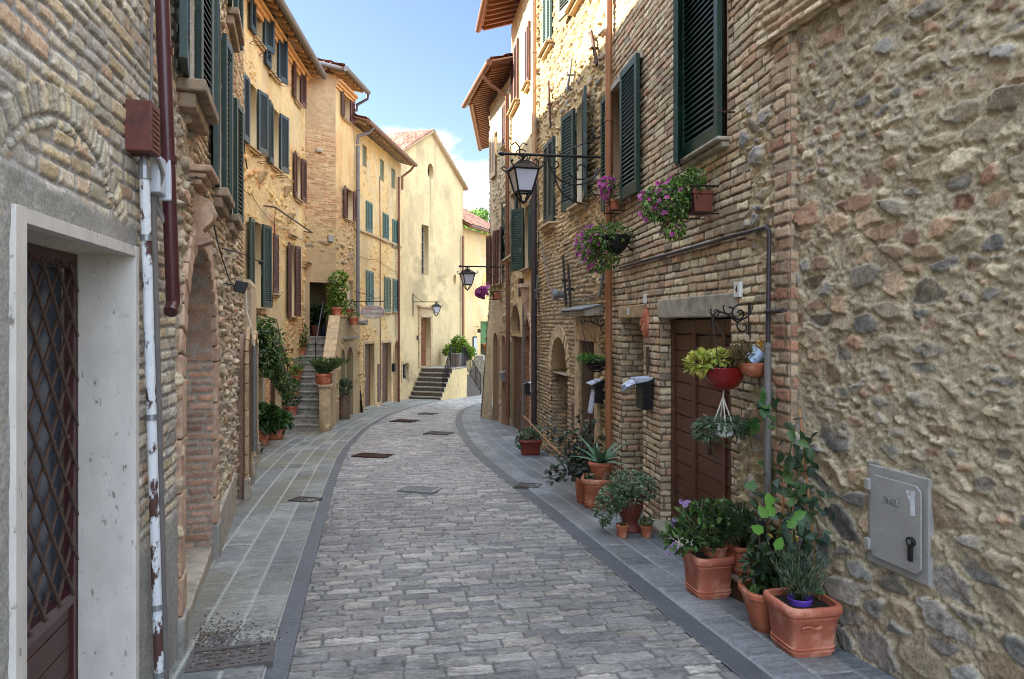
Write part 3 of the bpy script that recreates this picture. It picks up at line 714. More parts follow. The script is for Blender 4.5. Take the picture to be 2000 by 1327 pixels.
# portal block with two tall stone arches
g=Grid(); gb=Wall(LC.f((0,.10,0)),LC.f((LC.L,.10,0))); gb.wrap=True
PA=[(LC.s(463),LC.s(473),-.9,1.62,1.25),(LC.s(479),LC.s(487),-.9,1.55,1.25)]
hb=2.25
g.add(gb,0,gb.L,-.9,hb,.012,.012,st_plaster((188,168,140),.35,61,.006,(150,132,110)),PA)
for p in PA: g.reveal(gb,p,.25,(150,120,100))
g.box(LC,0,LC.L,-.6,.088,hb-.02,hb+.10,(178,158,130)); g.box(LC,.01,LC.L-.01,-1.2,-.42,-.9,hb,(150,130,110)); g.box(LC,LC.L-.05,LC.L-.004,-.42,.09,-.9,hb,(170,150,124))
g.build('portal_block',M_wall,HB)
for p in PA:
    arch_ring(HB,gb,p[0],p[1],-.35,p[3],p[4],.10,-.01,.035,M_stonew,'arch_surround',n=9)
    arch_panel(gb,*p,-.22).build('door',M_wood,HB)
for p in PA:
    for x0,x1 in ((p[0]-.13,p[0]),(p[1],p[1]+.10)): b=MB(gb.f); b.box(x0,x1,-.02,.06,-1,-.12); b.build('plinth',M_stone,HB,bevel=.02)
# ---------------------------------------------------------------- house C : ochre plastered house (LD)
HC=thing('plastered_house',LD.base(LD.L*.7),'ochre plastered three storey house beside the outdoor staircase','house')
def winp(W,cx,wd,yt,yb): 
    s=W.s(cx); return (s-wd/2,s+wd/2,W.z(cx,yb),W.z(cx,yt))
wD=winp(LD,491,.62,165,290);wE=winp(LD,536,.62,214,328);wF=winp(LD,581,.55,305,390);wG=winp(LD,532,.62,42,146);wG0=winp(LD,503,.62,-30,82);wH=winp(LD,579,.55,110,200)
wC2=winp(LD,500,.62,434,600);wI=winp(LD,536,.42,458,574);wJ=winp(LD,569,.5,478,618)
dN=winp(LD,598,.5,540,650);dB=winp(LD,538,1.0,690,830);dB=(dB[0],dB[1],-1.2,dB[3]);dA=winp(LD,503,.6,700,860);dA=(dA[0],dA[1],-1.2,dA[3])
stC=st_mix(st_plaster((210,184,134),.32,71,.007,(186,154,106),(200,178,138)),st_mix(st_rubble(.3,.13,YEL,(202,174,126),.026,72,.6),st_course((.06,.075),(.2,.28),[(196,140,98),(204,152,108),(188,132,94),(204,166,120)],(200,170,124),.012,.008,.012,.012,73),nmask(.7,1.0,.55,.03,74)),nmask(.9,.7,.45,.07,75))
hol=[wD,wE,wF,wG,wG0,wH,wC2,wI,wJ,dN,dB,dA]
g=Grid(); g.add(LD,2.5,LD.L,-1.0,8.7,.028,.022,stC,hol)
for w in hol: g.reveal(LD,w,.2,(206,182,140),True)
body(g,LD,0,LD.L,-1.2,8.7,(200,170,120),-.6); g.build('wall',M_wall,HC)
M_bluegreen=mat('blue_green_shutter_paint',(50,64,68),.42,var=.25,scale=9,bump=.05)
for wn,mm,sh,a in ((wD,M_bluegreen,'open',(3,12)),(wE,M_bluegreen,'open',(4,14)),(wG,M_bluegreen,'open',(3,14)),(wG0,M_bluegreen,'open',(3,12)),(wC2,M_green,'open',(4,10)),(wF,M_brown,'open',(5,10)),(wH,M_brown,'open',(5,10)),(wI,M_brown,'closed',0),(wJ,M_brown,'open',(6,10))):
    w=window(HC,LD,*wn,sill=(.10,.09),sillmat=M_stonew,sillw=.06)
    if sh=='closed': closed(w,LD,*wn,mm)
    else: pair(w,LD,wn[0],wn[1],wn[2],wn[3],mm,a[0],a[1],.05,.44 if mm is not M_brown else .32)
plank_door(HC,LD,dB[0],dB[1],LD.g(dB[0])-.1,dB[3],-.14,M_brown,2); plank_door(HC,LD,dA[0],dA[1],LD.g(dA[0])-.1,dA[3],-.14,M_greydoor,1)
b=MB(LD.f); b.box(dA[0]-.12,dA[0],-.05,.04,-1,dA[3]+.14); b.box(dA[1],dA[1]+.12,-.05,.04,-1,dA[3]+.14); b.box(dA[0],dA[1],-.05,.038,dA[3],dA[3]+.14); b.build('door_surround',M_stone,HC,bevel=.02)
cornice(HC,LD,dN[0]-.2,dN[1]+.15,dN[3]+.42,M_stonew,((.06,.07),(.11,.06),(.17,.07)),'door_hood')
plank_door(HC,LD,dN[0],dN[1],dN[2],dN[3],-.18,M_wood,1)
cornice(HC,LD,wJ[0]-.12,wJ[1]+.12,wJ[3]+.26,M_stonew,((.05,.05),(.1,.05)),'window_hood')
cornice(HC,LD,2.5,LD.L,8.62,M_brickmat,((.05,.09),(.11,.09),(.17,.08)))
roof(HC,LD,0,LD.L,8.75,.45,gutter=M_gutter,seed=7,soffit=M_brickmat,raft=.35,gr=.09)
for cx,cy in ((505,345),(556,372),(562,425)):
    s,z=LD.sz(cx,cy); b=MB(LD.f); b.hexa([(s-.07,-.02,z-.16),(s+.07,-.02,z-.16),(s+.07,.04,z-.16),(s-.07,.04,z-.16),(s-.09,-.02,z+.1),(s+.09,-.02,z+.1),(s+.09,.2,z+.1),(s-.09,.2,z+.1)]); b.build('corbel',M_stonew,HC,bevel=.015)
for cx,cy in ((492,306),(502,318),(537,345),(548,354),(487,85),(505,108),(526,148),(543,165)):
    s,z=LD.sz(cx,cy); b=MB(); c=LD.f((s,.16,z)); b.tube([c+Vector((.13*math.cos(t),.13*math.sin(t),0)) for t in np.linspace(0,2*math.pi,19)],.006,5,False); b.tube([LD.f((s,-.02,z)),LD.f((s,.03,z))],.008,5); b.build('flowerpot_ring',M_iron,HC)
# iron drying rod and cables
pa=LD.f((LD.s(515),.25,LD.z(515,405))); pb=LD.f((LD.s(592),.25,LD.z(592,455)))
b=MB(); b.tube([pa,pb],.02,6); b.tube([pa,LD.f((LD.s(515),-.02,LD.z(515,402)))],.015,6); b.tube([pb,LD.f((LD.s(592),-.02,LD.z(592,452)))],.015,6); b.tube([pa,LD.f((LD.s(514),.2,LD.z(514,600)))],.008,5); b.build('drying_rod',M_darkpipe,HC)
def cable(H,W,pts,r=.008,m=None,d=.03,name='cable'):
    P=[W.f((W.s(x),d,W.z(x,y))) for x,y in pts]; o=[]
    for a,bb in zip(P,P[1:]):
        for k in range(6):
            t=k/6; q=a.lerp(bb,t); q.z-=.25*(a-bb).length*.12*math.sin(math.pi*t); o.append(q)
    o.append(P[-1]); b=MB(); b.tube(o,r,5); return b.build(name,m or M_iron,H)
cable(HC,LD,[(470,370),(488,380),(530,435),(560,448),(592,470)],.006)
cable(HC,LD,[(478,230),(474,290),(480,330)],.014)
# ---------------------------------------------------------------- tower house
HT=thing('corner_tower_house',T1.base(T1.L),'tall narrow stone and brick corner house with open loggia door','house')
lo=(T1.s(604.5),T1.s(644),1.38,T1.z(625,552))
wT1=(T2.s(669),T2.s(682),T2.z(676,235),T2.z(676,190)); wT2=(T2.s(673),T2.s(688),T2.z(681,430),T2.z(681,370)); dT=(T2.s(679),T2.s(689),1.38,T2.z(684,548))
stT=st_mix(st_rubble(.3,.12,[(176,146,108),(160,136,106),(150,128,104),(186,158,118),(140,124,108),(182,128,92)],(186,160,118),.025,81,.55),
           st_course((.06,.075),(.2,.28),[(182,138,104),(190,150,112),(172,128,96),(192,160,120)],(184,158,118),.012,.007,.012,.012,82),lambda S,Z:sstep(.49,.55,fbm(S*.5,Z*.75,83,3)))
def stT1(S,Z):
    h,c=stT(S,Z); hp,cp=st_plaster((176,150,116),.25,84,.004,(150,128,100))(S,Z)
    m=np.maximum(.75*sstep(6.9,7.5,Z+.6*(fbm(S*2,Z*2,85,3)-.5)),sstep(3.9,3.6,Z+.5*(fbm(S*2,Z*2,86,3)-.5)))
    return h+(hp-h)*m,c+(cp-c)*m[...,None]
def stT2(S,Z):
    h,c=stT(S,Z); hp,cp=st_plaster((208,178,130),.25,87,.004,(196,150,96))(S,Z)
    m=np.maximum(sstep(5.6,6.2,Z+.9*(fbm(S*2,Z*2,88,3)-.5)),sstep(3.2,2.8,Z+.5*(fbm(S*2,Z*2,86,3)-.5)))
    return h+(hp-h)*m,c+(cp-c)*m[...,None]
g=Grid(); g.add(T1,-.6,T1.L,-1.2,8.85,.024,.022,stT1,[lo]); g.add(T2,0,T2.L,-1.2,8.85,.024,.022,stT2,[wT1,wT2,dT]); g.reveal(T1,lo,.25,(176,160,136)); 
for w in (wT1,wT2,dT): g.reveal(T2,w,.16,(206,180,140),True)
bx=[(-8.5,19.95),(-5.75,19.95)]; 
g.box(T1,-2.8,T1.L-.1,-3.0,-1.9,-1.2,8.8,(150,136,124)); g.box(T2,.05,T2.L,-3.4,-.95,3.2,8.8,(150,136,110)); g.box(T1,-.4,T1.L-.05,-1.9,-.26,1.33,1.375,(120,112,104)); g.box(T1,-.4,T1.L-.05,-1.9,-.26,3.0,3.1,(120,112,104)); g.box(T1,-.4,-.2,-1.9,-.26,1.3,3.0,(130,120,112))
g.build('wall',M_wall,HT)
for wn in (wT1,wT2):
    w=window(HT,T2,*wn,sill=(.08,.07)); pair(w,T2,wn[0],wn[1],wn[2],wn[3],M_brown,14,14,.04,.24)
w=plank_door(HT,T2,*dT,-.1,M_white,1,name='door')
cornice(HT,T2,0,T2.L,8.75,M_brickmat,((.05,.08),(.10,.08),(.16,.08)))
roof(HT,T2,-.1,T2.L,8.95,.36,4.0,14,gutter=M_gutter,seed=9,raft=.3,soffit=M_brickmat,gr=.08,endl=.2); roof(HT,T1,-.5,T1.L+.1,8.95,.3,3.4,14,gutter=M_gutter,seed=10,soffit=M_brickmat,gr=.07)
P=[T2.f((T2.L+.2,.4,8.88)),T2.f((T2.L+.2,.38,8.72)),T2.f((T2.L+.05,.1,8.5)),T2.f((T2.L+.02,.08,8.3))]; pipe(HT,P,.045,M_darkpipe)
b=MB(T1.f); s,z=T1.sz(644,466); b.box(s-.08,s+.08,.01,.09,z-.1,z+.1); b.build('junction_box',M_greypaint,HT,bevel=.01)
b=MB(T1.f); s,z=T1.sz(622,295); b.box(s-.09,s+.09,-.1,.09,z-.05,z+.06); b.build('corbel',M_stone,HT,bevel=.02)
# ---------------------------------------------------------------- outdoor staircase
ST=Wall((-4.2,16.6),(-4.78,19.9),(0,17)); S2=Wall((-4.78,19.9),(-4.66,21.95),(0,20))
HS=thing('outdoor_staircase',(-4.7,17.2,gz(17.2)),'outdoor stone staircase with sloping parapet climbing to the loggia','staircase')
n=13; zb,ztop=gz(16.75),1.38
for i in range(n):
    y0=16.7+(20.0-16.7)*i/(n-1); y1=y0+(20.0-16.7)/(n-1)+.02 if i<n-1 else 21.2
    xl=lambda y:-5.42-.1*(y-16.7); xr=lambda y:-4.45-.19*(y-16.7)
    z0=zb-.3 if i==0 else zb+(ztop-zb)*i/n-.02; z1=zb+(ztop-zb)*(i+1)/n
    b=MB(); b.hexa([(xl(y0),y0,z0),(xr(y0),y0,z0),(xr(y1)-(0 if i<n-1 else .0),y1,z0),(xl(y1),y1,z0),(xl(y0),y0,z1-.045),(xr(y0),y0,z1-.045),(xr(y1),y1,z1-.045),(xl(y1),y1,z1-.045)])
    b.hexa([(xl(y0),y0-.025,z1-.043),(xr(y0),y0-.025,z1-.043),(xr(y1),y1,z1-.043),(xl(y1),y1,z1-.043),(xl(y0),y0-.025,z1),(xr(y0),y0-.025,z1),(xr(y1),y1,z1),(xl(y1),y1,z1)])
    b.build('step',M_step,HS,bevel=.012)
zt_=lambda s:np.where(s<.42,.28,np.where(s<3.2,.52+(s-.42)*(1.93-.52)/2.78,1.93))
nic=[(S2.s(677),S2.s(689),-1.2,S2.z(683,678),S2.z(683,705)),(S2.s(666),S2.s(673),-.6,S2.z(669,683),S2.z(669,700))]
stS=st_mix(st_plaster((180,160,126),.3,91,.008,(146,130,104),(166,148,118)),st_rubble(.26,.12,RUB,(186,162,122),.02,92,.7),nmask(1.1,1.0,.56,.05,93))
g=Grid(); g.add(ST,0,ST.L,-1.3,1.95,.024,.024,stS,cull=lambda S,T:T>zt_(S)); g.add(S2,-.01,S2.L,-1.3,1.95,.024,.024,stS,nic)
for w in nic: g.reveal(S2,w,.25,(150,132,104))
def slab(s0,s1,z0,z1): # parapet core
    p=[ST.f((a,d,t)) for a,d,t in ((s0,-.25,-1.3),(s1,-.25,-1.3),(s1,-.012,-1.3),(s0,-.012,-1.3),(s0,-.25,z0),(s1,-.25,z1),(s1,-.012,z1),(s0,-.012,z0))]
    g.add_arr(np.array(p),np.array(((0,3,2,1),(4,5,6,7),(0,1,5,4),(2,3,7,6),(3,0,4,7))),np.tile(lin((178,154,118)),(8,1)))
slab(0,.42,.27,.27)
fr_=Wall(ST.f((0.0,-.26,0)),ST.f((0,.0,0)),(-4,10)); g.add(fr_,0,.26,-1.3,.28,.024,.024,stS)
ci=Wall(ST.f((0,-.26,0)),ST.f((ST.L,-.26,0)),(-8,18)); g.add(ci,0,ST.L-.1,-1.3,1.95,.03,.03,stS,cull=lambda S,T:T>zt_(S)); g.box(S2,.02,S2.L,-.33,-.3,1.0,1.94,(178,154,118))
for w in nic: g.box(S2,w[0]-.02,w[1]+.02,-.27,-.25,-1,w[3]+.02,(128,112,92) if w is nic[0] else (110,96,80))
g.build('parapet',M_wall,HS)
b=MB(ST.f); b.box(-.03,.46,-.29,.03,.27,.33)
for s0,s1 in ((.40,3.2),): b.hexa([(s0,-.28,.50),(s1,-.28,1.92),(s1,.02,1.92),(s0,.02,.50),(s0,-.28,.55),(s1,-.28,1.97),(s1,.02,1.97),(s0,.02,.55)])
b.box(3.2,ST.L+.02,-.28,.02,1.92,1.97)
b.fn=S2.f; b.box(.02,S2.L,-.34,.022,1.921,1.972); b.build('coping',M_stonew,HS,bevel=.015)
b=MB(); b.tube([ST.f((.9,-.42,.8)),ST.f((.9,-.42,1.3)),ST.f((3.0,-.42,2.35)),ST.f((3.0,-.42,1.9))],.015,6); b.build('handrail',M_iron,HS)
b=MB(S2.f); w=nic[0]; b.box(w[0]+.02,w[1]-.02,-.2,-.17,-.35,-.1); b.build('notice',M_white,HS)
b=MB(); b.hexa([(-5.1,20.1,1.30),(-4.7,20.1,1.30),(-4.66,21.9,1.30),(-4.95,22,1.30),(-5.1,20.1,1.37),(-4.7,20.1,1.37),(-4.66,21.9,1.37),(-4.95,22,1.37)]); b.build('landing',M_step,HS)
# ---------------------------------------------------------------- house D (L3)
H3=thing('plastered_house',L3.base(L3.L/2),'pale yellow three storey house with teal louvred shutters and string course','house')
def w3(x0,x1,yt,yb): 
    c=(x0+x1)/2; return (L3.s(x0),L3.s(x1),L3.z(c,yb),L3.z(c,yt))
U=[w3(708,715.5,285,325),w3(742,749.5,313,353),w3(764,771.5,331,368)]; Mi=[w3(713.5,725,395,455),w3(746.5,757,418,472),w3(765.5,774,430,482)]; Lo=[w3(714,727,530,598),w3(749.5,761,542,610),w3(766,775,546,609)]
D1=w3(712,730,672,800); D2=w3(746,763,670,790); D3=w3(769.5,777.5,668,780); D1=(D1[0],D1[1],-1.6,D1[3]);D2=(D2[0],D2[1],-1.6,D2[3]);D3=(D3[0],D3[1],-1.6,D3[3],D3[3]-.35)
stD=st_mix(st_plaster((212,188,142),.27,101,.006,(184,156,110),(200,180,142)),st_rubble(.28,.11,YEL,(214,182,128),.018,102,.9),nmask(.9,.8,.48,.08,103))
g=Grid(); allh=U+Mi+Lo+[D1,D2,D3]; g.add(L3,0,L3.L,-1.5,7.9,.03,.026,stD,allh)
for w in allh: g.reveal(L3,w,.16,(196,168,124),True)
body(g,L3,0,L3.L,-1.6,7.9,(200,176,130),-.5); g.build('wall',M_wall,H3)
for w_ in U:
    w=window(H3,L3,*w_); b=MB(L3.f); b.box(w_[0]+.02,w_[1]-.02,-.05,-.03,w_[2]+.02,w_[3]-.02); b.build('shutter',M_sage,w)
for w_ in Mi: w=window(H3,L3,*w_,sill=(.06,.06)); closed(w,L3,*w_,M_teal)
for k,w_ in enumerate(Lo): w=window(H3,L3,*w_,sill=(.09,.08)); closed(w,L3,*w_,M_teal if k!=1 else M_sage,.04)
for q,(w_,mm) in enumerate(((D1,M_greydoor),(D2,M_wood))):
    plank_door(H3,L3,w_[0],w_[1],L3.g(w_[0])-.02,w_[3]-.3,-.12,mm,1,horizontal=(q==0)); b=MB(L3.f); b.box(w_[0],w_[1],-.16,-.11,w_[3]-.3,w_[3]-.24); b.box(w_[0]+.03,w_[1]-.03,-.15,-.13,w_[3]-.24,w_[3]); b.build('transom',mm,H3)
    b=MB(L3.f); b.box(w_[0]-.02,w_[1]+.02,-.15,.12,L3.g(w_[0])-.2,L3.g(w_[0])+.05); b.build('doorstep',M_step,H3,bevel=.01)
    b=MB(L3.f)
    for x0,x1 in ((w_[0]-.12,w_[0]),(w_[1],w_[1]+.14)): b.box(x0,x1,-.04,.012,-1.6,w_[3])
    b.box(w_[0]-.12,w_[1]+.14,-.04,.015,w_[3],w_[3]+.1); b.build('door_surround',M_stonew,H3,bevel=.01)
arch_panel(L3,*D3,-.12).build('door',M_greydoor,H3); arch_ring(H3,L3,D3[0],D3[1],-1.2,D3[3],D3[4],.1,-.02,.03,M_stonew,n=9)
b=MB(L3.f); zs=L3.z(740,465); b.box(.02,L3.L-.02,-.02,.06,zs-.05,zs+.04); b.build('string_course',M_stonew,H3,bevel=.01)
roof(H3,L3,-.1,L3.L,8.0,.5,5,17,gutter=M_copper,seed=12,raft=.3,soffit=M_stonew)
vpipe(H3,L3,699,.1,L3.g(0)+.0,L3.z(699,290),.06,M_greypipe,bottom=None); vpipe(H3,L3,779,.1,L3.g(5),L3.z(779,350),.05,M_copper)
pipe(H3,[L3.f((.25,.55,7.85)),L3.f((.25,.45,7.7)),L3.f((.1,.12,7.55)),L3.f((.1,.1,7.3))],.055,M_greypipe); pipe(H3,[L3.f((L3.L-.1,.55,7.85)),L3.f((L3.L-.1,.4,7.65)),L3.f((L3.L-.2,.1,7.4)),L3.f((L3.L-.2,.1,6.9))],.045,M_copper)
cable(H3,L3,[(740,345),(741,480),(741,600),(742,760)],.016,M_copper); cable(H3,L3,[(700,500),(735,506),(776,532)],.006)
b=MB(L3.f); s,z=L3.sz(766,718); b.box(s-.1,s+.1,.0,.12,z-.15,z+.15); b.build('letterbox',M_black,H3)
b=MB(L3.f); s=L3.s(740); b.box(s-.18,s+.18,-.01,.03,-.95,.35); b.build('meter_door',M_greydoor,H3)
# hanging oval restaurant sign
SG=thing('hanging_sign',L3.f((.1,.05,2.1)),'faded oval wooden restaurant sign hanging on an iron bracket','sign')
c=PT(728,610,22.0); M_=MB(); N_=28
ring=lambda r,y:[(c.x+.39*r*math.cos(2*math.pi*k/N_),c.y+y,c.z+.205*r*math.sin(2*math.pi*k/N_)) for k in range(N_)]
M_.loft([ring(.97,-.02),ring(1,-.012),ring(1,.012),ring(.97,.02)]); sb=M_.build('board',M_sign,SG)
M_=MB(); M_.loft([ring(.9,-.024),ring(.9,-.019),ring(.87,-.019),ring(.87,-.024),ring(.9,-.024)],False,False); M_.build('border_line',M_signtext,sb)
text(sb,'RISTORANTE',(c.x,c.y-.022,c.z+.085),(1,0,0),(0,0,1),.085,M_signtext); text(sb,'Del Verziere',(c.x,c.y-.022,c.z-.035),(1,0,0),(0,0,1),.135,M_signtext)
b=MB(); w0=L3.f((.05,0,2.42)); b.tube([(w0.x,c.y,2.42),(c.x+.36,c.y,2.42)],.012,6)
for dx in (-.2,.2): b.tube([(c.x+dx,c.y,2.42),(c.x+dx,c.y,c.z+.17)],.006,5)
b.tube([(w0.x,c.y,2.75),(c.x-.1,c.y,2.62),(c.x+.1,c.y,2.5),(c.x+.2,c.y,2.56),(c.x+.26,c.y,2.5),(c.x+.2,c.y,2.46)],.009,5); b.build('bracket',M_iron,SG)
SB=thing('notice_board',GP(713,809),'dark wooden board leaning by the house door with pinned white paper','board')
p0=GP(704,806);p1=GP(722,812); up=Vector((-.13,.1,1.0))*.95; b=MB(); e=(p1-p0); e.z=0; e=e.normalized()*.42; t=Vector((-.02,.05,.01))
q=Vector((p0.x,p0.y,p0.z)); b.hexa([q,q+e,q+e+t,q+t,q+up,q+up+e,q+up+e+t,q+up+t]); bo=b.build('board',M_wood,SB)
b=MB(); t2=Vector((0,-.012,0)); q2=q+up*.42+e*.35+t2; b.hexa([q2,q2+e*.5,q2+e*.5+t*.1,q2+t*.1,q2+up*.28,q2+up*.28+e*.45,q2+up*.28+e*.45+t*.1,q2+up*.28+t*.1]); b.build('paper',M_paper,bo)
# ---------------------------------------------------------------- church
HCh=thing('church',CH.base(CH.L/2),'cream rendered small church with gabled tiled roof and oval window','church')
half=CH.L/2; ze,zap=8.23,10.03
top=lambda S:zap-np.abs(S-half)*(zap-ze)/half
cd=(CH.s(821),CH.s(839.5),CH.z(830,716),CH.z(830,621)); tw=(CH.s(823),CH.s(836.5),CH.z(830,537),CH.z(830,440)); gw=(CH.s(785.5),CH.s(797),CH.z(791,742),CH.z(791,710)); ov=(CH.s(835),CH.s(846.5),CH.z(841,350),CH.z(841,320))
ov=(ov[0],ov[1],ov[2],ov[3]); so_=(CH.s(885.5),CH.s(891),CH.z(888,556),CH.z(888,536))
def ovcull(o,S,T): return ((S-(o[0]+o[1])/2)/((o[1]-o[0])/2))**2+((T-(o[2]+o[3])/2)/((o[3]-o[2])/2))**2<1
stCh=st_plaster((206,183,138),.17,111,.004,(172,154,118),(194,172,130))
def stChs(S,Z):
    h,c=stCh(S,Z); oc=(ov[0]+ov[1])/2
    k=sstep(.11,.03,np.abs(S-oc+.05*(fbm(Z*2,Z*0,118,2)-.5)))*sstep(ov[2]-3.2,ov[2]-.2,Z)*(Z<ov[2])*.75
    k=np.maximum(k,sstep(.56,.74,fbm(S*.9+4,Z*1.6,119,4))*sstep(5.6,4.2,Z)*sstep(1.6,3.0,Z)*.55); k=np.maximum(k,sstep(.5,.7,fbm(S*1.5,Z*.7,117,4))*sstep(.6,-.6,Z)*.5)
    return h,c+(lin((140,128,98))-c)*k[...,None]
g=Grid(); g.add(CH,0,CH.L,-1.8,10.05,.03,.03,stChs,[cd,tw,gw],cull=lambda S,T:(T>top(S))|ovcull(ov,S,T)|ovcull(so_,S,T))
for w in (cd,tw,gw): g.reveal(CH,w,.3,(196,176,132),True)
for o_ in (ov,so_):
    c0,c1,rx,rz=(o_[0]+o_[1])/2,(o_[2]+o_[3])/2,(o_[1]-o_[0])/2,(o_[3]-o_[2])/2; V=[];Q=[]
    for k in range(33):
        t=2*math.pi*k/32; V+= [CH.f((c0+rx*math.cos(t),.01,c1+rz*math.sin(t))),CH.f((c0+rx*math.cos(t),-.3,c1+rz*math.sin(t)))]
    g.add_arr(np.array(V),np.array([(2*k,2*k+1,2*k+3,2*k+2) for k in range(32)]),np.tile(lin((196,172,126)),(len(V),1)))
g.box(CH,.012,CH.L-.012,-8,-.5,-1.8,ze,(214,196,146)); 
p=[CH.f(q) for q in ((.02,-8,ze),(CH.L-.02,-8,ze),(half,-8,zap-.02),(.02,-.05,ze),(CH.L-.02,-.05,ze),(half,-.05,zap-.02))]
g.add_arr(np.array([*p,p[2]]),np.array([(0,1,2,6)]),np.tile(lin((214,196,146)),(7,1)))
for s0_ in (.0,CH.L-.05): g.box(CH,s0_+.01,s0_+.04,-.5,-.015,-1.8,ze,(214,196,146))
g.build('wall',M_wall,HCh)
for sg in (0,1):
    e0=CH.f((0 if sg==0 else CH.L,.18,ze+.04)); ap=CH.f((half,.18,zap+.04)); up=(ap-e0); Ls=up.length; up.normalize(); nn=(up.cross(CH.n)); nn=nn if nn.z>0 else -nn
    fr=Frame(e0-up*.25,-CH.n,up,nn); g=Grid(); g.add(fr,0,8.2,0,Ls+.27,.05,.1,st_tile(TILE,20+sg)); g.box(fr,0,8.2,-.09,-.012,0,Ls+.25,(170,142,104)); g.build('roof',M_roof,HCh)
for o_,mm in ((ov,M_dark),(so_,M_stonew)):
    c0,c1,rx,rz=(o_[0]+o_[1])/2,(o_[2]+o_[3])/2,(o_[1]-o_[0])/2,(o_[3]-o_[2])/2
    b=MB(CH.f); rg=lambda d:[(c0+rx*1.05*math.cos(2*math.pi*k/24),d,c1+rz*1.05*math.sin(2*math.pi*k/24)) for k in range(24)]; b.loft([rg(-.25),rg(-.2)]); b.build('oval_window',M_glass if mm is M_dark else mm,HCh)
w=window(HCh,CH,*tw,dep=.22,frame=M_stone); b=MB(CH.f)
for k in range(1,6): z=tw[2]+(tw[3]-tw[2])*k/6; b.box(tw[0]+.05,tw[1]-.05,-.24,-.19,z-.02,z+.02)
b.build('glazing_bars',M_greypipe,w)
window(HCh,CH,*gw,frame=M_cement,dep=.12)
b=MB(CH.f); b.box(gw[0]-.1,gw[0],-.02,.03,gw[2]-.1,gw[3]+.1); b.box(gw[1],gw[1]+.1,-.02,.03,gw[2]-.1,gw[3]+.1); b.box(gw[0],gw[1],-.02,.028,gw[3],gw[3]+.1); b.build('window_surround',M_stonew,HCh)
d=MB(CH.f); d.box(cd[0],cd[1],-.22,-.2,cd[2],cd[3])
for k in range(4):
    z0=cd[2]+.15+k*.5
    for q in (0,1):
        x0=cd[0]+.08+q*(cd[1]-cd[0]-.08)/2; x1=x0+(cd[1]-cd[0])/2-.12
        d.box(x0,x1,-.2,-.18,z0,z0+.38); d.box(x0+.06,x1-.06,-.18,-.165,z0+.06,z0+.32)
d.build('door',M_chestnut,HCh,bevel=.006)
b=MB(CH.f); b.box(cd[0]-.18,cd[0],-.05,.05,cd[2],cd[3]+.02); b.box(cd[1],cd[1]+.18,-.05,.05,cd[2],cd[3]+.02); b.box(cd[0]-.18,cd[1]+.18,-.05,.052,cd[3]+.02,cd[3]+.42); b.box(cd[0]-.26,cd[1]+.26,-.05,.16,cd[3]+.42,cd[3]+.52); b.build('door_surround',M_stonew,HCh,bevel=.015)
b=MB(CH.f); s,z=CH.sz(815,660); b.box(s-.06,s+.06,0,.03,z-.09,z+.09); b.build('plaque',M_rust,HCh)
# church steps with landing
HK=thing('church_steps',CH.base(CH.s(850),1.0),'dark stone church steps with yellow landing wall and iron railing','steps')
sA=CH.s(799); sB=CH.s(823); zl=cd[2]-.03; wid=1.42
zg=CH.g(sA)-.04; nst=7
for i in range(nst):
    s0=sA+(sB-sA)*i/(nst-1); z1=zg+(zl-zg)*(i+1)/nst; s1=s0+(sB-sA)/(nst-1)+.02 if i<nst-1 else CH.s(911,wid)
    b=MB(CH.f); b.box(s0,s1,0.01,wid-(.0 if i<nst-1 else .02),zg-.3 if i==0 else z1-(zl-zg)/nst-.02,z1-.05); ob=b.build('step' if i<nst-1 else 'landing',M_darkstep,HK)
    b=MB(CH.f); b.box(s0-.03,s1,0.008,wid+.02,z1-.049,z1); b.build('tread' ,M_step,ob,bevel=.008)
sE=CH.s(911,wid)
g=Grid(); fw_=Wall(CH.f((sA-.02,wid+.026,0)),CH.f((sE,wid+.026,0)),(3,28)); g.add(fw_,0,fw_.L,-1.9,zl-.06,.03,.03,st_plaster((206,182,132),.22,115,.006,(160,146,116)),cull=lambda S,T:T>zg+(zl-zg)*(np.floor((S+.02)/((sB-sA)/(nst-1)))+1)/nst-.055)
g.build('side_wall',M_wall,HK)
for i in range(nst):
    s0=sE+.28*i; z1=zl-(zl-zg+.1)*(i+1)/nst
    b=MB(CH.f); b.box(s0,s0+.3,0.01,wid-.1,zg-.6,z1); b.build('step',M_darkstep,HK)
b=MB()
def rail(pts,h=.85,sp=.13):
    P=[CH.f(p) for p in pts]
    for a,c2 in zip(P,P[1:]):
        b.tube([a+Vector((0,0,h)),c2+Vector((0,0,h))],.022,6); b.tube([a+Vector((0,0,.1)),c2+Vector((0,0,.1))],.012,5); n=max(1,int((c2-a).length/sp))
        for k in range(n+1): q=a.lerp(c2,k/n); b.tube([q,q+Vector((0,0,h))],.012 if k%6 else .02,5)
rail([(sA+.35,wid-.06,zg+.2),(sB,wid-.06,zl),(sB+.5,wid-.06,zl)]); rail([(sE-.05,wid-.06,zl),(sE+1.9,wid-.16,zg-.1)]); rail([(sE-.3,wid-.06,zl),(sE-.02,wid-.06,zl)])
b.build('railing',M_iron,HK)
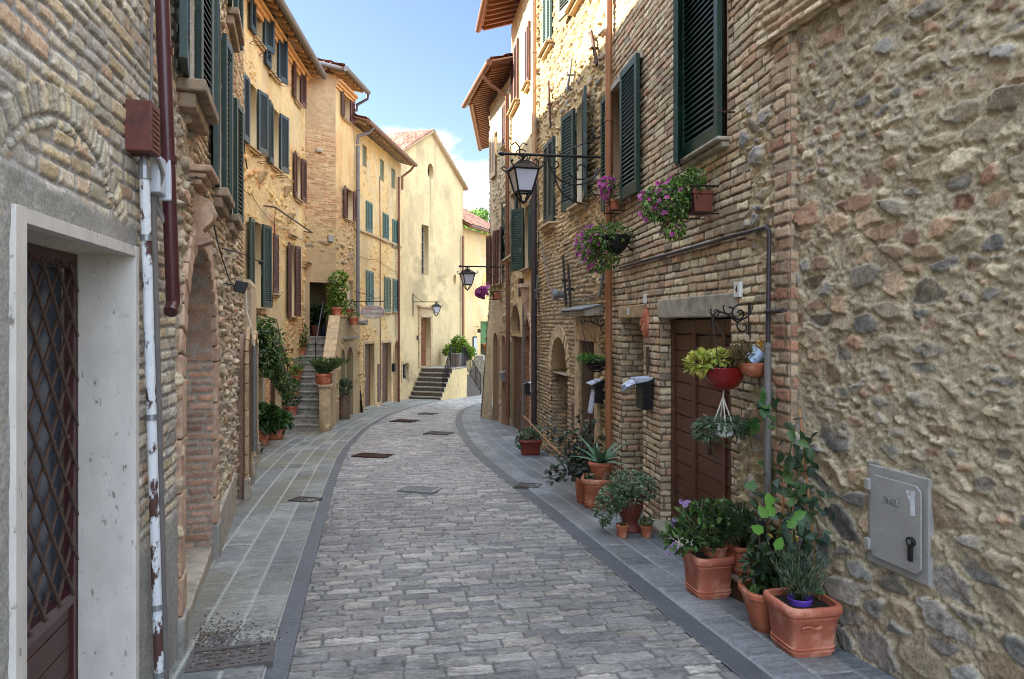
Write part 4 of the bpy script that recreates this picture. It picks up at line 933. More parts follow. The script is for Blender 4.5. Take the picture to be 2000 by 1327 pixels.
# ---------------------------------------------------------------- peach house
HP=thing('peach_house',PE.base(PE.L/2),'peach rendered house with green door at the end of the street','house')
pd=(PE.s(938),PE.s(956.5),PE.z(947,692),PE.z(947,628)); zpe=1.75+(632-462)/1400*35
g=Grid(); g.add(PE,0,PE.L,-2.2,zpe+.3,.04,.04,st_plaster((214,184,132),.14,121,.004,(196,168,122),(206,184,142)),[pd]); g.reveal(PE,pd,.2,(220,190,150),True); body(g,PE,0,PE.L,-2.3,zpe+.3,(226,190,140),-.5); g.build('wall',M_wall,HP)
plank_door(HP,PE,*pd,-.12,M_greendoor,1,True)
roof(HP,PE,-.1,PE.L+1,zpe+.5,.4,4.5,30,gutter=M_copper,seed=31); vpipe(HP,PE,904,.12,PE.g(0),PE.z(904,462),.05,M_copper)
b=MB(PE.f); s=PE.s(947); b.loft([[(s+x,.004,z) for x,z in pr] for pr in [[(-.32,PE.z(947,582)),(.32,PE.z(947,582)),(.32,PE.z(947,548)),(.2,PE.z(947,538)),(0,PE.z(947,531)),(-.2,PE.z(947,538)),(-.32,PE.z(947,548))]]]+[[(s+x,.03,z) for x,z in [(-.32,PE.z(947,582)),(.32,PE.z(947,582)),(.32,PE.z(947,548)),(.2,PE.z(947,538)),(0,PE.z(947,531)),(-.2,PE.z(947,538)),(-.32,PE.z(947,548))]]]); nb_=b.build('blind_niche',mat('apricot_render',(238,186,116),.9),HP)
text(nb_,'E',PE.f((PE.s(945.5),.034,PE.z(945.5,562))),PE.a,(0,0,1),.62,mat('pink_paint',(206,110,120),.7))
b=MB(PE.f); s,z=PE.sz(926.5,675); b.box(s-.22,s+.22,.0,.05,z-.44,z+.44); pb_=b.build('poster_case',M_iron,HP); b=MB(PE.f); b.box(s-.17,s+.17,.05,.056,z-.38,z+.38); b.build('poster',M_paper,pb_)
b=MB(PE.f); s,z=PE.sz(927,643); b.tube([(s,0,z+.1),(s,.2,z+.12),(s,.25,z)],.015,6); b.rings((0,0,0),[(.001,0)],4) if False else None; b.box(s-.07,s+.07,.18,.32,z-.18,z); b.build('wall_light',M_rust,HP)
b=MB(PE.f)
for i in range(6): b.box(PE.s(930)-.3-.1*i,PE.s(957)+.5,0,.5+.28*i,-3,pd[2]-.02-.17*i)
b.build('doorsteps',M_step,HP,bevel=.01)
# ================================================================ right side of the street
RUBG=[(184,166,136),(170,154,130),(194,178,148),(160,150,136),(142,138,132),(126,124,122),(168,138,114),(178,158,128),(188,172,146),(152,144,130),(174,152,124),(150,146,142),(134,130,126)]
HRA=thing('rubble_house',RA.base(RA.L/2),'rough rubble stone house wall with grey metal meter door','house')
en=(RA.s(1703),RA.s(1822)); ex0,ex1=min(en),max(en); ez0,ez1=.425,.965
hole=(ex0+.02,ex1-.02,ez0+.02,ez1-.02)
RUBT=[(172,156,130),(160,144,120),(184,168,142),(150,136,116),(164,140,114),(174,156,130),(180,166,142),(144,134,120),(168,140,114),(138,132,124),(124,120,116),(156,122,100)]
stR=st_rubble(.21,.10,RUBT,(178,164,138),.017,131,.22,.34,.006,3.4,.05)
stR2=st_rubble(.25,.13,[(132,128,122),(146,138,126),(158,144,124),(170,148,120),(138,130,122),(160,140,116),(124,120,116),(166,150,126)],(178,164,138),.017,132,.17,.32,.006,3.8,.045)
stR3=st_rubble(.12,.06,RUBT,(178,164,138),.012,134,.22,.34,.006,3.2,.04)
stRa=st_mix(st_mix(stR,stR3,nmask(1.0,1.0,.57,.05,135)),stR2,lambda S,Z:sstep(1.15,.75,Z+.7*(fbm(S*1.3,Z*1.3,133,3)-.5)+.25*np.clip(1.7-S,-1,1)))
stRt=st_course((.06,.075),(.18,.28),TAN,(160,140,110),.014,.008,.012,.02,136)
def stRc(S,Z):
    h,c=stRa(S,Z); dx=np.maximum(np.maximum(ex0-S,S-ex1),0); dz=np.maximum(np.maximum(ez0-Z,Z-ez1),0); k=sstep(.015,.10,np.hypot(dx,dz))
    return np.minimum(h,.012+.06*k),c
g=Grid(); g.add(RA,0,RA.L,-.5,3.66,.0075,.0075,stRc,[hole],dfun=lambda S,T:.02*(fbm(S*.9,T*.9,137,3)-.5)-.004)
g.add(RA,0,RA.L,3.66,4.9,.012,.012,stRt,d=.07); g.add(Frame(RA.f((0,0,3.66)),RA.a,RA.n,(0,0,-1)),0,RA.L,-.03,.085,.02,.02,stRt)
g.add(RA,0,RA.L,4.9,7.5,.05,.05,stRt,d=.07)
body(g,RA,-3,RA.L,-.6,7.5,(176,150,116),-.4); g.build('wall',M_wall,HRA); roof(HRA,RA,-3,RA.L,7.5,.5,seed=41)
HE=thing('meter_cabinet',RA.f(((ex0+ex1)/2,.03,ez0)),'grey metal utility cabinet door set in the rubble wall, black latch, torn sticker','cabinet')
b=MB(RA.f); b.box(ex0,ex1,-.06,.026,ez0,ez1); cf=b.build('frame',M_greypaint,HE,bevel=.004)
b=MB(RA.f); ix0,ix1,iz0,iz1=ex0+.03,ex1-.035,ez0+.045,ez1-.045; ch=.03
pr=[(ix0,iz0+ch),(ix0+ch,iz0),(ix1-ch,iz0),(ix1,iz0+ch),(ix1,iz1-ch),(ix1-ch,iz1),(ix0+ch,iz1),(ix0,iz1-ch)]
b.loft([[(a,.034,z) for a,z in pr],[(a,.046,z) for a,z in pr]]); dr=b.build('door',M_greypaint,HE,bevel=.003)
far_is_s1=True   # the image's left edge is the far end of the wall
def eu(f): return RA.s(1703)+(RA.s(1822)-RA.s(1703))*f
axE=RA.a if RA.s(1822)>RA.s(1703) else -RA.a
text(dr,'ENEL',RA.f((eu(.46),.047,.80)),axE,(0,0,1),.048,mat('shadowed_cabinet_paint',(128,128,132),.55),'lettering',.0025)
b=MB(RA.f); zc=.63; c0=eu(.80); b.rings((0,0,0),[(.01,0)],4) if 0 else None
b.loft([[(c0+.026*math.cos(t),dd,zc+.026*math.sin(t)) for t in np.linspace(0,2*math.pi,16,endpoint=False)] for dd in (.045,.065)]); b.box(c0-.012,c0+.012,.05,.066,zc-.10,zc-.01); b.build('latch',M_black,dr,bevel=.004)
b=MB(RA.f); b.loft([[(c0+.013*math.cos(t),dd,zc+.013*math.sin(t)) for t in np.linspace(0,2*math.pi,12,endpoint=False)] for dd in (.064,.068)]); b.build('lock',M_steel,dr)
b=MB(RA.f)
u0,u1=eu(.70),eu(.84); b.loft([[(u0,d,.885),(u1,d,.892),(u1,d,.765),(u1-(u1-u0)*.45,d,.762),(u1-(u1-u0)*.5,d,.83),(u1-(u1-u0)*.75,d,.85)] for d in (.0465,.048)]); b.build('sticker',mat('torn_sticker',(206,208,214),.6,var=.2,scale=40,c2=(120,112,120),c2t=(.6,.64)),dr)
for z in (.53,.86): b=MB(RA.f); b.box(eu(.02),eu(.10),.03,.06,z-.03,z+.03); b.build('hinge',M_greypaint,HE,bevel=.004)
# ---------------------------------------------------------------- brick house
HRB=thing('brick_house',RB.base(RB.L/2),'tan brick house with dark green shutters and plank garage door under a stone lintel','house')
o1=(RB.s(1258),RB.s(1215),-.7,1.81); o2=(RB.s(1431),RB.s(1290),-.7,1.80)
v1=(RB.s(1424),RB.s(1346),3.2,4.8); v2=(RB.s(1226),RB.s(1199),3.22,4.58)
stK=st_course((.062,.078),(.17,.30),TAN,(122,108,90),.010,.0055,.005,.008,141,.24,.0035,.45,.5,dark=.2,rnd=.012)
stKr=st_rubble(.17,.09,RUBG,(182,164,132),.028,142,.25,.3,.009)
stKq=st_course((.07,.10),(.2,.3),[(178,140,114),(188,162,134),(174,150,124),(166,122,100),(194,170,142),(180,156,130)],(136,122,104),.010,.006,.006,.012,143)
def maskK(S,Z): 
    n=fbm(S*2.2,Z*1.6,144,4)-.5
    return sstep(.72,.5,S+.9*n)*sstep(3.6,3.0,Z+.8*n)
stKK=st_mix(st_mix(stK,stKr,maskK),stKq,lambda S,Z:sstep(.24,.22,S+.06*((np.floor(Z/.085)%2)-.5)))
g=Grid(); hs=[o1,o2,v1,v2]
g.add(RB,0,RB.L,-.75,5.9,.0105,.009,stKK,hs,dfun=lambda S,T:.02*(fbm(S*.8,T*.8,145,2)-.5)-.22*(S<.002)); g.add(RB,0,RB.L,5.9,8.4,.04,.03,stK)
for w in (v1,v2): g.reveal(RB,w,.2,(150,118,92),True)
def jambs(W,o,depth,st,near=True,fine=.011):
    fj=Wall(W.f((o[1],0,0)),W.f((o[1],-depth,0)),W.f(((o[0]+o[1])/2,-depth/2,0))); g.add(fj,-.005,depth,o[2],o[3],fine,fine,st)
    nj=Wall(W.f((o[0],0,0)),W.f((o[0],-depth,0)),W.f(((o[0]+o[1])/2,-depth/2,0))); g.add(nj,-.005,depth,o[2],o[3],.03,.02,st)
    cf_=Frame(W.f((0,0,o[3])),W.a,-W.n,(0,0,-1)); g.add(cf_,o[0],o[1],-.01,depth,.04,.04,st_plaster((150,136,116),.2,149))
jambs(RB,o1,1.1,stK); jambs(RB,o2,.17,stK)
ej=Wall(RB.f((0.004,-.25,0)),RB.f((0.004,0.002,0)),(0,2)); g.add(ej,0,.25,-.7,8.4,.012,.011,stKq)
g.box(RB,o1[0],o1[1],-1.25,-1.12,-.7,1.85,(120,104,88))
g.box(RB,.01,RB.L-.01,-5,-1.3,-.8,8.4,(170,146,116)); 
for s0_,s1_,z0_,z1_ in ((o2[1]+.03,o1[0]-.03,-.8,1.78),(.02,.05,-.8,8.3),(RB.L-.05,RB.L-.01,-.8,8.3)): g.box(RB,s0_,s1_,-1.29,-.2,z0_,z1_,(150,130,104))
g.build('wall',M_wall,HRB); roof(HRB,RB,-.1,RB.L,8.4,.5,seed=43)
b=MB(RB.f); b.box(o2[0]-.12,o2[1]+.02,-.16,.028,1.802,1.985); b.build('lintel',M_stone,HRB,bevel=.012)
b=MB(RB.f); b.box(o1[0]-.08,o1[1]+.1,-.2,.026,1.812,1.955); b.build('lintel',M_stonew,HRB,bevel=.012)
b=MB(RB.f); b.box(o2[0]+.002,o2[1]+.08,-.2,.12,-.6,RB.g((o2[0]+o2[1])/2)+.07); b.build('threshold',M_stone,HRB,bevel=.015)
zg2=RB.g((o2[0]+o2[1])/2)+.075
d=MB(RB.f); m0,m1=o2[0]+.01,o2[1]-.01; dl=-.12
stl=[m0,m0+.07,(m0+m1)/2-.16-.3,(m0+m1)/2-.16-.24,(m0+m1)/2+.18,(m0+m1)/2+.26,m1-.09,m1]
for k in range(0,8,2): d.box(stl[k],stl[k+1],dl-.03,dl+.018,zg2,1.78)
d.box(m0,m1,dl-.03,dl+.014,1.66,1.785); d.box(m0,m1,dl-.04,dl-.03,zg2,1.78)
for k in (1,3,5):
    z=zg2
    while z<1.65: z2=min(z+.155,1.66); d.box(stl[k]+.001,stl[k+1]-.001,dl-.03,dl,z+.004,z2-.004); z=z2
DR=d.build('garage_door',M_doorwood,HRB,bevel=.003)
d=MB(RB.f); d.box((m0+m1)/2-.21,(m0+m1)/2-.18,dl+.018,dl+.05,.62,.74); d.build('handle',M_rust,DR)
plank_door(HRB,RB,o1[0],o1[1],-.45,1.8,-1.09,M_brown,1)
w=window(HRB,RB,*v1,sill=(.12,.08),sillmat=M_stone,sillw=.06); wdv=v1[1]-v1[0]
shutter(w,RB,v1[0]+.005,1,v1[2]-.02,v1[3],wdv-.03,0,M_darkgreen,.075); shutter(w,RB,v1[1]+.02,-1,v1[2]-.05,v1[3],.2,32,M_darkgreen,.075)
b=MB(RB.f)
for s_,z_ in ((v1[0]-.12,3.36),(v1[1]+.18,3.02)): b.tube([(s_,-.02,z_),(s_,.14,z_)],.008,6); b.tube([(s_,.12,z_),(s_+.0,.14,z_+.05)],.006,5)
b.build('shutter_catch',M_rust,w)
w=window(HRB,RB,*v2,sill=(.12,.06),sillmat=M_stone,sillw=.02); shutter(w,RB,v2[0]-.01,-1,v2[2]-.06,v2[3]+.06,RB.s(1226)-RB.s(1259),0,M_darkgreen,.08); shutter(w,RB,v2[1]+.01,1,v2[2]-.04,v2[3]+.04,.3,4,M_darkgreen,.06)
b=MB(RB.f); b.box(v2[0]-.62,v2[1]+.1,.02,.06,v2[3]+.02,v2[3]+.09); b.build('lintel',M_stone,HRB)
# pipes on the brick house
vpipe(HRB,RB,1189,.07,RB.g(RB.L-.1)-.02,8.3,.043,M_orange,step=2.1)
zP=2.41; pts=[RB.f((RB.s(1216),.03,zP)),RB.f((RB.s(1505,.03)+.03,.04,zP)),RB.f((RB.s(1505,.03),.04,zP-.03)),RB.f((RB.s(1505,.03),.05,1.55))]
pipe(HRB,pts,.015,M_darkpipe,'gas_pipe'); pipe(HRB,[RB.f((RB.s(1505,.03),.05,1.62)),RB.f((RB.s(1505,.03),.05,.45))],.024,M_greypipe,'gas_pipe',[RB.f((RB.s(1505,.03),.05,z)) for z in (1.6,1.1)])
pipe(HRB,[RB.f((RB.s(1505,.03),.06,1.83)),RB.f((RB.s(1530,.03),.07,1.83)),RB.f((RB.s(1541,.03),.07,1.835))],.016,M_darkpipe,'gas_pipe')
b=MB(RB.f); s=RB.s(1512); b.box(s-.09,s+.12,.01,.10,.02,.38); b.build('meter_box',M_black,HRB,bevel=.01)
def plate(px,py,w,h,label,ch=None,W=RB,m=None):
    s,z=W.sz(px,py); t=thing('house_number_plate',W.f((s,.0,z)),label,'number plate'); b=MB(W.f); b.box(s-w/2,s+w/2,.012,.04,z-h/2,z+h/2); p=b.build('plate',m or M_white,t,bevel=.004)
    if ch: text(p,ch,W.f((s,.041,z)),-W.a,(0,0,1),h*.62,M_black,'numeral',.0015)
    return t
plate(1448,566,.10,.115,'white tile number plate reading 4 above the garage lintel','4'); plate(1264,584,.055,.10,'blank white tile on brick above the terracotta face mask'); plate(1232,609,.05,.075,'small cream number tile on the narrow doorway lintel','5')
plate(271,508,.09,.125,'small cream tile beside the white framed grille door',None,LA,M_ivory)
# face plaque
s,z=RB.sz(1265,632); t=thing('face_mask',RB.f((s,.02,z)),'oval terracotta face mask hung on the brick pier','mask'); 
b=MB(); c=RB.f((s,.03,z)); A_,N_v,U_=RB.a,RB.n,Vector((0,0,1))
def mpt(x,y,q): return c+A_*x+U_*y+N_v*q
b.loft([[mpt(.085*r*math.cos(a)*(1-.18*(math.sin(a)<0)),.15*r*math.sin(a),q) for a in np.linspace(0,2*math.pi,24,endpoint=False)] for r,q in ((1.0,-.02),(1.02,.0),(.9,.015),(.6,.03),(.25,.036))]); fm=b.build('face',M_terra,t,smooth=60)
b=MB(); b.tube([mpt(0,.05,.034),mpt(0,.0,.046),mpt(0,-.02,.048)],[.008,.013,.016],8); b.ball(mpt(-.035,.04,.03),.013,8); b.ball(mpt(.035,.04,.03),.013,8); b.tube([mpt(-.03,-.065,.028),mpt(0,-.072,.034),mpt(.03,-.065,.028)],.008,6); b.tube([mpt(-.055,.066,.02),mpt(-.035,.075,.028),mpt(-.012,.064,.032)],.006,5); b.tube([mpt(.055,.066,.02),mpt(.035,.075,.028),mpt(.012,.064,.032)],.006,5); b.build('features',M_terra,fm,smooth=60)
s,z=RB.sz(1270,700); t=thing('wooden_plaque',RB.f((s,.02,z)),'narrow pointed wooden plaque below the terracotta mask','plaque'); b=MB(RB.f); b.loft([[(s+x,d,z+y) for x,y in ((-.03,.12),(.03,.12),(.03,-.10),(0,-.17),(-.03,-.10))] for d in (.02,.04)]); b.build('board',M_wood,t,bevel=.004)
# letterbox with newspapers
def letterbox(W,s,z,label,w=.24,h=.3,dep=.11,m=None,paper=True,rolled=True):
    t=thing('letterbox',W.f((s,.02,z)),label,'letterbox'); m=m or M_black
    b=MB(W.f); b.box(s-w/2,s+w/2,.02,.02+dep,z-h/2,z+h/2-.04); bx=b.build('box',m,t,bevel=.008)
    b=MB(W.f); b.hexa([(s-w/2-.01,.015,z+h/2-.035),(s+w/2+.01,.015,z+h/2-.035),(s+w/2+.01,.05+dep,z+h/2-.06),(s-w/2-.01,.05+dep,z+h/2-.06),(s-w/2-.01,.015,z+h/2+.02),(s+w/2+.01,.015,z+h/2+.02),(s+w/2+.01,.05+dep,z+h/2-.045),(s-w/2-.01,.05+dep,z+h/2-.045)]); b.build('lid',m,bx)
    if paper:
        n=thing('newspaper',W.f((s,.1,z+h/2)),'folded newspaper stuffed under the lid of the '+('black letterbox on the brick pier' if rolled else 'letterbox by the canopied door'),'newspaper')
        b=MB(W.f); zt=z+h/2
        if rolled:
            R_=[]
            for k in range(9):
                q=k/8; R_.append([(s+.09*math.cos(a)*(1-.25*q),.06+.24*q+.02*math.sin(a*2),zt+.0-.09*q*q+.026*math.sin(a)*(1+.5*q)) for a in np.linspace(0,2*math.pi,12,endpoint=False)])
            b.loft(R_)
            b.hexa([(s-.12,.02,zt+.0),(s+.12,.02,zt+.0),(s+.11,.2,zt-.03),(s-.11,.2,zt-.03),(s-.12,.02,zt+.03),(s+.12,.02,zt+.03),(s+.11,.2,zt+.02),(s-.11,.2,zt+.02)])
        else:
            b.hexa([(s-.05,.16,zt-.42),(s+.08,.17,zt-.42),(s+.08,.19,zt-.42),(s-.05,.18,zt-.42),(s-.1,.09,zt),(s+.06,.09,zt),(s+.06,.12,zt+.01),(s-.1,.12,zt+.01)])
            b.hexa([(s-.1,.02,zt+.02),(s+.12,.02,zt+.02),(s+.12,.2,zt-.04),(s-.1,.18,zt-.05),(s-.1,.02,zt+.035),(s+.12,.02,zt+.035),(s+.12,.2,zt-.03),(s-.1,.18,zt-.04)])
        b.build('pages',M_paper,n,smooth=50)
    return t
letterbox(RB,RB.s(1272),RB.z(1272,770),'black letterbox with blue tinted lid on the brick pier')
# ---------------------------------------------------------------- rubble house C (RC)
HRC=thing('rubble_house',RC.base(RC.L/2),'tan rubble house with blocked arch and canopied stone doorway behind the orange drainpipe','house')
n1=(RC.s(1147),RC.s(1129),3.47,4.95); n2=(RC.s(1087),RC.s(1068),3.47,4.92); n3=(RC.s(1082),RC.s(1067),6.6,8.0); n4=(RC.s(1142),RC.s(1124),6.5,8.0)
ar=(RC.s(1110),RC.s(1078),-1,1.52); rr_=(ar[1]-ar[0])/2; ar=(*ar,1.52-rr_*1.0); dc=(RC.s(1168),RC.s(1138),-1,1.50)
stQ=st_mix(st_course((.05,.085),(.10,.24),[(196,168,124),(184,156,116),(206,178,134),(170,142,106),(190,160,120),(160,140,114),(200,166,118)],(180,158,122),.022,.008,.010,.035,151,.25,.008,.6,.9,dark=.3),st_rubble(.2,.085,RUB,(190,164,120),.035,152,.55),nmask(.6,.8,.52,.06,153))
stQd=st_course((.055,.075),(.11,.2),[(150,128,104),(164,140,110),(140,120,98),(176,150,118),(128,112,94)],(164,146,116),.016,.009,.008,.02,154,.3,.006,.6)
stQQ=st_mix(stQ,stQd,lambda S,Z:sstep(3.3,2.9,Z+.8*(fbm(S,Z,155,3)-.5))*sstep(.4,.55,fbm(S*.6,Z*.5,156,3)))
g=Grid(); g.add(RC,0,RC.L,-1.1,9.7,.017,.013,stQQ,[n1,n2,n3,n4,ar,dc],dfun=lambda S,T:.03*(fbm(S*.8,T*.8,157,2)-.5))
for w in (n1,n2,n3,n4): g.reveal(RC,w,.2,(206,190,160),True)
g.reveal(RC,dc,.2,(150,130,104)); jambs(RC,(ar[0],ar[1],-1,ar[4]),.3,stQd); g.reveal(RC,(ar[0],ar[1],ar[4],ar[3],ar[4]),.3,(170,146,110),out=.005)
g.add(RC,ar[0]-.02,ar[1]+.02,-1,1.55,.018,.014,stQd,d=-.28)
body(g,RC,0,RC.L,-1.2,9.7,(180,154,116),-.6); g.build('wall',M_wall,HRC); roof(HRC,RC,-.1,RC.L,9.7,.5,seed=45)
arch_ring(HRC,RC,ar[0],ar[1],-.9,ar[3],ar[4],.2,-.02,.03,M_stonew,n=17,legs=False)
for wn,kind in ((n1,'open'),(n2,'closed'),(n3,'closed'),(n4,'open')):
    w=window(HRC,RC,*wn,sill=(.16,.10),sillmat=M_stonew,sillw=.08)
    if kind=='closed': closed(w,RC,*wn,M_green if wn is n2 else M_teal,.05)
    else: pair(w,RC,wn[0],wn[1],wn[2],wn[3],M_green,10,8,.06,.5)
plank_door(HRC,RC,*dc[:2],RC.g(dc[0])-.1,dc[3],-.15,M_brown,1)
b=MB(RC.f)
for x0,x1 in ((dc[0]-.2,dc[0]),(dc[1],dc[1]+.26)): b.box(x0,x1,-.05,.06,-1,dc[3])
b.box(dc[0]-.2,dc[1]+.26,-.05,.062,dc[3]+.002,dc[3]+.34); b.build('door_surround',M_stonew,HRC,bevel=.015)
b=MB(RC.f); z=dc[3]+.36; b.hexa([(dc[0]-.3,-.03,z),(dc[1]+.24,-.03,z),(dc[1]+.24,.26,z-.02),(dc[0]-.3,.26,z-.02),(dc[0]-.3,-.03,z+.16),(dc[1]+.24,-.03,z+.13),(dc[1]+.24,.28,z+.06),(dc[0]-.3,.28,z+.06)]); b.build('door_canopy',M_stone,HRC,bevel=.015)
b=MB(RC.f); z=dc[3]+.5; b.hexa([(dc[0]-.32,-.02,z),(dc[1]+.26,-.02,z),(dc[1]+.26,.31,z-.075),(dc[0]-.32,.31,z-.075),(dc[0]-.32,-.02,z+.018),(dc[1]+.26,-.02,z+.018),(dc[1]+.26,.31,z-.06),(dc[0]-.32,.31,z-.06)]); b.build('canopy_flashing',M_steel,HRC)
b=MB(RC.f); s=RC.s(1124); b.box(s-.12,s+.12,-.02,.035,-.2,.55); b.build('meter_door',M_wood,HRC,bevel=.006)
def anchor(px,py,ln,ang,m,lab,W=RC,cross=True):
    s,z=W.sz(px,py); t=thing('wall_anchor',W.f((s,.03,z)),lab,'wall anchor'); b=MB(); c=W.f((s,.07,z)); e=W.a*math.sin(R(ang))+Vector((0,0,math.cos(R(ang))))
    f=e.cross(W.n).normalized(); pts=[]
    for q in (-1,1):
        for x,y in ((-.035,-.012),(.035,-.012),(.035,.012),(-.035,.012)): pts.append(c+e*(q*ln/2)+f*x+W.n*y)
    b.hexa(pts); b.build('bar',m,t)
    b=MB(); b.tube([W.f((s,-.02,z)),W.f((s,.11,z))],.02,6); b.build('pin',m,t)
anchor(1170,95,.62,28,M_rust,'rusty iron wall tie bar high beside the orange drainpipe'); anchor(1121,147,.5,-34,M_steel,'pale grey iron tie bar above the open green shutters'); anchor(1081,205,.85,12,M_rust,'long dark iron tie bar beside the top storey sill'); anchor(1053,250,.4,-40,M_steel,'short pale iron tie bar beside the dark drainpipe')
anchor(1055,568,.62,-28,M_steel,'grey steel tie bar above the blocked brick arch'); anchor(1111,548,.8,16,M_black,'black iron tie bar above the door canopy, the higher of a crossing pair'); anchor(1121,565,.75,14,M_black,'black iron tie bar just above the canopy flashing, the lower of a crossing pair'); anchor(1186,545,.5,-30,M_steel,'grey steel tie bar behind the orange drainpipe under the petunias')
s,z=RC.sz(1105,576); t=thing('floodlight',RC.f((s,.05,z)),'small grey security floodlight between the black tie bars','light'); b=MB(RC.f); b.loft([[(s+r*math.cos(a),d,z+r*math.sin(a)) for a in np.linspace(0,2*math.pi,14,endpoint=False)] for r,d in ((.05,.02),(.055,.12),(.09,.16),(.09,.22))]); b.build('housing',M_steel,t,smooth=40)
vpipe(HRC,RC,1043,.1,RC.g(RC.L),4.4,.055,M_darkpipe,step=2.0); vpipe(HRC,RC,1043,.1,4.38,9.6,.048,mat('tan_pipe_paint',(176,140,106),.5),step=2.0)
letterbox(RC,RC.s(1178),RC.z(1178,765),'black letterbox hung beside the canopied doorway',.22,.28,.12,rolled=False)
# ---------------------------------------------------------------- house RD
HRD=thing('stone_house',RD.base(RD.L/2),'narrow stone house with wide plank garage door under a lunette window','house')
k1=(RD.s(1014),RD.s(993),3.4,4.9); k2=(RD.s(1038),RD.s(1027),2.9,4.25); k3=(RD.s(1014),RD.s(1001),6.9,8.3); k4=(RD.s(1037),RD.s(1030),6.75,8.0)
kg=(RD.s(1021),RD.s(997),-1.2,1.45); kl=(RD.s(1017),RD.s(999),1.55,2.2); kl=(*kl,1.6); ka=(RD.s(1037),RD.s(1026),-1,1.85); ka=(*ka,ka[3]-.35)
stE=st_mix(st_rubble(.22,.10,[(190,164,126),(176,150,116),(160,140,114),(200,174,134),(170,136,104)],(186,160,120),.025,161,.7),st_plaster((196,170,128),.3,163,.008,(164,138,104)),nmask(.7,.7,.48,.08,162))
g=Grid(); g.add(RD,0,RD.L,-1.2,9.1,.03,.024,stE,[k1,k2,k3,k4,kg,kl,ka])
for w in (k1,k2,k3,k4,kg,kl): g.reveal(RD,w,.2,(176,150,116),True)
g.reveal(RD,ka,.5,(164,120,90)); jambs(RD,(ka[0],ka[1],-1.1,ka[4]),.5,st_course((.06,.075),(.2,.28),[(176,128,96),(164,116,88),(186,144,110)],(160,140,110),.01,.008,.01,.01,165),fine=.02)
body(g,RD,0,RD.L,-1.3,9.1,(176,150,116),-.7); g.build('wall',M_wall,HRD)
roof(HRD,RD,-.3,RD.L+.1,9.25,.75,5,16,gutter=M_copper,seed=47,raft=.28,soffit=M_chestnut)
w=window(HRD,RD,*k1,sill=(.14,.14),sillw=.3); pair(w,RD,k1[0],k1[1],k1[2],k1[3],M_green,12,8,.05,.42)
w=window(HRD,RD,*k2,sill=(.14,.08)); shutter(w,RD,k2[1],1,k2[2],k2[3],.42,30,M_green,.05); shutter(w,RD,k2[0],-1,k2[2],k2[3],.3,5,M_green,.05)
w=window(HRD,RD,*k3,sill=(.14,.1)); closed(w,RD,*k3,M_brown); w=window(HRD,RD,*k4,sill=(.14,.1)); closed(w,RD,*k4,M_brown)
b=MB(RD.f); b.box(k1[0]-.9,k1[0]-.31,-.02,.12,3.3,3.4); b.box(k1[0]-.9,k1[0]-.31,-.02,.07,3.2,3.297); b.build('string_course',M_stonew,HRD,bevel=.01)
plank_door(HRD,RD,kg[0],kg[1],RD.g(kg[0])-.05,kg[3],-.06,M_wood,2,True); b=arch_panel(RD,*kl,-.15); b.build('lunette_window',M_glass,HRD)
arch_ring(HRD,RD,ka[0],ka[1],-.8,ka[3],ka[4],.14,-.02,.03,M_pink,n=9); plank_door(HRD,RD,ka[0],ka[1],RD.g(ka[0])-.1,ka[3],-.48,M_wood,1)
b=MB(RD.f); s=(ka[0]+ka[1])/2; b.hexa([(s-.08,-.02,1.9),(s+.08,-.02,1.9),(s+.08,.05,1.9),(s-.08,.05,1.9),(s-.12,-.02,2.5),(s+.12,-.02,2.5),(s+.12,.16,2.5),(s-.12,.16,2.5)]); b.box(s-.2,s+.2,-.02,.2,2.5,2.58); b.build('keystone',M_pink,HRD,bevel=.01)
vpipe(HRD,RD,1022,.06,RD.g(1.5),2.6,.025,M_greypipe,step=3)
b=MB(RD.f); s,z=RD.sz(1022,562); b.box(s-.09,s+.09,.01,.1,z-.2,z+.2); b.build('meter_box',M_rust,HRD)
letterbox(RD,RD.s(1027,.12),RD.z(1027,752),'black letterbox on the grey conduit beside the arched doorway',.16,.26,.12,paper=False); letterbox(RD,RD.s(1040,.1),RD.z(1040,750),'letterbox with white side beside the dark drainpipe',.14,.24,.12,M_whiteplastic,paper=False)
# ---------------------------------------------------------------- house RE
HRE=thing('stone_house',RE.base(RE.L/2),'battered stone corner house with deep timber eaves and brown shutters','house')
e1=(RE.s(971),RE.s(961),5.75,6.95); e2=(RE.s(968),RE.s(962),2.8,4.2); e3=(RE.s(981),RE.s(975),2.8,4.25); e4=(RE.s(990),RE.s(984),6.3,7.4)
f1=(RE.s(979),RE.s(970),-1.2,1.5); f1=(*f1,1.2); f2=(RE.s(995),RE.s(987),-1.2,1.45); f2=(*f2,1.15)
bat=lambda S,T:.075*np.clip(2.6-T,0,6)*np.clip(S/RE.L,0,1)**1.5
stF=st_mix(st_rubble(.22,.10,[(186,168,138),(170,152,124),(196,180,150),(156,142,122),(144,136,124)],(184,166,134),.024,171,.4),st_plaster((192,174,142),.3,173,.008,(166,148,120)),nmask(.7,.7,.6,.08,172))
g=Grid(); g.add(RE,0,RE.L,-1.6,7.9,.03,.026,stF,[e1,e2,e3,e4,f1,f2],dfun=bat); g.add(RE2,-.02,RE2.L,-1.8,7.9,.05,.04,stF,dfun=lambda S,T:.075*np.clip(2.6-T,0,6))
for w in (e1,e2,e3,e4): g.reveal(RE,w,.2,(190,164,124),True)
for w in (f1,f2): g.reveal(RE,w,.3,(150,120,92),out=.1)
body(g,RE,0,RE.L-.3,-1.6,7.9,(180,156,120),-.7,-4); g.box(RE2,.3,RE2.L,-4,-.3,-1.6,7.9,(180,156,120)); g.build('wall',M_wall,HRE)
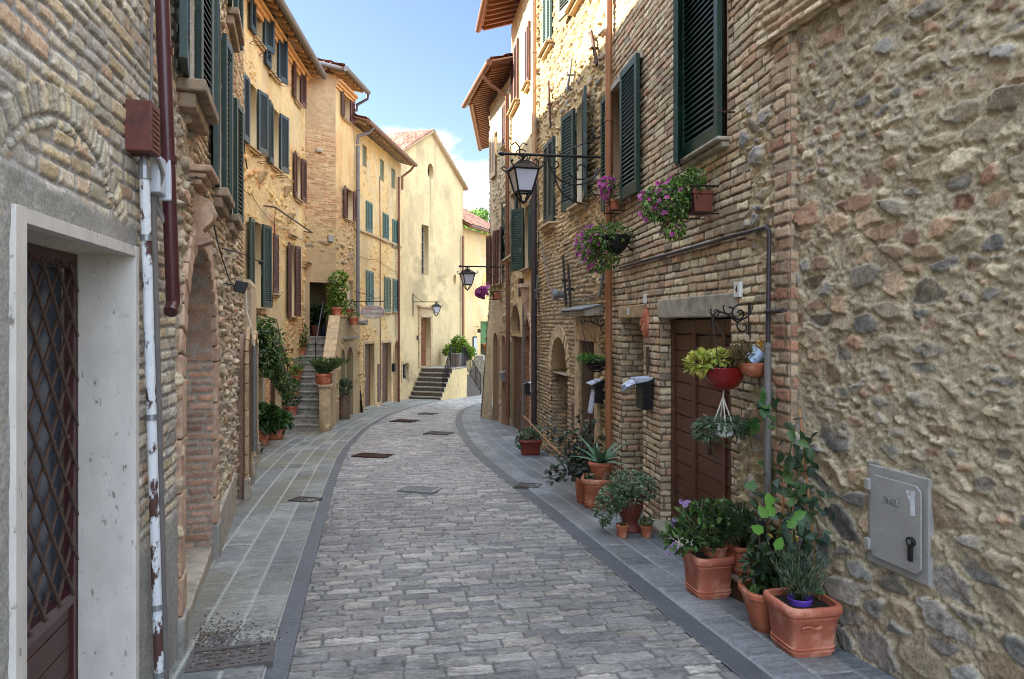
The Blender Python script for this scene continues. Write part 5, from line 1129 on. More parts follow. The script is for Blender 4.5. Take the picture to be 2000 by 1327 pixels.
roof(HRE,RE,-.2,RE.L+.1,8.1,.62,4,15,gutter=M_copper,seed=49,raft=.2,soffit=M_chestnut,endl=.35); roof(HRE,RE2,.0,RE2.L,8.1,.5,4,15,gutter=M_copper,seed=50,raft=.2,soffit=M_chestnut,endl=.35)
pipe(HRE,[RE.f((.1,.7,7.9)),RE.f((.05,.5,7.65)),RE.f((.02,.1,7.4)),RE.f((.02,.08,-.6))],.05,M_copper)
w=window(HRE,RE,*e1); closed(w,RE,*e1,M_ivory,.07)
for wn in (e2,e3): w=window(HRE,RE,*wn,sill=(.1,.08)); pair(w,RE,wn[0],wn[1],wn[2],wn[3],M_brown,10,10,.05,.3)
w=window(HRE,RE,*e4,sill=(.1,.08)); closed(w,RE,*e4,M_brown)
for w_ in (f1,f2): arch_panel(RE,*w_,-.12).build('door',M_wood,HRE)
letterbox(RE,RE.s(983,.1),RE.z(983,735,.1),'small grey letterbox beside the arched doors of the corner house',.2,.26,.14,M_steel,paper=False)
cable(HRC,RC,[(1060,470),(1075,560),(1110,590),(1150,578),(1186,572)],.008,M_greypipe); cable(HRC,RC,[(1050,300),(1056,420),(1052,560),(1060,640)],.007)
cable(HB,LB,[(352,352),(372,338),(400,420),(428,520),(446,560)],.006,M_iron,.05)
# ================================================================ street lamps
def scroll(c,ax,up,r0,r1,a0,a1,n=26): 
    return [c+ax*((r0+(r1-r0)*t)*math.cos(a0+(a1-a0)*t))+up*((r0+(r1-r0)*t)*math.sin(a0+(a1-a0)*t)) for t in np.linspace(0,1,n)]
def lantern(t,c,sz,rot,m=None,curls=True):   # c = top of the lantern (hanging point)
    m=m or M_iron; U=Vector((0,0,1)); e=Vector((math.cos(rot),math.sin(rot),0)); f=Vector((-math.sin(rot),math.cos(rot),0))
    q=lambda x,y,z:c+e*x*sz+f*y*sz+U*z*sz
    zt,zb,wt,wb=-.42,-1.0,.33,.19
    b=MB(); 
    for sx,sy in ((1,1),(-1,1),(-1,-1),(1,-1)):
        b.tube([q(sx*wt,sy*wt,zt),q(sx*wb,sy*wb,zb),q(sx*.05,sy*.05,zb-.26)],.018*sz+.004,6)
        b.tube([q(sx*.36,sy*.36,zt+.03),q(sx*.06,sy*.06,zt+.27)],.016*sz+.004,6)
        if curls: b.tube([q(sx*.36,sy*.36,zt+.02),q(sx*.43,sy*.43,zt+.06),q(sx*.46,sy*.46,zt+.14),q(sx*.42,sy*.42,zt+.17),q(sx*.40,sy*.40,zt+.13)],.014*sz+.003,6)
    for w,z in ((wt,zt),(wb,zb)):
        P=[q(w,w,z),q(-w,w,z),q(-w,-w,z),q(w,-w,z)]
        for k in range(4): b.tube([P[k],P[(k+1)%4]],.02*sz+.004,6)
    b.tube([q(0,0,.0),q(0,0,-.2)],.02*sz+.004,6)
    b.ball(q(0,0,zb-.28),.045*sz,8)
    for k in range(4): 
        a=k*math.pi/2; b.tube([q(.02*math.cos(a),.02*math.sin(a),-.08),q(.1*math.cos(a),.1*math.sin(a),-.03),q(.13*math.cos(a),.13*math.sin(a),-.10),q(.08*math.cos(a),.08*math.sin(a),-.12)],.012*sz+.003,5)
    b.build('lantern_frame',m,t,smooth=50)
    b=MB(); b.loft([[q(sx*w,sy*w,z) for sx,sy in ((1,1),(-1,1),(-1,-1),(1,-1))] for w,z in ((.40,zt-.0),(.37,zt+.05),(.22,zt+.10),(.08,zt+.22),(.04,zt+.26))]); b.build('lantern_roof',m,t)
    b=MB(); b.loft([[q(sx*w,sy*w,z) for sx,sy in ((1,1),(-1,1),(-1,-1),(1,-1))] for w,z in ((wb-.012,zb+.01),(wt-.012,zt-.01))]); b.build('glass',M_milk,t)
def lamp(W,px,py,d0,out,lpx,label,sz,curls=True,ytip=None):
    s,z=W.sz(px,py); base=W.f((s,d0,z)); t=thing('street_lamp',base,label,'street lamp'); N_,U=W.n,Vector((0,0,1))
    b=MB(); tip=W.f((s,out,z)); b.tube([base-N_*.02,tip],.018,8); b.tube([tip,tip+N_*.05,tip+N_*.08],[.028,.028,.002],8)
    if curls:
        b.tube([base+U*.5,base-U*.62],.014,6)
        b.tube(scroll(base+N_*.42-U*.0,N_,U,.40,.33,math.pi*1.02,math.pi*2.0,20),.011,6); b.tube(scroll(base+N_*.33-U*.17,N_,U,.02,.15,-.5,math.pi*1.9),.010,6)
        b.tube(scroll(base+N_*.30-U*.16,N_,U,.45,.36,-math.pi*.5,-.1,18),.011,6)
        b.tube(scroll(base+N_*.92-U*.09,N_,U,.015,.09,0,math.pi*2.3),.009,6); b.tube(scroll(base+N_*.66-U*.1,N_,U,.02,.10,1,math.pi*2.6),.009,6)
        b.tube(scroll(base+N_*.08+U*.3,N_,U,.015,.1,2,math.pi*2.4),.009,6); b.tube([base+U*.28+N_*.05,base+N_*.6+U*.02],.008,5)
        b.tube(scroll(base+N_*.09-U*.42,N_,U,.015,.1,1,math.pi*2.2),.009,6)
        lx=base+N_*(out-.2); 
        b.tube([lx,lx+U*.09,lx+U*.15-N_*.05,lx+U*.12-N_*.1],.010,6); b.tube([lx+U*.09,lx+U*.15+N_*.05,lx+U*.12+N_*.1],.010,6); b.tube(scroll(lx+U*.0+N_*.0-U*.02,N_,U,.05,.1,0.2,math.pi*.8),.008,5)
    else: b.tube(scroll(base+N_*.28-U*.02,N_,U,.25,.2,math.pi,math.pi*1.9,16),.009,5)
    b.build('arm',M_iron,t,smooth=50)
    k=(px2u(lpx)); o=W.f((s,0,0)); dl=(k*o.y-o.x)/(N_.x-k*N_.y)
    c=W.f((s,dl,z)); lantern(t,c,sz,math.atan2(N_.y,N_.x)+.12)
    return t
lamp(RC,1181,308,.0,1.32,1022,'big black wrought iron lamp on a scrolled arm by the orange drainpipe',.48)
lamp(RE,985,522,.0,1.12,913,'black lantern on a plain iron arm in front of the church wall',.47,False)
# church lamp
s,z=CH.sz(806,590); t=thing('street_lamp',CH.f((s,.0,z)),'iron lantern hanging from a bracket above the church door','street lamp'); b=MB()
A0=CH.f((s,.02,z)); A1=CH.f((s,.55,z)); A1=PT(857,590,A0.y+.2); b.tube([A0,A1],.016,6); b.tube([A0+Vector((0,0,.35)),A0-Vector((0,0,.6))],.018,6); b.tube([A0+Vector((0,0,.3)),A0.lerp(A1,.2)+Vector((0,0,.12)),A0.lerp(A1,.4)],.01,5); b.build('arm',M_iron,t); lantern(t,A0.lerp(A1,.9),.46,.4)
# things on house A
s0=LA.s(290,.06); 
t=thing('service_pipe',LA.f((s0,.06,0)),'vertical service pipe with peeling white paint by the grille door','pipe'); 
pipe(t,[LA.f((LA.s(282,.06),.06,2.44)),LA.f((LA.s(316,.06)-.02,.06,-.3))],.023,M_peel,'tube'); 
for z in (2.15,1.3,.35,-.0): b=MB(); p=LA.f((LA.s(282,.06),.06,2.44)).lerp(LA.f((LA.s(316,.06)-.02,.06,-.3)),(2.44-z)/2.74); b.tube([p-Vector((0,0,.014)),p+Vector((0,0,.014))],.028,12); b.build('clamp',M_steel,t)
b=MB(); p=LA.f((LA.s(282,.06),.06,2.42)); b.tube([p,p+Vector((0,0,.06)),p+Vector((0,0,.13))],[.030,.028,.012],12); b.build('cap',M_steel,t)
t=thing('conduit',LA.f((LA.s(303,.05),.05,0)),'straight grey plastic conduit running down beside the peeling pipe','conduit'); pipe(t,[LA.f((LA.s(297,.05),.05,2.5)),LA.f((LA.s(325,.05),.05,-.3))],.017,M_greypipe,'tube')
t=thing('drainpipe',LB.f((.05,.1,0)),'dark maroon iron drainpipe with rounded foot on the stone wall','drainpipe')
DP=lambda x,y:PT(x,y,LA.Y(x,.10))
pipe(t,[DP(317,0)+Vector((-.03,0,2.4)),DP(317,0),DP(337,560),DP(338,592),DP(333,610)],.034,M_purplepipe,'tube',[DP(322,100),DP(329,312)])
s,z=LA.sz(286,252,.08); t=thing('cable_box',LA.f((s,.03,z)),'rust brown metal cable box on the stone wall','box'); b=MB(LA.f); b.box(s-.065,s+.075,.0,.12,z-.115,z+.115); bb=b.build('box',mat('rust_brown_paint',(98,52,42),.55,var=.25,scale=14,c2=(74,40,34),c2t=(.5,.6)),t,bevel=.006); b=MB(LA.f); b.box(s+.076,s+.083,.006,.115,z-.11,z+.11); b.build('side_plate',M_white,bb); b=MB(LA.f); 
for k in range(8): b.box(s-.05,s+.06,.12,.124,z-.09+.024*k,z-.082+.024*k)
b.build('vent_rib',M_brownpot,bb)
s,z=LA.sz(309,343,.08); t=thing('junction_box',LA.f((s,.03,z)),'pale grey junction box with looping cables under the brown box','box'); b=MB(LA.f); b.box(s-.05,s+.07,.02,.10,z-.09,z+.09); b.box(s+.071,s+.10,.0,.12,z-.11,z+.1); bb=b.build('box',M_whiteplastic,t,bevel=.008); b=MB()
f=LA.f; b.tube([f((s-.09,.05,z+.14)),f((s-.11,.07,z+.02)),f((s-.10,.06,z-.08))],.009,6); b.tube([f((s-.02,.06,z+.14)),f((s-.08,.1,z+.06)),f((s-.03,.11,z)),f((s-.02,.09,z-.06))],.010,6); b.tube([f((s+.05,.06,z-.09)),f((s+.09,.08,z-.19)),f((s+.05,.09,z-.22)),f((s+.02,.06,z-.12))],.007,6); b.tube([f((s-.01,.04,z+.15)),f((s+.0,.05,2.95)),f((s+.005,.05,3.4)),f((s+.0,.03,4.4))],.007,6); b.build('cable',M_greypipe,bb)
t=thing('floodlight',LB.f((LB.s(438),.05,LB.z(438,558))),'small black floodlight on the rubble wall beside the portal','light'); s,z=LB.sz(434,558); b=MB(LB.f); b.hexa([(s-.07,.10,z-.05),(s+.07,.10,z-.05),(s+.07,.2,z-.08),(s-.07,.2,z-.08),(s-.07,.13,z+.05),(s+.07,.13,z+.05),(s+.07,.24,z+.03),(s-.07,.24,z+.03)]); b.build('housing',M_black,t,bevel=.006); b=MB(LB.f); b.tube([(s-.1,-.01,z+.03),(s-.02,.12,z)],.008,6); b.tube([(s-.1,.0,z+.35),(s-.05,.2,z+.3),(s+.04,.34,z+.24)],.006,5); b.ball((s+.05,.35,z+.235),.025,7); b.tube([(s-.1,.005,z+.36),(s-.1,.005,z-.4)],.006,5); b.build('arm',M_black,t)
t=thing('conduit',LB.f((LB.s(447),.05,.5)),'grey plastic conduit with white cable beside the tall stone arches','conduit'); pipe(t,[LB.f((LB.L-.25,.16,1.45)),LB.f((LB.L-.25,.16,.05))],.035,M_greypipe,'tube'); b=MB(); b.tube([LB.f((LB.L-.25,.16,1.45)),LB.f((LB.L-.24,.12,1.7)),LB.f((LB.L-.2,.06,1.9)),LB.f((LB.L-.22,.05,2.3))],.012,6); b.build('cable',M_cord,t)
cable(HC,LD,[(430,-40),(436,60),(447,140),(452,220),(466,300)],.012)
# ================================================================ covers in the paving
def cover(px,py,w,l,label,grate=False,dir_=None,m=None,lift=0):
    c=GP(px,py); c.z+=lift; a=Vector((.26,1,-SL)) if dir_ is None else Vector(dir_); a.normalize(); e=a.cross(Vector((0,0,1))).normalized(); n=e.cross(a)
    t=thing('drain_grate' if grate else 'manhole_cover',c,label,'drain grate' if grate else 'manhole cover')
    fr=Frame(c,e,a,n); b=MB(lambda p:fr.f((p[0],p[2],p[1])))
    z0=.008
    for x0,x1,y0,y1 in ((-w/2,w/2,-l/2,-l/2+.025),(-w/2,w/2,l/2-.025,l/2),(-w/2,-w/2+.025,-l/2+.025,l/2-.025),(w/2-.025,w/2,-l/2+.025,l/2-.025)): b.box(x0,x1,y0,y1,-.02,z0+.012)
    b.build('rim',m or M_iron,t)
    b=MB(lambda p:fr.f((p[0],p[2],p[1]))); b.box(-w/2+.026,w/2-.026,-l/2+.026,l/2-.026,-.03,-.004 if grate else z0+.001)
    if grate: b.build('pit_shade_plate',M_black,t); b=MB(lambda p:fr.f((p[0],p[2],p[1])))  # black plate under the bars, its colour standing in for shade below
    if grate:
        k=-w/2+.04
        while k<w/2-.05: b.box(k,k+.026,-l/2+.026,l/2-.026,-.002,z0+.008); k+=.05
    else:
        k=-w/2+.05; r_=0
        while k<w/2-.06:
            q=-l/2+.05
            while q<l/2-.06: b.box(k,k+(.04 if r_%2 else .016),q,q+(.016 if r_%2 else .04),z0,z0+.007); q+=.055; r_+=1
            k+=.055; r_+=1
    b.build('bars' if grate else 'plate',m or M_iron,t)
M_cov=mat('worn_iron_cover',(96,90,86),.55,.4,var=.3,scale=20,bump=.2)
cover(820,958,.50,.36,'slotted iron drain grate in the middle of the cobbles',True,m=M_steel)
cover(728,891,.62,.42,'wide rusty brown manhole cover in the cobbles by the outdoor stairs',m=M_rust); cover(790,823,.62,.62,'rust brown manhole cover in the cobbles near the church bend',m=M_rust); cover(857,847,.56,.5,'grey iron manhole cover at the inside of the road bend',m=M_cov); cover(836,809,.5,.5,'small dark manhole cover in the cobbles before the church steps',m=M_cov)
cover(596,980,.32,.25,'small iron cover in the green grey flagstones past the portal',m=M_cov,lift=.014); cover(1032,952,.32,.28,'small iron cover in the blue grey flagstones by the agave',m=M_cov,lift=.014); cover(452,1292,.46,.30,'large square iron manhole cover dusted with dirt by the grille door',dir_=(-.3,1,-SL),m=M_cov,lift=.014)
# ================================================================ plants
def leaves(parent,name,P,D,U,ln,wd,cols,m=None,fold=.25,droop=.15):
    P=np.asarray(P,float);D=np.asarray(D,float);U=np.asarray(U,float); n=len(P)
    D/=np.linalg.norm(D,axis=1,keepdims=True)+1e-9; S=np.cross(D,U); S/=np.linalg.norm(S,axis=1,keepdims=True)+1e-9; U=np.cross(S,D)
    ln=np.broadcast_to(ln,(n,))[:,None]; wd=np.broadcast_to(wd,(n,))[:,None]
    def pt(t,w,h): return P+D*ln*t+S*wd*w+U*ln*h
    v=[pt(0,0,0),pt(.3,.5,fold*.3),pt(.68,.42,fold*.2-droop*.4),pt(1,0,-droop),pt(.68,-.42,fold*.2-droop*.4),pt(.3,-.5,fold*.3)]
    V=np.stack(v,1).reshape(-1,3); b=np.arange(n)[:,None]*6
    Q=np.concatenate([b+np.array([[0,1,2,3]]),b+np.array([[0,3,4,5]])]); C=np.repeat(np.asarray(cols),6,axis=0)
    off=np.array(wloc(parent)) if parent is not None else 0
    return link_mesh(name,np_mesh(name,V-off,Q,C,False),parent,m or M_leaf)
def lcols(pal,n,var=.3): 
    c=pick(pal,RNG.random(n)); return c*(1+var*(RNG.random((n,1))*2-1))
def rdir(n): 
    v=RNG.normal(size=(n,3)); return v/np.linalg.norm(v,axis=1,keepdims=True)
def blob(blobs,n,fill=.5):   # leaf sites in a union of ellipsoids [(c,(rx,ry,rz))]
    w=np.array([b[1][0]*b[1][1]*b[1][2] for b in blobs])**.6; k=RNG.choice(len(blobs),n,p=w/w.sum())
    c=np.array([b[0] for b in blobs],float)[k]; r=np.array([b[1] for b in blobs],float)[k]
    d=rdir(n); q=(RNG.random((n,1))*(1-fill)+fill)**.6; return c+d*r*q,d
def bush(parent,blobs,n,ln,wd,pal,name='foliage',up=.5,out=.8,droop=.2,m=None,var=.35,fill=.4,down=0):
    P,d=blob(blobs,n,fill); D=d*out+rdir(n)*.6+np.array([0,0,up-down]); U=rdir(n)*.5+np.array([0,0,1.0])+d*.4
    return leaves(parent,name,P,D,U,ln*(.6+.7*RNG.random(n)),wd*(.7+.5*RNG.random(n)),lcols(pal,n,var),m,droop=droop)
def flowers(parent,P,r,pal,name='blossoms',nrm=None):
    n=len(P); P=np.asarray(P,float); N_=rdir(n)*.6+(np.array([-.5,-.6,.2]) if nrm is None else np.asarray(nrm)); N_/=np.linalg.norm(N_,axis=1,keepdims=True)
    A=np.cross(N_,rdir(n)); A/=np.linalg.norm(A,axis=1,keepdims=True); B=np.cross(N_,A); rr=r*(.7+.5*RNG.random((n,1)))
    v=[P-N_*rr*.35]; 
    for k in range(10):
        t=2*np.pi*k/10; q=1.0 if k%2==0 else .8; v.append(P+(A*np.cos(t)+B*np.sin(t))*rr*q+N_*rr*(.05 if k%2 else .18))
    V=np.stack(v,1).reshape(-1,3); b=np.arange(n)[:,None]*11
    T=np.concatenate([b+np.array([[0,1+k,1+(k+1)%10]]) for k in range(10)]); c=lcols(pal,n,.25); C=np.repeat(c,11,axis=0).reshape(n,11,3); C[:,0]*=.45; C=C.reshape(-1,3)
    off=np.array(wloc(parent)); return link_mesh(name,np_mesh(name,V-off,T,C,False),parent,M_petal)
def stems(parent,lines,r,m=None,name='stems'):
    b=MB()
    for l in lines: b.tube(l,r if not isinstance(r,list) else r,5)
    return b.build(name,m or M_stem,parent,smooth=True)
def pot(t,c,prof,e=2,rot=0,m=None,soil=.86,name='pot',n=36,ax=1.0,thick=.025):
    b=MB(); rt,zt=prof[-1]; inner=[(rt-thick*.3,zt+.004),(rt-thick,zt),(rt-thick-.004,zt-.06)]
    b.rings(c,prof+inner,n,e,rot,True,False,ax); p=b.build(name,m or M_terra,t,smooth=50)
    b=MB(); zs=zt-.035
    pts=[]
    b.rings(c,[(rt-thick-.001,zs-.02),(rt-thick-.001,zs),((rt-thick)*.5,zs+.012),(.003,zs+.016)],n,e,rot,True,True,ax); b.build('soil',M_soil,t)
    return p
def prof_sq(w,h,taper=.8): # rolled rim planter with ribs near the foot
    b=w*taper
    L=lambda z:b+(w*.93-b)*(z/h)
    return [(b*.96,0),(b,.012),(L(h*.1),h*.1),(L(h*.12)+.008,h*.115),(L(h*.14)+.008,h*.135),(L(h*.15),h*.15),(L(h*.19)+.007,h*.185),(L(h*.21)+.007,h*.205),(L(h*.22),h*.22),(L(h*.74),h*.74),(L(h*.76)+.006,h*.76),(L(h*.79)+.006,h*.785),(L(h*.8),h*.8),(w*.965,h*.84),(w,h*.87),(w*1.0,h*.96),(w*.97,h)]
def prof_rd(w,h,taper=.7): b=w*taper; return [(b*.95,0),(b,.008),(w*.9,h*.78),(w*.9,h*.8),(w,h*.81),(w*1.01,h*.97),(w*.98,h)]
G_DK=[(46,68,40),(58,82,46),(68,96,52),(42,60,40),(84,112,60)]; G_MD=[(80,114,54),(98,132,64),(70,102,48),(114,146,76),(60,90,46)]; G_LT=[(120,152,64),(140,168,72),(104,138,58),(160,180,88)]
G_GREY=[(96,116,92),(112,130,104),(84,104,84),(124,140,118),(70,94,70)]; G_VAR=[(92,118,84),(124,146,112),(70,98,64),(150,164,136),(84,112,76)]
MAG=[(196,80,160),(208,104,176),(180,62,146),(216,124,190),(200,90,170)]
# ---- near terracotta group by the rubble wall
c=GP(1578,1268); c=Vector((c.x+.0,c.y+.18,0)); c.z=gz(c.y)
def near(px,py,dy=.0): 
    p=GP(px,py); p.y+=dy; p.z=gz(p.y)+.018; return p
sq=.27
c=near(1590,1297,.17); t=thing('potted_plant',c,'big square terracotta planter with lavender in a purple pot and a bamboo cane','planter','terracotta planters along the house walls')
pot(t,c,prof_sq(.178,.30,.74),6,math.radians(11),M_plasticpot)
pz=t; b=MB(); fx=Vector((math.cos(R(11)),math.sin(R(11)),0)); fy=Vector((-fx.y,fx.x,0)); q0=c-fy*.160+fx*-.05+Vector((0,0,.19))
b.tube([q0-fx*.055+Vector((0,0,.0)),q0-fx*.02+Vector((0,-.006,.012)),q0+fx*.03+Vector((0,-.006,-.004)),q0+fx*.07+Vector((0,-.004,.006))],.008,6); b.tube([q0-fx*.05-Vector((0,0,.014)),q0+fx*.065-Vector((0,0,.012))],.005,6); b.build('relief',M_plasticpot,t)
lv=c+Vector((-.02,-.02,.285))
pp=thing('potted_lavender',lv,'small lavender in a bright purple pot standing inside the big square planter','potted plant'); b=MB(); b.rings(lv,[(.055,-.06),(.068,.02),(.072,.022),(.07,.03)],20); b.build('pot',M_purplepot,pp,smooth=40)
n=520; a=RNG.random(n)*2*np.pi; h=.05+.25*RNG.random(n); rr=(.03+.13*RNG.random(n)*(.4+h*2.4)); P=np.stack([lv.x+rr*np.cos(a),lv.y+rr*np.sin(a),lv.z+h],1); leaves(pp,'foliage',P,np.stack([np.cos(a)*.5,np.sin(a)*.5,np.ones(n)],1)+rdir(n)*.4,rdir(n),.045,.008,lcols(G_GREY,n))
stems(pp,[[lv,Vector((P[k,0],P[k,1],P[k,2]))] for k in range(0,n,16)],.0025)
stems(t,[[PT(1600,1175,c.y+.05),PT(1562,800,c.y+.22)]],.007,M_bamboo,'bamboo_cane')
b=[]; 
base=c+Vector((.03,.06,.28)); L1=[base,PT(1545,1000,4.35),PT(1540,900,4.4),PT(1552,830,4.42)]; 
stems(t,[L1,[base,PT(1570,1040,4.3),PT(1556,940,4.38),PT(1570,880,4.36)]],.006,M_stem,'climber_stem')
def along(lines,n,spread):
    P=[]
    for k in range(n):
        l=lines[k%len(lines)]; u=RNG.random()*(len(l)-1); i=int(u); p=Vector(l[i]).lerp(Vector(l[i+1]),u-i); P.append(np.array(p)+RNG.normal(size=3)*spread)
    return np.array(P)
P=along([L1,[base,PT(1570,1040,4.3),PT(1556,940,4.38),PT(1570,880,4.36)]],95,.05); leaves(t,'climber_leaves',P,rdir(95)+np.array([-.2,-.4,-.1]),rdir(95)*.5+np.array([-.2,-.5,.8]),.085,.05,lcols(G_DK,95)); 
P=along([[PT(1560,1000,4.25),PT(1590,960,4.3)],[PT(1540,1030,4.2),PT(1570,1090,4.2)]],40,.06); leaves(t,'glossy_leaves',P,rdir(40)+np.array([0,-.3,-.2]),rdir(40)*.5+np.array([0,-.6,.8]),.07,.045,lcols([(64,84,72),(74,98,76),(44,64,46)],40))
P=np.array([PT(1505,990,4.25),PT(1512,1010,4.22),PT(1535,1030,4.2),PT(1492,1040,4.22),PT(1515,1075,4.2),PT(1548,1012,4.2),PT(1500,1012,4.2)]); leaves(t,'bright_leaves',P,np.array([[-.2,-.1,.9],[-.3,0,.5],[.5,-.1,.4],[-.6,-.1,.3],[.2,-.1,.5],[.6,-.1,.3],[-.4,0,.5]]),np.array([[-.2,-1,.1]]*7),.088,.06,lcols([(96,146,54),(84,130,48),(108,156,62)],7,.15),fold=.22,droop=.12)
c=near(1516,1250,.14); t=thing('potted_plant',c,'round ribbed orange terracotta bowl tucked behind the big square planter','planter','terracotta planters along the house walls'); pot(t,c,[(.085,0),(.10,.01),(.135,.14),(.155,.21),(.16,.225),(.172,.23),(.172,.255),(.165,.26)],3,0,M_terra)
bl=[((c.x+.0,c.y+.05,c.z+.52),(.10,.10,.30)),((c.x-.06,c.y,c.z+.38),(.11,.1,.14))]; bush(t,bl,170,.075,.045,G_DK,droop=.3,up=-.1); stems(t,[[c+Vector((0,0,.28)),c+Vector((.02,.05,.9))],[c+Vector((-.03,0,.28)),c+Vector((-.06,.0,.6))],[c+Vector((.04,.02,.28)),c+Vector((0,.08,.8))]],.006,M_bark); 
P=along([[PT(1500,960,4.9),PT(1520,900,4.9),PT(1490,800,4.9),PT(1500,765,4.9)]],26,.05); leaves(t,'climber_leaves',P,rdir(26)+np.array([-.3,-.3,-.1]),rdir(26)*.4+np.array([-.2,-.6,.7]),.10,.07,lcols([(60,100,50),(80,120,60),(48,80,44)],26)); stems(t,[[c+Vector((0,.1,.28)),PT(1510,1010,4.75),PT(1512,920,4.85),PT(1490,800,4.9),PT(1502,760,4.9)]],.005,M_stem,'climber_stem'); stems(t,[[c+Vector((.04,.1,.28)),PT(1528,1000,4.7),PT(1536,800,4.8)]],.007,M_bamboo,'bamboo_cane')
P=along([[PT(1530,1080,4.4),PT(1545,1040,4.4)]],10,.05); leaves(t,'yellow_leaves',P,rdir(10),rdir(10)+np.array([0,-.8,.5]),.05,.025,lcols([(206,176,50),(196,150,40)],10))
# stool with the small square pot
s0=near(1475,1180,.10); t=thing('stool',s0,'low grey wooden stool under the small square pot','stool'); rt=R(12); b=MB(lambda p:Vector((s0.x+p[0]*math.cos(rt)+p[1]*math.sin(rt)*-1,s0.y+p[0]*math.sin(rt)+p[1]*math.cos(rt),s0.z+p[2]))); b.box(-.16,.2,-.13,.16,.145,.17); seat=b.build('seat',mat('weathered_grey_wood',(128,112,98),.8,var=.3,scale=8,stretch=(.6,6,6),bump=.3),t,bevel=.006)
for x in (-.13,.15):
    b=MB(lambda p:Vector((s0.x+p[0]*math.cos(rt)-p[1]*math.sin(rt),s0.y+p[0]*math.sin(rt)+p[1]*math.cos(rt),s0.z+p[2]))); b.box(x,x+.03,-.11,.14,-.03,.144); b.build('leg',M_wood,t,bevel=.004)
c=s0+Vector((-.04,.02,.172)); t=thing('potted_plant',c,'small square brown pot of feathery green herb standing on the stool','planter','terracotta planters along the house walls'); pot(t,c,prof_sq(.105,.20,.76),6,R(12),M_plasticpot)
n=1500; P,d=blob([((c.x-.03,c.y,c.z+.36),(.16,.13,.13)),((c.x+.08,c.y,c.z+.33),(.10,.1,.1)),((c.x-.10,c.y-.02,c.z+.30),(.10,.1,.1))],n,.2); leaves(t,'foliage',P,d+rdir(n)*.7+np.array([0,0,.6]),rdir(n),.035,.007,lcols([(70,98,54),(86,112,62),(58,84,50),(46,70,44)],n)); stems(t,[[c+Vector((0,0,.17)),Vector(P[k])] for k in range(0,n,70)],.003)
c=near(1396,1181,.18); t=thing('potted_plant',c,'large square terracotta planter of leafy geranium with lilac flowers','planter','terracotta planters along the house walls'); pot(t,c,prof_sq(.158,.30,.80),6,R(12),M_plasticpot)
c2=c+Vector((.06,.02,.275)); t2=thing('potted_plant',c2,'small round terracotta pot standing inside the large square geranium planter','planter'); pot(t2,c2,prof_rd(.095,.075,.85),2,0,M_terra,n=28)
bush(t,[((c.x-.04,c.y,c.z+.48),(.23,.18,.14)),((c.x-.2,c.y-.05,c.z+.41),(.13,.12,.1)),((c.x+.05,c.y+.05,c.z+.58),(.18,.15,.08))],620,.055,.035,G_MD+G_DK,droop=.25); stems(t,[[c+Vector((random.uniform(-.1,.1),random.uniform(-.1,.1),.32)),c+Vector((random.uniform(-.3,.2),random.uniform(-.2,.15),random.uniform(.45,.7)))] for k in range(16)],.004)
k0=np.array([c.x-.28,c.y-.08,c.z+.36])
for P in (k0+RNG.normal(size=(12,3))*.02,np.array([c.x-.16,c.y,c.z+.66])+RNG.normal(size=(8,3))*.016,np.array([c.x-.26,c.y-.02,c.z+.53])+RNG.normal(size=(6,3))*.013): flowers(t,P,.02,[(190,160,210),(176,140,200),(206,176,220)],'flower_head')
bush(t2,[((c2.x,c2.y,c2.z+.16),(.10,.1,.1))],120,.04,.02,G_MD)
# urn with ivy
c=near(1236,1048,.16); t=thing('potted_ivy',c,'tall brown clay urn overflowing with grey green variegated ivy','urn'); pot(t,c,[(.115,0),(.12,.02),(.09,.05),(.075,.09),(.10,.15),(.125,.22),(.13,.27),(.12,.31),(.135,.325),(.135,.345)],2,0,M_brownpot)
bush(t,[((c.x,c.y,c.z+.47),(.22,.2,.12)),((c.x-.18,c.y-.05,c.z+.34),(.14,.14,.14)),((c.x-.27,c.y-.05,c.z+.22),(.09,.1,.16)),((c.x+.15,c.y+.02,c.z+.42),(.12,.12,.12)),((c.x-.06,c.y-.15,c.z+.38),(.14,.08,.1))],1500,.034,.026,G_VAR,droop=.3,up=.0,fill=.5); stems(t,[[c+Vector((0,0,.33)),c+Vector((random.uniform(-.15,.1),random.uniform(-.15,.1),.42)),c+Vector((random.uniform(-.36,.1),random.uniform(-.15,.1),random.uniform(.05,.3)))] for k in range(14)],.003)
c=near(1218,1056,.07); t=thing('potted_plant',c,'tiny round terracotta pot at the foot of the ivy urn towards the road','small pot'); pot(t,c,prof_rd(.062,.115,.75),2,0,M_terra,n=26); bush(t,[((c.x,c.y,c.z+.13),(.04,.04,.03))],40,.03,.015,G_DK)
c=near(1265,1056,.07); t=thing('potted_plant',c,'tiny round terracotta pot of low succulents between the ivy urn and the doorstep','small pot'); pot(t,c,prof_rd(.062,.11,.75),2,0,M_terra,n=26); bush(t,[((c.x,c.y,c.z+.14),(.065,.06,.04))],150,.03,.016,[(92,110,60),(110,128,72),(80,96,52)])
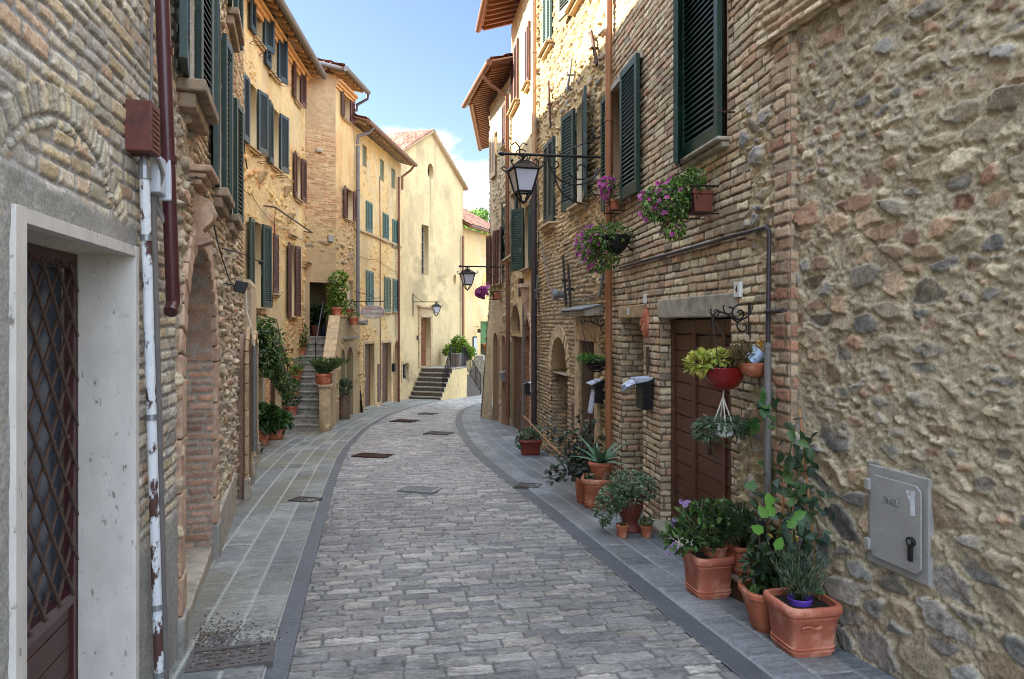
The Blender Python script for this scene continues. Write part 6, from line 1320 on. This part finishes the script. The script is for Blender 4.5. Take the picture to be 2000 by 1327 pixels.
# agave on its square planter, leggy shrub pot
c=near(1172,997,.14); t=thing('planter',c,'square terracotta planter with an agave pot stacked on it','planter','terracotta planters along the house walls'); pot(t,c,prof_sq(.20,.34,.76),6,R(-8),M_terra)
bush(t,[((c.x+.1,c.y-.06,c.z+.37),(.12,.1,.05)),((c.x-.12,c.y-.12,c.z+.34),(.06,.06,.06))],70,.04,.025,G_VAR)
c=c+Vector((.03,.03,.31)); t=thing('potted_agave',c,'spiky blue green agave in a round terracotta pot stacked on the square planter','potted plant'); pot(t,c,prof_rd(.145,.20,.72),2,0,M_terra)
b=MB(); 
for k in range(17):
    a=k*2.4; el=R([75,60,48,36,25,14][k%6]+random.uniform(-6,6)); Ln=random.uniform(.34,.52)*(1 if k%6>1 else .75); pts=[];e=Vector((math.cos(a),math.sin(a),0)); rings=[]
    sd=Vector((-math.sin(a),math.cos(a),0)); q=c+Vector((0,0,.19))+e*.02; 
    for i in range(7):
        u=i/6; w=.036*(1-u**1.6)+.001; th_=.010*(1-u)+.001; dirv=e*math.cos(el-u*.5)+Vector((0,0,1))*math.sin(el-u*.5); nn=sd.cross(dirv)
        rings.append([q+sd*w+nn*.012*(1-u),q-nn*th_,q-sd*w+nn*.012*(1-u),q+nn*th_*.4]); q=q+dirv*Ln/6
    b.loft(rings)
b.build('foliage',mat('agave_leaf',(92,124,96),.5,var=.25,scale=10),t,smooth=50)
c=near(1148,990,.16); t=thing('potted_plant',c,'terracotta pot of a dark leggy shrub leaning over the pavement','planter','terracotta planters along the house walls'); pot(t,c,prof_rd(.15,.31,.74),2,0,M_terra)
Ls=[]
for (x,y,dY) in ((1062,818,.9),(1090,845,.6),(1115,830,.7),(1130,800,.5),(1150,815,.6),(1060,935,-.3),(1075,920,-.2),(1100,900,.1),(1120,880,.3),(1170,850,.5),(1140,870,.2),(1095,890,.2)):
    e=PT(x,y,c.y+dY); m_=(c+Vector((0,0,.3))).lerp(e,.5)+Vector((0,0,.06)); Ls.append([c+Vector((0,0,.3)),m_,e])
stems(t,Ls,.006,M_bark); P=along(Ls,420,.05); n=len(P); leaves(t,'foliage',P,rdir(n)+np.array([0,-.2,-.3]),rdir(n)*.7+np.array([0,-.4,.8]),.075,.045,lcols([(34,46,34),(44,58,38),(54,70,44),(30,38,34),(70,84,60)],n))
stems(t,[[PT(1022,812,13.2),PT(1130,925,9.2)]],.012,M_bamboo,'stick'); 
c=near(1036,893,.2); t=thing('potted_plant',c,'red clay planter of silvery green plants by the dark drainpipe','planter','terracotta planters along the house walls'); pot(t,c,prof_sq(.20,.27,.74),4,R(10),mat('red_clay',(132,58,46),.6,var=.15)); bush(t,[((c.x,c.y,c.z+.34),(.22,.18,.10)),((c.x-.18,c.y-.04,c.z+.22),(.08,.08,.12)),((c.x+.12,c.y+.05,c.z+.40),(.1,.1,.1))],520,.05,.03,G_GREY+G_VAR)
# ---- petunias on the brick house
def petunia(W,px,py,label,box,blobs,nl,nf,out=.25,fsz=.026,kind='box',dout=.02):
    s,z=W.sz(px,py); o=W.f((s,dout,z)); t=thing('flower_box' if kind=='box' else 'hanging_basket',o,label,'flower box' if kind=='box' else 'hanging basket')
    if kind=='box':
        b=MB(W.f); w,h,d=box; b.loft([[(s+x*(1-.12*k),dd_,z+zz) for x,dd_ in ((-w/2,.05),(w/2,.05),(w/2,.05+d*(1-.15*k)),(-w/2,.05+d*(1-.15*k)))] for k,zz in ((1,-h),(0,0))],True,False); b.box(s-w/2-.008,s+w/2+.008,.045,.058+d,-.03+z,z+.0); b.build('box',M_brownpot if nl>300 else M_terra,t,bevel=.006)
        b=MB(W.f); b.box(s-w/2+.01,s+w/2-.01,.055,.04+d,z-.05,z-.02); b.build('soil',M_soil,t)
        b=MB(W.f); 
        for x in (-w/2-.02,w/2+.02): b.tube([(s+x,-.02,z+.03),(s+x,.05+d+.02,z+.03),(s+x,.05+d+.02,z-h-.02),(s+x,.0,z-h-.02),(s+x,.0,z+.03)],.008,6)
        b.tube([(s-w/2-.02,.07+d,z-h*.2),(s+w/2+.02,.07+d,z-h*.2)],.006,6); b.build('bracket',M_iron,t)
    else:
        b=MB(); c_=W.f((s,.2,z)); b.rings(c_,[(.05,-.2),(.11,-.15),(.16,-.05),(.17,0)],24); b.build('pot',M_black,t,smooth=50); b=MB(W.f); b.tube([(s,-.02,z+.05),(s,.05,z+.0),(s,.08,z-.1),(s,.0,z-.16)],.012,6); b.tube([W.f((s+.17*math.cos(a),.2+.17*math.sin(a),z)) if False else (s+.172*math.cos(a),.2+.172*math.sin(a),z-.01) for a in np.linspace(0,2*math.pi,20)],.007,5,False); b.build('bracket',M_iron,t)
    B=[(tuple(W.f((s+q[0],q[1],z+q[2]))),q[3]) for q in blobs]
    bush(t,B,nl,.042,.022,G_MD+G_LT[:2],droop=.3,up=-.1,fill=.35)
    # flowers gather on the street side and trail below
    P,d=blob(B,nf*3,.9); sc_=(P-np.array(W.f((s,0,z))))@np.array(W.n)+RNG.normal(size=len(P))*.08; k=np.argsort(-sc_)[:nf]; P=P[k]+np.array(W.n)*.03
    flowers(t,P,fsz,MAG)
    L_=[]
    for b_ in B:
        for _ in range(4): L_.append([W.f((s,.2,z)),Vector(b_[0])+Vector(np.array(b_[1])*RNG.uniform(-.7,.7,3))])
    stems(t,L_,.003); return t
petunia(RB,1392,378,'brown flower box on the brick wall overflowing with magenta petunias',(.26,.17,.17),[(0,.22,.02,(.15,.15,.14)),(.0,.36,-.06,(.16,.17,.16)),(.02,.50,-.10,(.10,.13,.13)),(0,.33,-.24,(.10,.11,.14)),(0,.16,.13,(.1,.1,.07))],1500,72,fsz=.022)
petunia(RB,1236,462,'dark hanging basket beside the orange drainpipe trailing magenta petunias',None,[(0,.22,.02,(.22,.2,.13)),(.0,.38,-.02,(.2,.2,.16)),(.05,.30,-.2,(.18,.16,.18)),(.02,.50,-.1,(.14,.14,.18)),(0,.42,-.3,(.12,.12,.12))],1900,100,fsz=.022,kind='basket')
petunia(RB,1214,392,'small pot of purple flowers on the sill of the narrow brick house window',(.2,.12,.11),[(0,.1,.1,(.12,.08,.1)),(0,.14,.2,(.1,.08,.08))],160,60,fsz=.03)
petunia(RE,979,572,'terracotta flower box of pink petunias on the far corner house',(.3,.16,.18),[(0,.25,.06,(.22,.25,.13)),(0,.45,.0,(.2,.22,.14))],260,110,fsz=.05,dout=.05)
# ---- scroll bracket with red glazed bowl
def bracket_scroll(W,px,py,out,label,h=.17):
    s,z=W.sz(px,py); t=thing('wall_bracket',W.f((s,.0,z)),label,'bracket'); N_,U=W.n,Vector((0,0,1)); o=W.f((s,0,z)); b=MB(); b.box(0,0,0,0,0,0) if False else None
    b.tube([o+U*h*.6+N_*.012,o-U*h*.8+N_*.012],.011,6); b.tube([o+N_*.02+U*h*.0,o+N_*out*.35-U*h*.25,o+N_*out*.62+U*h*.1,o+N_*out*.85+U*h*.22,o+N_*out-U*0.0],.008,6)
    b.tube(scroll(o+N_*out*.3+U*h*.12,N_,U,.012,.065,0,math.pi*2.6),.007,6); b.tube(scroll(o+N_*(out-.03)+U*.03,N_,U,.01,.04,0,math.pi*2.2),.006,6); b.tube(scroll(o+N_*out*.55+U*h*.3,N_,U,.01,.05,1,math.pi*2.2),.006,6); b.tube(scroll(o+N_*out*.2-U*h*.45,N_,U,.01,.05,1,math.pi*2.2),.006,6)
    b.build('scrollwork',M_iron,t,smooth=50); return W.f((s,out,z-.0))
hook=bracket_scroll(RB,1467,618,.30,'black iron scroll bracket beside the garage lintel')
cb=PT(1414,722,hook.y); t=thing('hanging_planter',cb,'dark red glazed bowl of yellow green foliage hanging before the garage door','hanging planter')
b=MB(); b.rings(cb,[(.04,-.15),(.10,-.12),(.135,-.06),(.145,0),(.15,.012),(.142,.02)],28); b.build('bowl',M_redglaze,t,smooth=50); b=MB()
for a in (0,2.1,4.2): b.tube([cb+Vector((.145*math.cos(a),.145*math.sin(a),.01)),hook],.004,4)
b.build('chain',M_iron,t)
bush(t,[((cb.x-.17,cb.y,cb.z+.05),(.11,.10,.08)),((cb.x-.04,cb.y-.03,cb.z+.08),(.08,.08,.05))],330,.05,.035,[(176,184,84),(196,200,104),(150,164,70),(186,176,80)],droop=.3,var=.2)
n=700; P,d=blob([((cb.x+.06,cb.y,cb.z+.06),(.14,.11,.08)),((cb.x+.17,cb.y+.03,cb.z+.12),(.10,.08,.06))],n,.2); leaves(t,'dry_foliage',P,d+rdir(n),rdir(n),.06,.007,lcols([(132,104,70),(110,86,60),(150,120,84),(96,96,56)],n))
ch=PT(1412,835,hook.y); t=thing('hanging_planter',ch,'white strung pot of trailing grey green fern under the red glazed bowl','hanging planter'); b=MB()
for a in (0,1.6,3.1,4.7): b.tube([ch+Vector((.07*math.cos(a),.07*math.sin(a),.02)),ch+Vector((0,0,.22)),cb+Vector((0,0,-.14))],.005,5)
b.build('cord',M_cord,t); b=MB(); b.rings(ch,[(.04,-.07),(.075,-.05),(.08,.02)],20); b.build('pot',M_white,t,smooth=50)
n=900; P,d=blob([((ch.x,ch.y,ch.z+.03),(.2,.16,.05)),((ch.x-.12,ch.y,ch.z-.02),(.08,.1,.08)),((ch.x+.1,ch.y,ch.z+.0),(.08,.1,.07))],n,.3); leaves(t,'foliage',P,d*[1.2,1.2,.2]+rdir(n)*.5+np.array([0,0,-.15]),rdir(n)*.4+np.array([0,0,1]),.05,.013,lcols(G_GREY+G_VAR,n)); stems(t,[[ch,ch+Vector((random.uniform(-.2,.2),random.uniform(-.15,.15),random.uniform(-.02,.06))),ch+Vector((random.uniform(-.24,.2),random.uniform(-.15,.1),random.uniform(-.2,-.05)))] for k in range(10)],.003)
s,z=RB.sz(1490,714); cw=PT(1474,712,RB.Y(1490)); t=thing('wall_planter',cw,'shallow terracotta bowl with dry stems on the wall beside the gas pipe','wall planter'); b=MB(); b.rings(cw,[(.03,-.09),(.08,-.07),(.11,-.02),(.118,0),(.12,.012),(.112,.014),(.10,-.02)],26); b.build('bowl',M_terra,t,smooth=50); b=MB(); b.tube([RB.f((RB.s(1500),-.02,cw.z-.03)),cw+Vector((.05,0,-.03))],.01,6); b.build('bracket',M_iron,t)
n=260; P,d=blob([((cw.x-.08,cw.y,cw.z+.06),(.09,.08,.05))],n,.2); leaves(t,'dry_foliage',P,d+rdir(n)+np.array([-.5,0,.2]),rdir(n),.06,.008,lcols([(120,104,66),(98,100,56),(140,112,80)],n)); flowers(t,np.array([cw.x+.02,cw.y-.02,cw.z+.13])+RNG.normal(size=(9,3))*.02,.014,[(226,170,40),(230,186,60)])
t=thing('cup',cw+Vector((-.01,0,.04)),'pale blue ceramic cup lying in the shallow terracotta wall bowl','cup'); b=MB(); A_=Vector((.62,.1,.55)).normalized(); e1_=A_.orthogonal().normalized(); e2_=A_.cross(e1_); o_=cw+Vector((-.045,-.02,.015)); b.loft([[o_+A_*h+(e1_*math.cos(2*math.pi*k/20)+e2_*math.sin(2*math.pi*k/20))*r for k in range(20)] for h,r in ((0,.042),(.01,.045),(.10,.062),(.1,.058),(.02,.042))]); b.build('body',M_blue,t,smooth=50)
# basket by the canopied door
hk=bracket_scroll(RC,1192,632,.38,'black iron scroll bracket over the canopied stone doorway'); cg=PT(1166,704,hk.y); t=thing('hanging_planter',cg,'black wire basket of bright green creeper hanging by the canopied doorway','hanging planter'); b=MB()
for q in range(4): b.tube([cg+Vector((r*math.cos(a),r*math.sin(a),zz)) for a in np.linspace(0,2*math.pi,18) for r,zz in [((.17,.0),(.15,-.06),(.11,-.11),(.05,-.14))[q]]],.006,5,False)
for a in np.linspace(0,2*math.pi,10,endpoint=False): b.tube([cg+Vector((r*math.cos(a),r*math.sin(a),zz)) for r,zz in ((.17,0),(.15,-.06),(.11,-.11),(.03,-.15))],.005,4)
for a in (0,2.1,4.2): b.tube([cg+Vector((.17*math.cos(a),.17*math.sin(a),0)),hk],.004,4)
b.build('basket',M_iron,t); b=MB(); b.ball(cg+Vector((0,0,-.03)),.12,10,(1,1,.6)); b.build('soil',M_soil,t)
n=800; P,d=blob([((cg.x,cg.y,cg.z+.015),(.22,.18,.035)),((cg.x-.14,cg.y,cg.z+.03),(.12,.1,.05))],n,.1); leaves(t,'foliage',P,d+rdir(n)*.6+np.array([0,0,.2]),rdir(n)*.4+np.array([0,0,1]),.035,.014,lcols([(92,140,56),(112,158,68),(76,120,50)],n))
# ---- pavement plants on the other side
def lp(px,py,yy): p=PT(px,py,yy); return p
c=GP(505,872); c.y+=.1; c.z=gz(c.y)+.02; t=thing('potted_hydrangea',c,'terracotta pot of broad leaved hydrangea at the corner of the stone portal','planter','terracotta planters along the house walls'); pot(t,c,prof_rd(.19,.30,.75),2,0,M_terra,n=24); bush(t,[((c.x,c.y,c.z+.52),(.34,.3,.24))],300,.15,.11,[(44,78,34),(58,96,40),(36,64,32),(84,122,58)],droop=.35,up=0)
c=GP(528,862); c.y+=.2; c.z=gz(c.y)+.02; t=thing('potted_hydrangea',c,'oblong pale terracotta trough of hydrangea standing in front of the brown double door','planter','terracotta planters along the house walls'); pot(t,c,prof_sq(.15,.22,.8),6,R(0),mat('pale_terracotta',(204,134,104),.7,var=.12,scale=6),ax=1.5); bush(t,[((c.x-.05,c.y,c.z+.44),(.32,.28,.18)),((c.x+.14,c.y,c.z+.36),(.17,.18,.12))],300,.15,.11,[(48,84,38),(62,102,46),(36,66,34),(92,132,66)],droop=.35,up=0)
c=lp(492,885,11.9); c.z=gz(11.9); t=thing('plant',c,'low dark weed at the foot of the portal block','plant'); bush(t,[((c.x+.02,c.y,c.z+.2),(.14,.1,.24))],120,.07,.05,G_DK)
# overhanging vine
o=PT(497,612,14.6); t=thing('vine',o,'mass of dark leafy vine hanging from the ochre house over the pavement','vine')
Bl=[]; 
for (x,y,r,yy) in ((500,660,.30,13.0),(515,650,.32,13.2),(530,665,.34,13.3),(502,690,.28,13.0),(525,705,.36,13.2),(545,700,.30,13.6),(505,722,.12,13.0),(545,728,.2,13.6),(556,745,.25,13.9),(565,765,.18,14.2),(500,630,.16,13.4),(528,630,.12,13.6)): Bl.append((tuple(PT(x-4,y,yy)),(r*.8,r*.85,r*.78)))
bush(t,Bl,2200,.08,.05,[(66,96,44),(84,118,54),(54,80,40),(106,138,66),(46,68,36)],droop=.3,up=-.3,fill=.25)
stems(t,[[o,PT(x,y-25,14.0),PT(x+8,y+10,13.4)] for x,y in ((505,650),(520,640),(540,650),(530,690),(515,700),(550,720),(545,680))]+[[PT(540,640,14.5),PT(556,690,14.8),PT(566,745,15.0),PT(560,790,15.2)]],.012,M_bark); 
# stair pots
def spot(px,py,yy,r,h,label,kind,pal,n=130,ln=.08,wd=.045,m=None,hh=.3):
    p=PT(px,py,yy); t=thing('potted_plant',p,label,'potted plant','pots on the outdoor staircase'); pot(t,p,prof_rd(r,h,.72),2,0,m or M_terra,n=20); bush(t,[((p.x,p.y,p.z+h+hh*.45),(r*1.3,r*1.2,hh*.6))],n,ln,wd,pal,up=.4 if kind else 0); return t
stp=lambda i:(zb+(ztop-zb)*(i+1)/13, 16.7+(20.0-16.7)*(i+.5)/12)
def on_step(i,px,r,h,label,pal,**k):
    z,y=stp(i); p=Vector((px2u(px)*y,y,z+.003)); t=thing('potted_plant',p,label,'potted plant','pots on the outdoor staircase'); pot(t,p,prof_rd(r,h,.72),2,0,k.get('m',M_terra),n=20); hh=k.get('hh',.25); bush(t,[((p.x,p.y,p.z+h+hh*.4),(r*1.35,r*1.2,hh*.6))],k.get('n',140),k.get('ln',.07),k.get('wd',.04),pal); return t
on_step(1,569,.16,.22,'red clay pot of clipped dark plant near the bottom stair',G_DK,m=M_plasticpot,hh=.26,n=200)
on_step(3,574,.12,.18,'terracotta pot of bushy green plant on the fourth stair',G_MD,hh=.3,n=200)
on_step(5,578,.12,.2,'terracotta pot of light green herb halfway up the stairs',G_LT+G_MD,hh=.24,n=150)
on_step(6,583,.12,.2,'terracotta pot of sparse grey plant just above the middle stair',G_GREY,hh=.3,n=120)
on_step(9,589,.12,.2,'terracotta pot of tall dark plant high on the stairs',G_DK+G_MD,hh=.35,n=180)
on_step(10,592,.11,.17,'terracotta pot of young green plant beside the loggia door',G_MD,hh=.5,n=140)
p=ST.f((.21,-.17,.335)); t=thing('potted_plant',p,'wide terracotta pot of grassy rosemary on the staircase pillar','potted plant','pots on the outdoor staircase'); pot(t,p,prof_rd(.21,.24,.8),2,0,M_terra,n=26)
n=900; a=RNG.random(n)*2*np.pi; h=RNG.random(n); rr=.08+.42*h*RNG.random(n); P=np.stack([p.x+rr*np.cos(a)+.12*h,p.y+rr*.8*np.sin(a),p.z+.24+.35*h*(1-.4*rr)],1); leaves(t,'foliage',P,np.stack([np.cos(a),np.sin(a),.9+0*a],1)+rdir(n)*.4,rdir(n),.12,.016,lcols([(84,104,60),(100,120,70),(70,90,54)],n))
# vine and pots on the landing parapet
p=S2.f((.25,-.16,1.975)); t=thing('climbing_plant',p,'bright green climbing plant over the landing parapet','climbing plant'); pot(t,p,prof_rd(.15,.22,.75),2,0,M_terra,n=20); 
Bl=[(tuple(PT(x,y,20.3)),(r,r*.7,r)) for x,y,r in ((660,545,.22),(664,565,.24),(655,580,.22),(668,590,.18),(660,600,.24),(650,560,.14),(648,605,.2),(672,540,.12))]; bush(t,Bl,1500,.085,.055,G_LT+[(128,156,70),(84,116,52)],up=0,droop=.25); stems(t,[[p+Vector((0,0,.2)),PT(660,600,20.3),PT(663,540,20.3)],[p+Vector((0,0,.2)),PT(652,590,20.3),PT(657,550,20.3)]],.012,M_bark)
p=S2.f((1.35,-.10,1.975)); t=thing('potted_plant',p,'small terracotta pot of blue green plant at the end of the landing parapet','potted plant','pots on the outdoor staircase'); pot(t,p,prof_rd(.13,.2,.75),2,0,M_terra,n=20); bush(t,[((p.x,p.y,p.z+.3),(.22,.2,.14))],200,.08,.03,G_GREY+G_DK)
p=S2.f((.85,.16,1.70)); t=thing('potted_plant',p,'terracotta pot hooked outside the landing parapet','potted plant','pots on the outdoor staircase'); pot(t,p,prof_rd(.14,.22,.7),2,0,M_terra,n=20); bush(t,[((p.x,p.y,p.z+.28),(.16,.16,.08))],90,.07,.04,G_MD); b=MB(); b.tube([p+Vector((.0,-.02,.15)),S2.f((.9,-.02,1.9))],.02,6); b.build('hook',M_iron,t)
p=S2.f((1.05,.02,1.83)); t=thing('stone_spout',p,'grey stone drain spout poking from the landing parapet','spout'); b=MB(); b.tube([S2.f((1.05,-.15,1.84)),S2.f((1.0,.5,1.78))],[.11,.09],12); b.build('spout',M_stone,t)
p=S2.f((nic[1][0]+.15,-.12,S2.z(669,703))); t=thing('potted_plant',p,'little plant pot in the upper niche of the staircase wall','potted plant','pots on the outdoor staircase'); pot(t,p,prof_rd(.09,.12,.8),2,0,M_whiteplastic,n=18); bush(t,[((p.x,p.y,p.z+.15),(.1,.1,.06))],60,.05,.03,G_MD)
p=GP(668,822); p.y+=.25;p.z=gz(p.y)+.01; t=thing('tall_vase',p,'tall wooden tub with a spiky plant against the staircase wall','vase'); pot(t,p,[(.15,0),(.16,.02),(.165,.3),(.15,.62),(.17,.66),(.17,.68)],2,0,M_greydoor,n=22); bush(t,[((p.x,p.y,p.z+.85),(.17,.16,.22))],220,.16,.025,G_DK+G_GREY,up=.6)
for q,(x,y,r) in enumerate(((617,628,.3),(632,618,.34))):
    p=PT(x,652,20.9+.2*q); p.z=1.385; t=thing('potted_plant',p,('dark bushy pot plant inside the loggia doorway' if q==0 else 'tall shadowy pot plant with blue tub inside the loggia'),'potted plant'); pot(t,p,prof_rd(.16,.3,.8),2,0,mat('dark_blue_pot',(44,52,72),.4) if q else M_brownpot,n=18); bush(t,[((p.x,p.y,p.z+.55),(r,r*.7,.3))],240,.12,.06,G_DK)
# church landing greenery
sC=CH.s(895,1.0); p=CH.f((sC,1.05,zl)); t=thing('planter_box',p,'grey planter box with bright ferns on the church landing','planter'); b=MB(CH.f); b.box(sC-.45,sC+.3,.8,1.25,zl,zl+.56); b.build('box',mat('grey_planter_panel',(116,106,98),.7,var=.25),t,bevel=.01)
Bl=[(tuple(PT(x,y,31.6)),(r,r*.8,r*.8)) for x,y,r in ((886,686,.3),(899,682,.36),(912,686,.28),(897,668,.24),(878,684,.2),(905,690,.34))]; n=1800; P,d=blob(Bl,n,.3); leaves(t,'foliage',P,d*[1.2,1,.4]+rdir(n)*.5+np.array([0,0,.1]),rdir(n)*.4+np.array([0,0,1]),.22,.045,lcols([(120,150,52),(140,168,62),(96,126,46),(160,184,80)],n),droop=.4)
p=GP(944,757); p.z=gz(p.y); t=thing('planter_tub',p,'low red round tub of dark clipped plant by the peach house steps','planter'); pot(t,p,[(.38,0),(.45,.1),(.5,.22),(.52,.28)],2,0,mat('red_tub',(140,74,60),.6),n=24); bush(t,[((p.x,p.y,p.z+.42),(.42,.4,.22))],420,.1,.06,G_DK)
p=PE.f((PE.s(947),.22,pd[2]-.02)); t=thing('terracotta_jar',p,'large plain terracotta pot standing before the green door','pot'); pot(t,p,[(.22,0),(.25,.02),(.31,.45),(.35,.47),(.35,.55)],2,0,mat('orange_clay',(196,120,84),.7,var=.15),n=26)
# tree behind the roofs
p=Vector((px2u(925)*46,46,gz(46))); p.z+=1.6; t=thing('tree',p,'round green tree crown showing above the peach house roof','tree'); b=MB(); b.tube([p,p+Vector((.1,0,4)),p+Vector((0,0,8.2))],[.25,.2,.08],8); 
for a in range(7): b.tube([p+Vector((0,0,5+.35*a)),p+Vector((1.1*math.cos(a*2.4),1.1*math.sin(a*2.4),6.9+.3*a))],[.09,.03],6)
b.build('trunk',M_bark,t); bush(t,[((p.x+dx,p.y+dy,p.z+zz),(r,r,r*.8)) for dx,dy,zz,r in ((0,0,8.6,1.0),(.9,.2,8.1,.8),(-.8,.1,8.0,.8),(.1,-.6,7.6,1.0),(.4,.5,9.2,.6),(-.4,0,9.1,.5))],2600,.2,.13,G_LT+G_MD,'crown')
# dirt swept by the wall
n=1150; x=RNG.normal(size=n)*.24; y=RNG.normal(size=n)*.17; base=GP(388,1250); P=np.stack([base.x+x-.03+ -.25*y,base.y+y+.05*x,np.zeros(n)],1); P=P[P[:,0]>-.62-.3*P[:,1]-.0]; n=len(P); P[:,2]=gz(P[:,1])+.02+.012*RNG.random(n)
o=leaves(None,'debris',P,rdir(n)*[1,1,.3],rdir(n)*.4+np.array([0,0,1]),  .021*(.3+RNG.random(n)),.013,lcols([(96,76,58),(122,102,80),(72,58,46),(176,168,154),(108,88,68),(88,72,56)],n)); o['kind']='stuff'; o['label']='crumbled mortar and dry dirt swept against the wall'
# ================================================================ light, sky, camera
TO_SUN=Vector((-.93,.37,0)).normalized()*math.cos(R(SUN_EL))+Vector((0,0,math.sin(R(SUN_EL))))
l=bpy.data.lights.new('sun','SUN'); l.energy=SUN_E; l.angle=R(.5); l.color=(1.0,.88,.69); lo_=bpy.data.objects.new('sun',l); COL.objects.link(lo_); lo_.rotation_mode='QUATERNION'; lo_.rotation_quaternion=TO_SUN.to_track_quat('Z','Y'); lo_.location=(-20,10,30)
w=bpy.data.worlds.new('World'); sc.world=w; w.use_nodes=True; nt=w.node_tree; nt.nodes.clear(); L=nt.links.new
out=N(nt,'ShaderNodeOutputWorld'); bg=N(nt,'ShaderNodeBackground'); bg.inputs['Strength'].default_value=SKY_S; L(bg.outputs[0],out.inputs[0])
sky=N(nt,'ShaderNodeTexSky'); sky.sky_type='NISHITA'; sky.sun_disc=False; sky.sun_elevation=R(SUN_EL); sky.sun_rotation=math.atan2(TO_SUN.x,TO_SUN.y); sky.altitude=300; sky.air_density=1.0; sky.dust_density=.6; sky.ozone_density=1.2
tc=N(nt,'ShaderNodeTexCoord'); mp=N(nt,'ShaderNodeMapping'); mp.inputs['Scale'].default_value=(1,1,2.2); L(tc.outputs['Generated'],mp.inputs[0])
n=N(nt,'ShaderNodeTexNoise'); n.inputs['Scale'].default_value=5.5; n.inputs['Detail'].default_value=9; n.inputs['Roughness'].default_value=.58; n.inputs['Distortion'].default_value=.3; L(mp.outputs[0],n.inputs['Vector'])
sx=N(nt,'ShaderNodeSeparateXYZ'); L(tc.outputs['Generated'],sx.inputs[0])
b1=N(nt,'ShaderNodeMapRange'); b1.inputs['From Min'].default_value=.30; b1.inputs['From Max'].default_value=.16; b1.inputs['To Min'].default_value=-.12; b1.inputs['To Max'].default_value=.33; L(sx.outputs['Z'],b1.inputs['Value'])
ad=N(nt,'ShaderNodeMath',operation='ADD'); L(n.outputs['Fac'],ad.inputs[0]); L(b1.outputs[0],ad.inputs[1])
r=N(nt,'ShaderNodeMapRange'); r.interpolation_type='SMOOTHSTEP'; r.inputs['From Min'].default_value=.52; r.inputs['From Max'].default_value=.66; L(ad.outputs[0],r.inputs['Value'])
mx=N(nt,'ShaderNodeMix',data_type='RGBA'); mx.inputs['B'].default_value=(*CLOUD,1); L(sky.outputs[0],mx.inputs['A']); L(r.outputs[0],mx.inputs['Factor'])
# unseen cloud added as fill light overhead and behind the viewer, clear sky ahead
c1=N(nt,'ShaderNodeMapRange'); c1.interpolation_type='SMOOTHSTEP'; c1.inputs['From Min'].default_value=.42; c1.inputs['From Max'].default_value=.60; L(sx.outputs['Z'],c1.inputs['Value'])
c2=N(nt,'ShaderNodeMapRange'); c2.interpolation_type='SMOOTHSTEP'; c2.inputs['From Min'].default_value=.25; c2.inputs['From Max'].default_value=-.2; L(sx.outputs['Y'],c2.inputs['Value'])
m1=N(nt,'ShaderNodeMath',operation='MAXIMUM'); L(c1.outputs[0],m1.inputs[0]); L(c2.outputs[0],m1.inputs[1])
n2=N(nt,'ShaderNodeMapRange'); n2.inputs['From Min'].default_value=.36; n2.inputs['From Max'].default_value=.52; n2.inputs['To Min'].default_value=.35; L(n.outputs['Fac'],n2.inputs['Value'])
m2=N(nt,'ShaderNodeMath',operation='MULTIPLY'); L(m1.outputs[0],m2.inputs[0]); L(n2.outputs[0],m2.inputs[1])
mx2=N(nt,'ShaderNodeMix',data_type='RGBA'); mx2.inputs['B'].default_value=(*FILL_CLOUD,1); L(mx.outputs['Result'],mx2.inputs['A']); L(m2.outputs[0],mx2.inputs['Factor']); L(mx2.outputs['Result'],bg.inputs['Color'])
cam=bpy.data.cameras.new('camera'); co=bpy.data.objects.new('camera',cam); COL.objects.link(co); co.location=(0,0,EYE); co.rotation_euler=(R(90),0,0); cam.lens=F/2000*36; cam.sensor_width=36; cam.sensor_fit='HORIZONTAL'; cam.shift_y=-(663.5-HOR)/2000; cam.clip_start=.05; cam.clip_end=3000; sc.camera=co
vs=sc.view_settings; vs.view_transform='Standard'; vs.look='None'; vs.gamma=1; vs.exposure=EXPO; vs.use_curve_mapping=False
sc.cycles.max_bounces=8; sc.cycles.diffuse_bounces=5; sc.cycles.glossy_bounces=3; sc.cycles.use_denoising=True; sc.cycles.filter_width=1.0
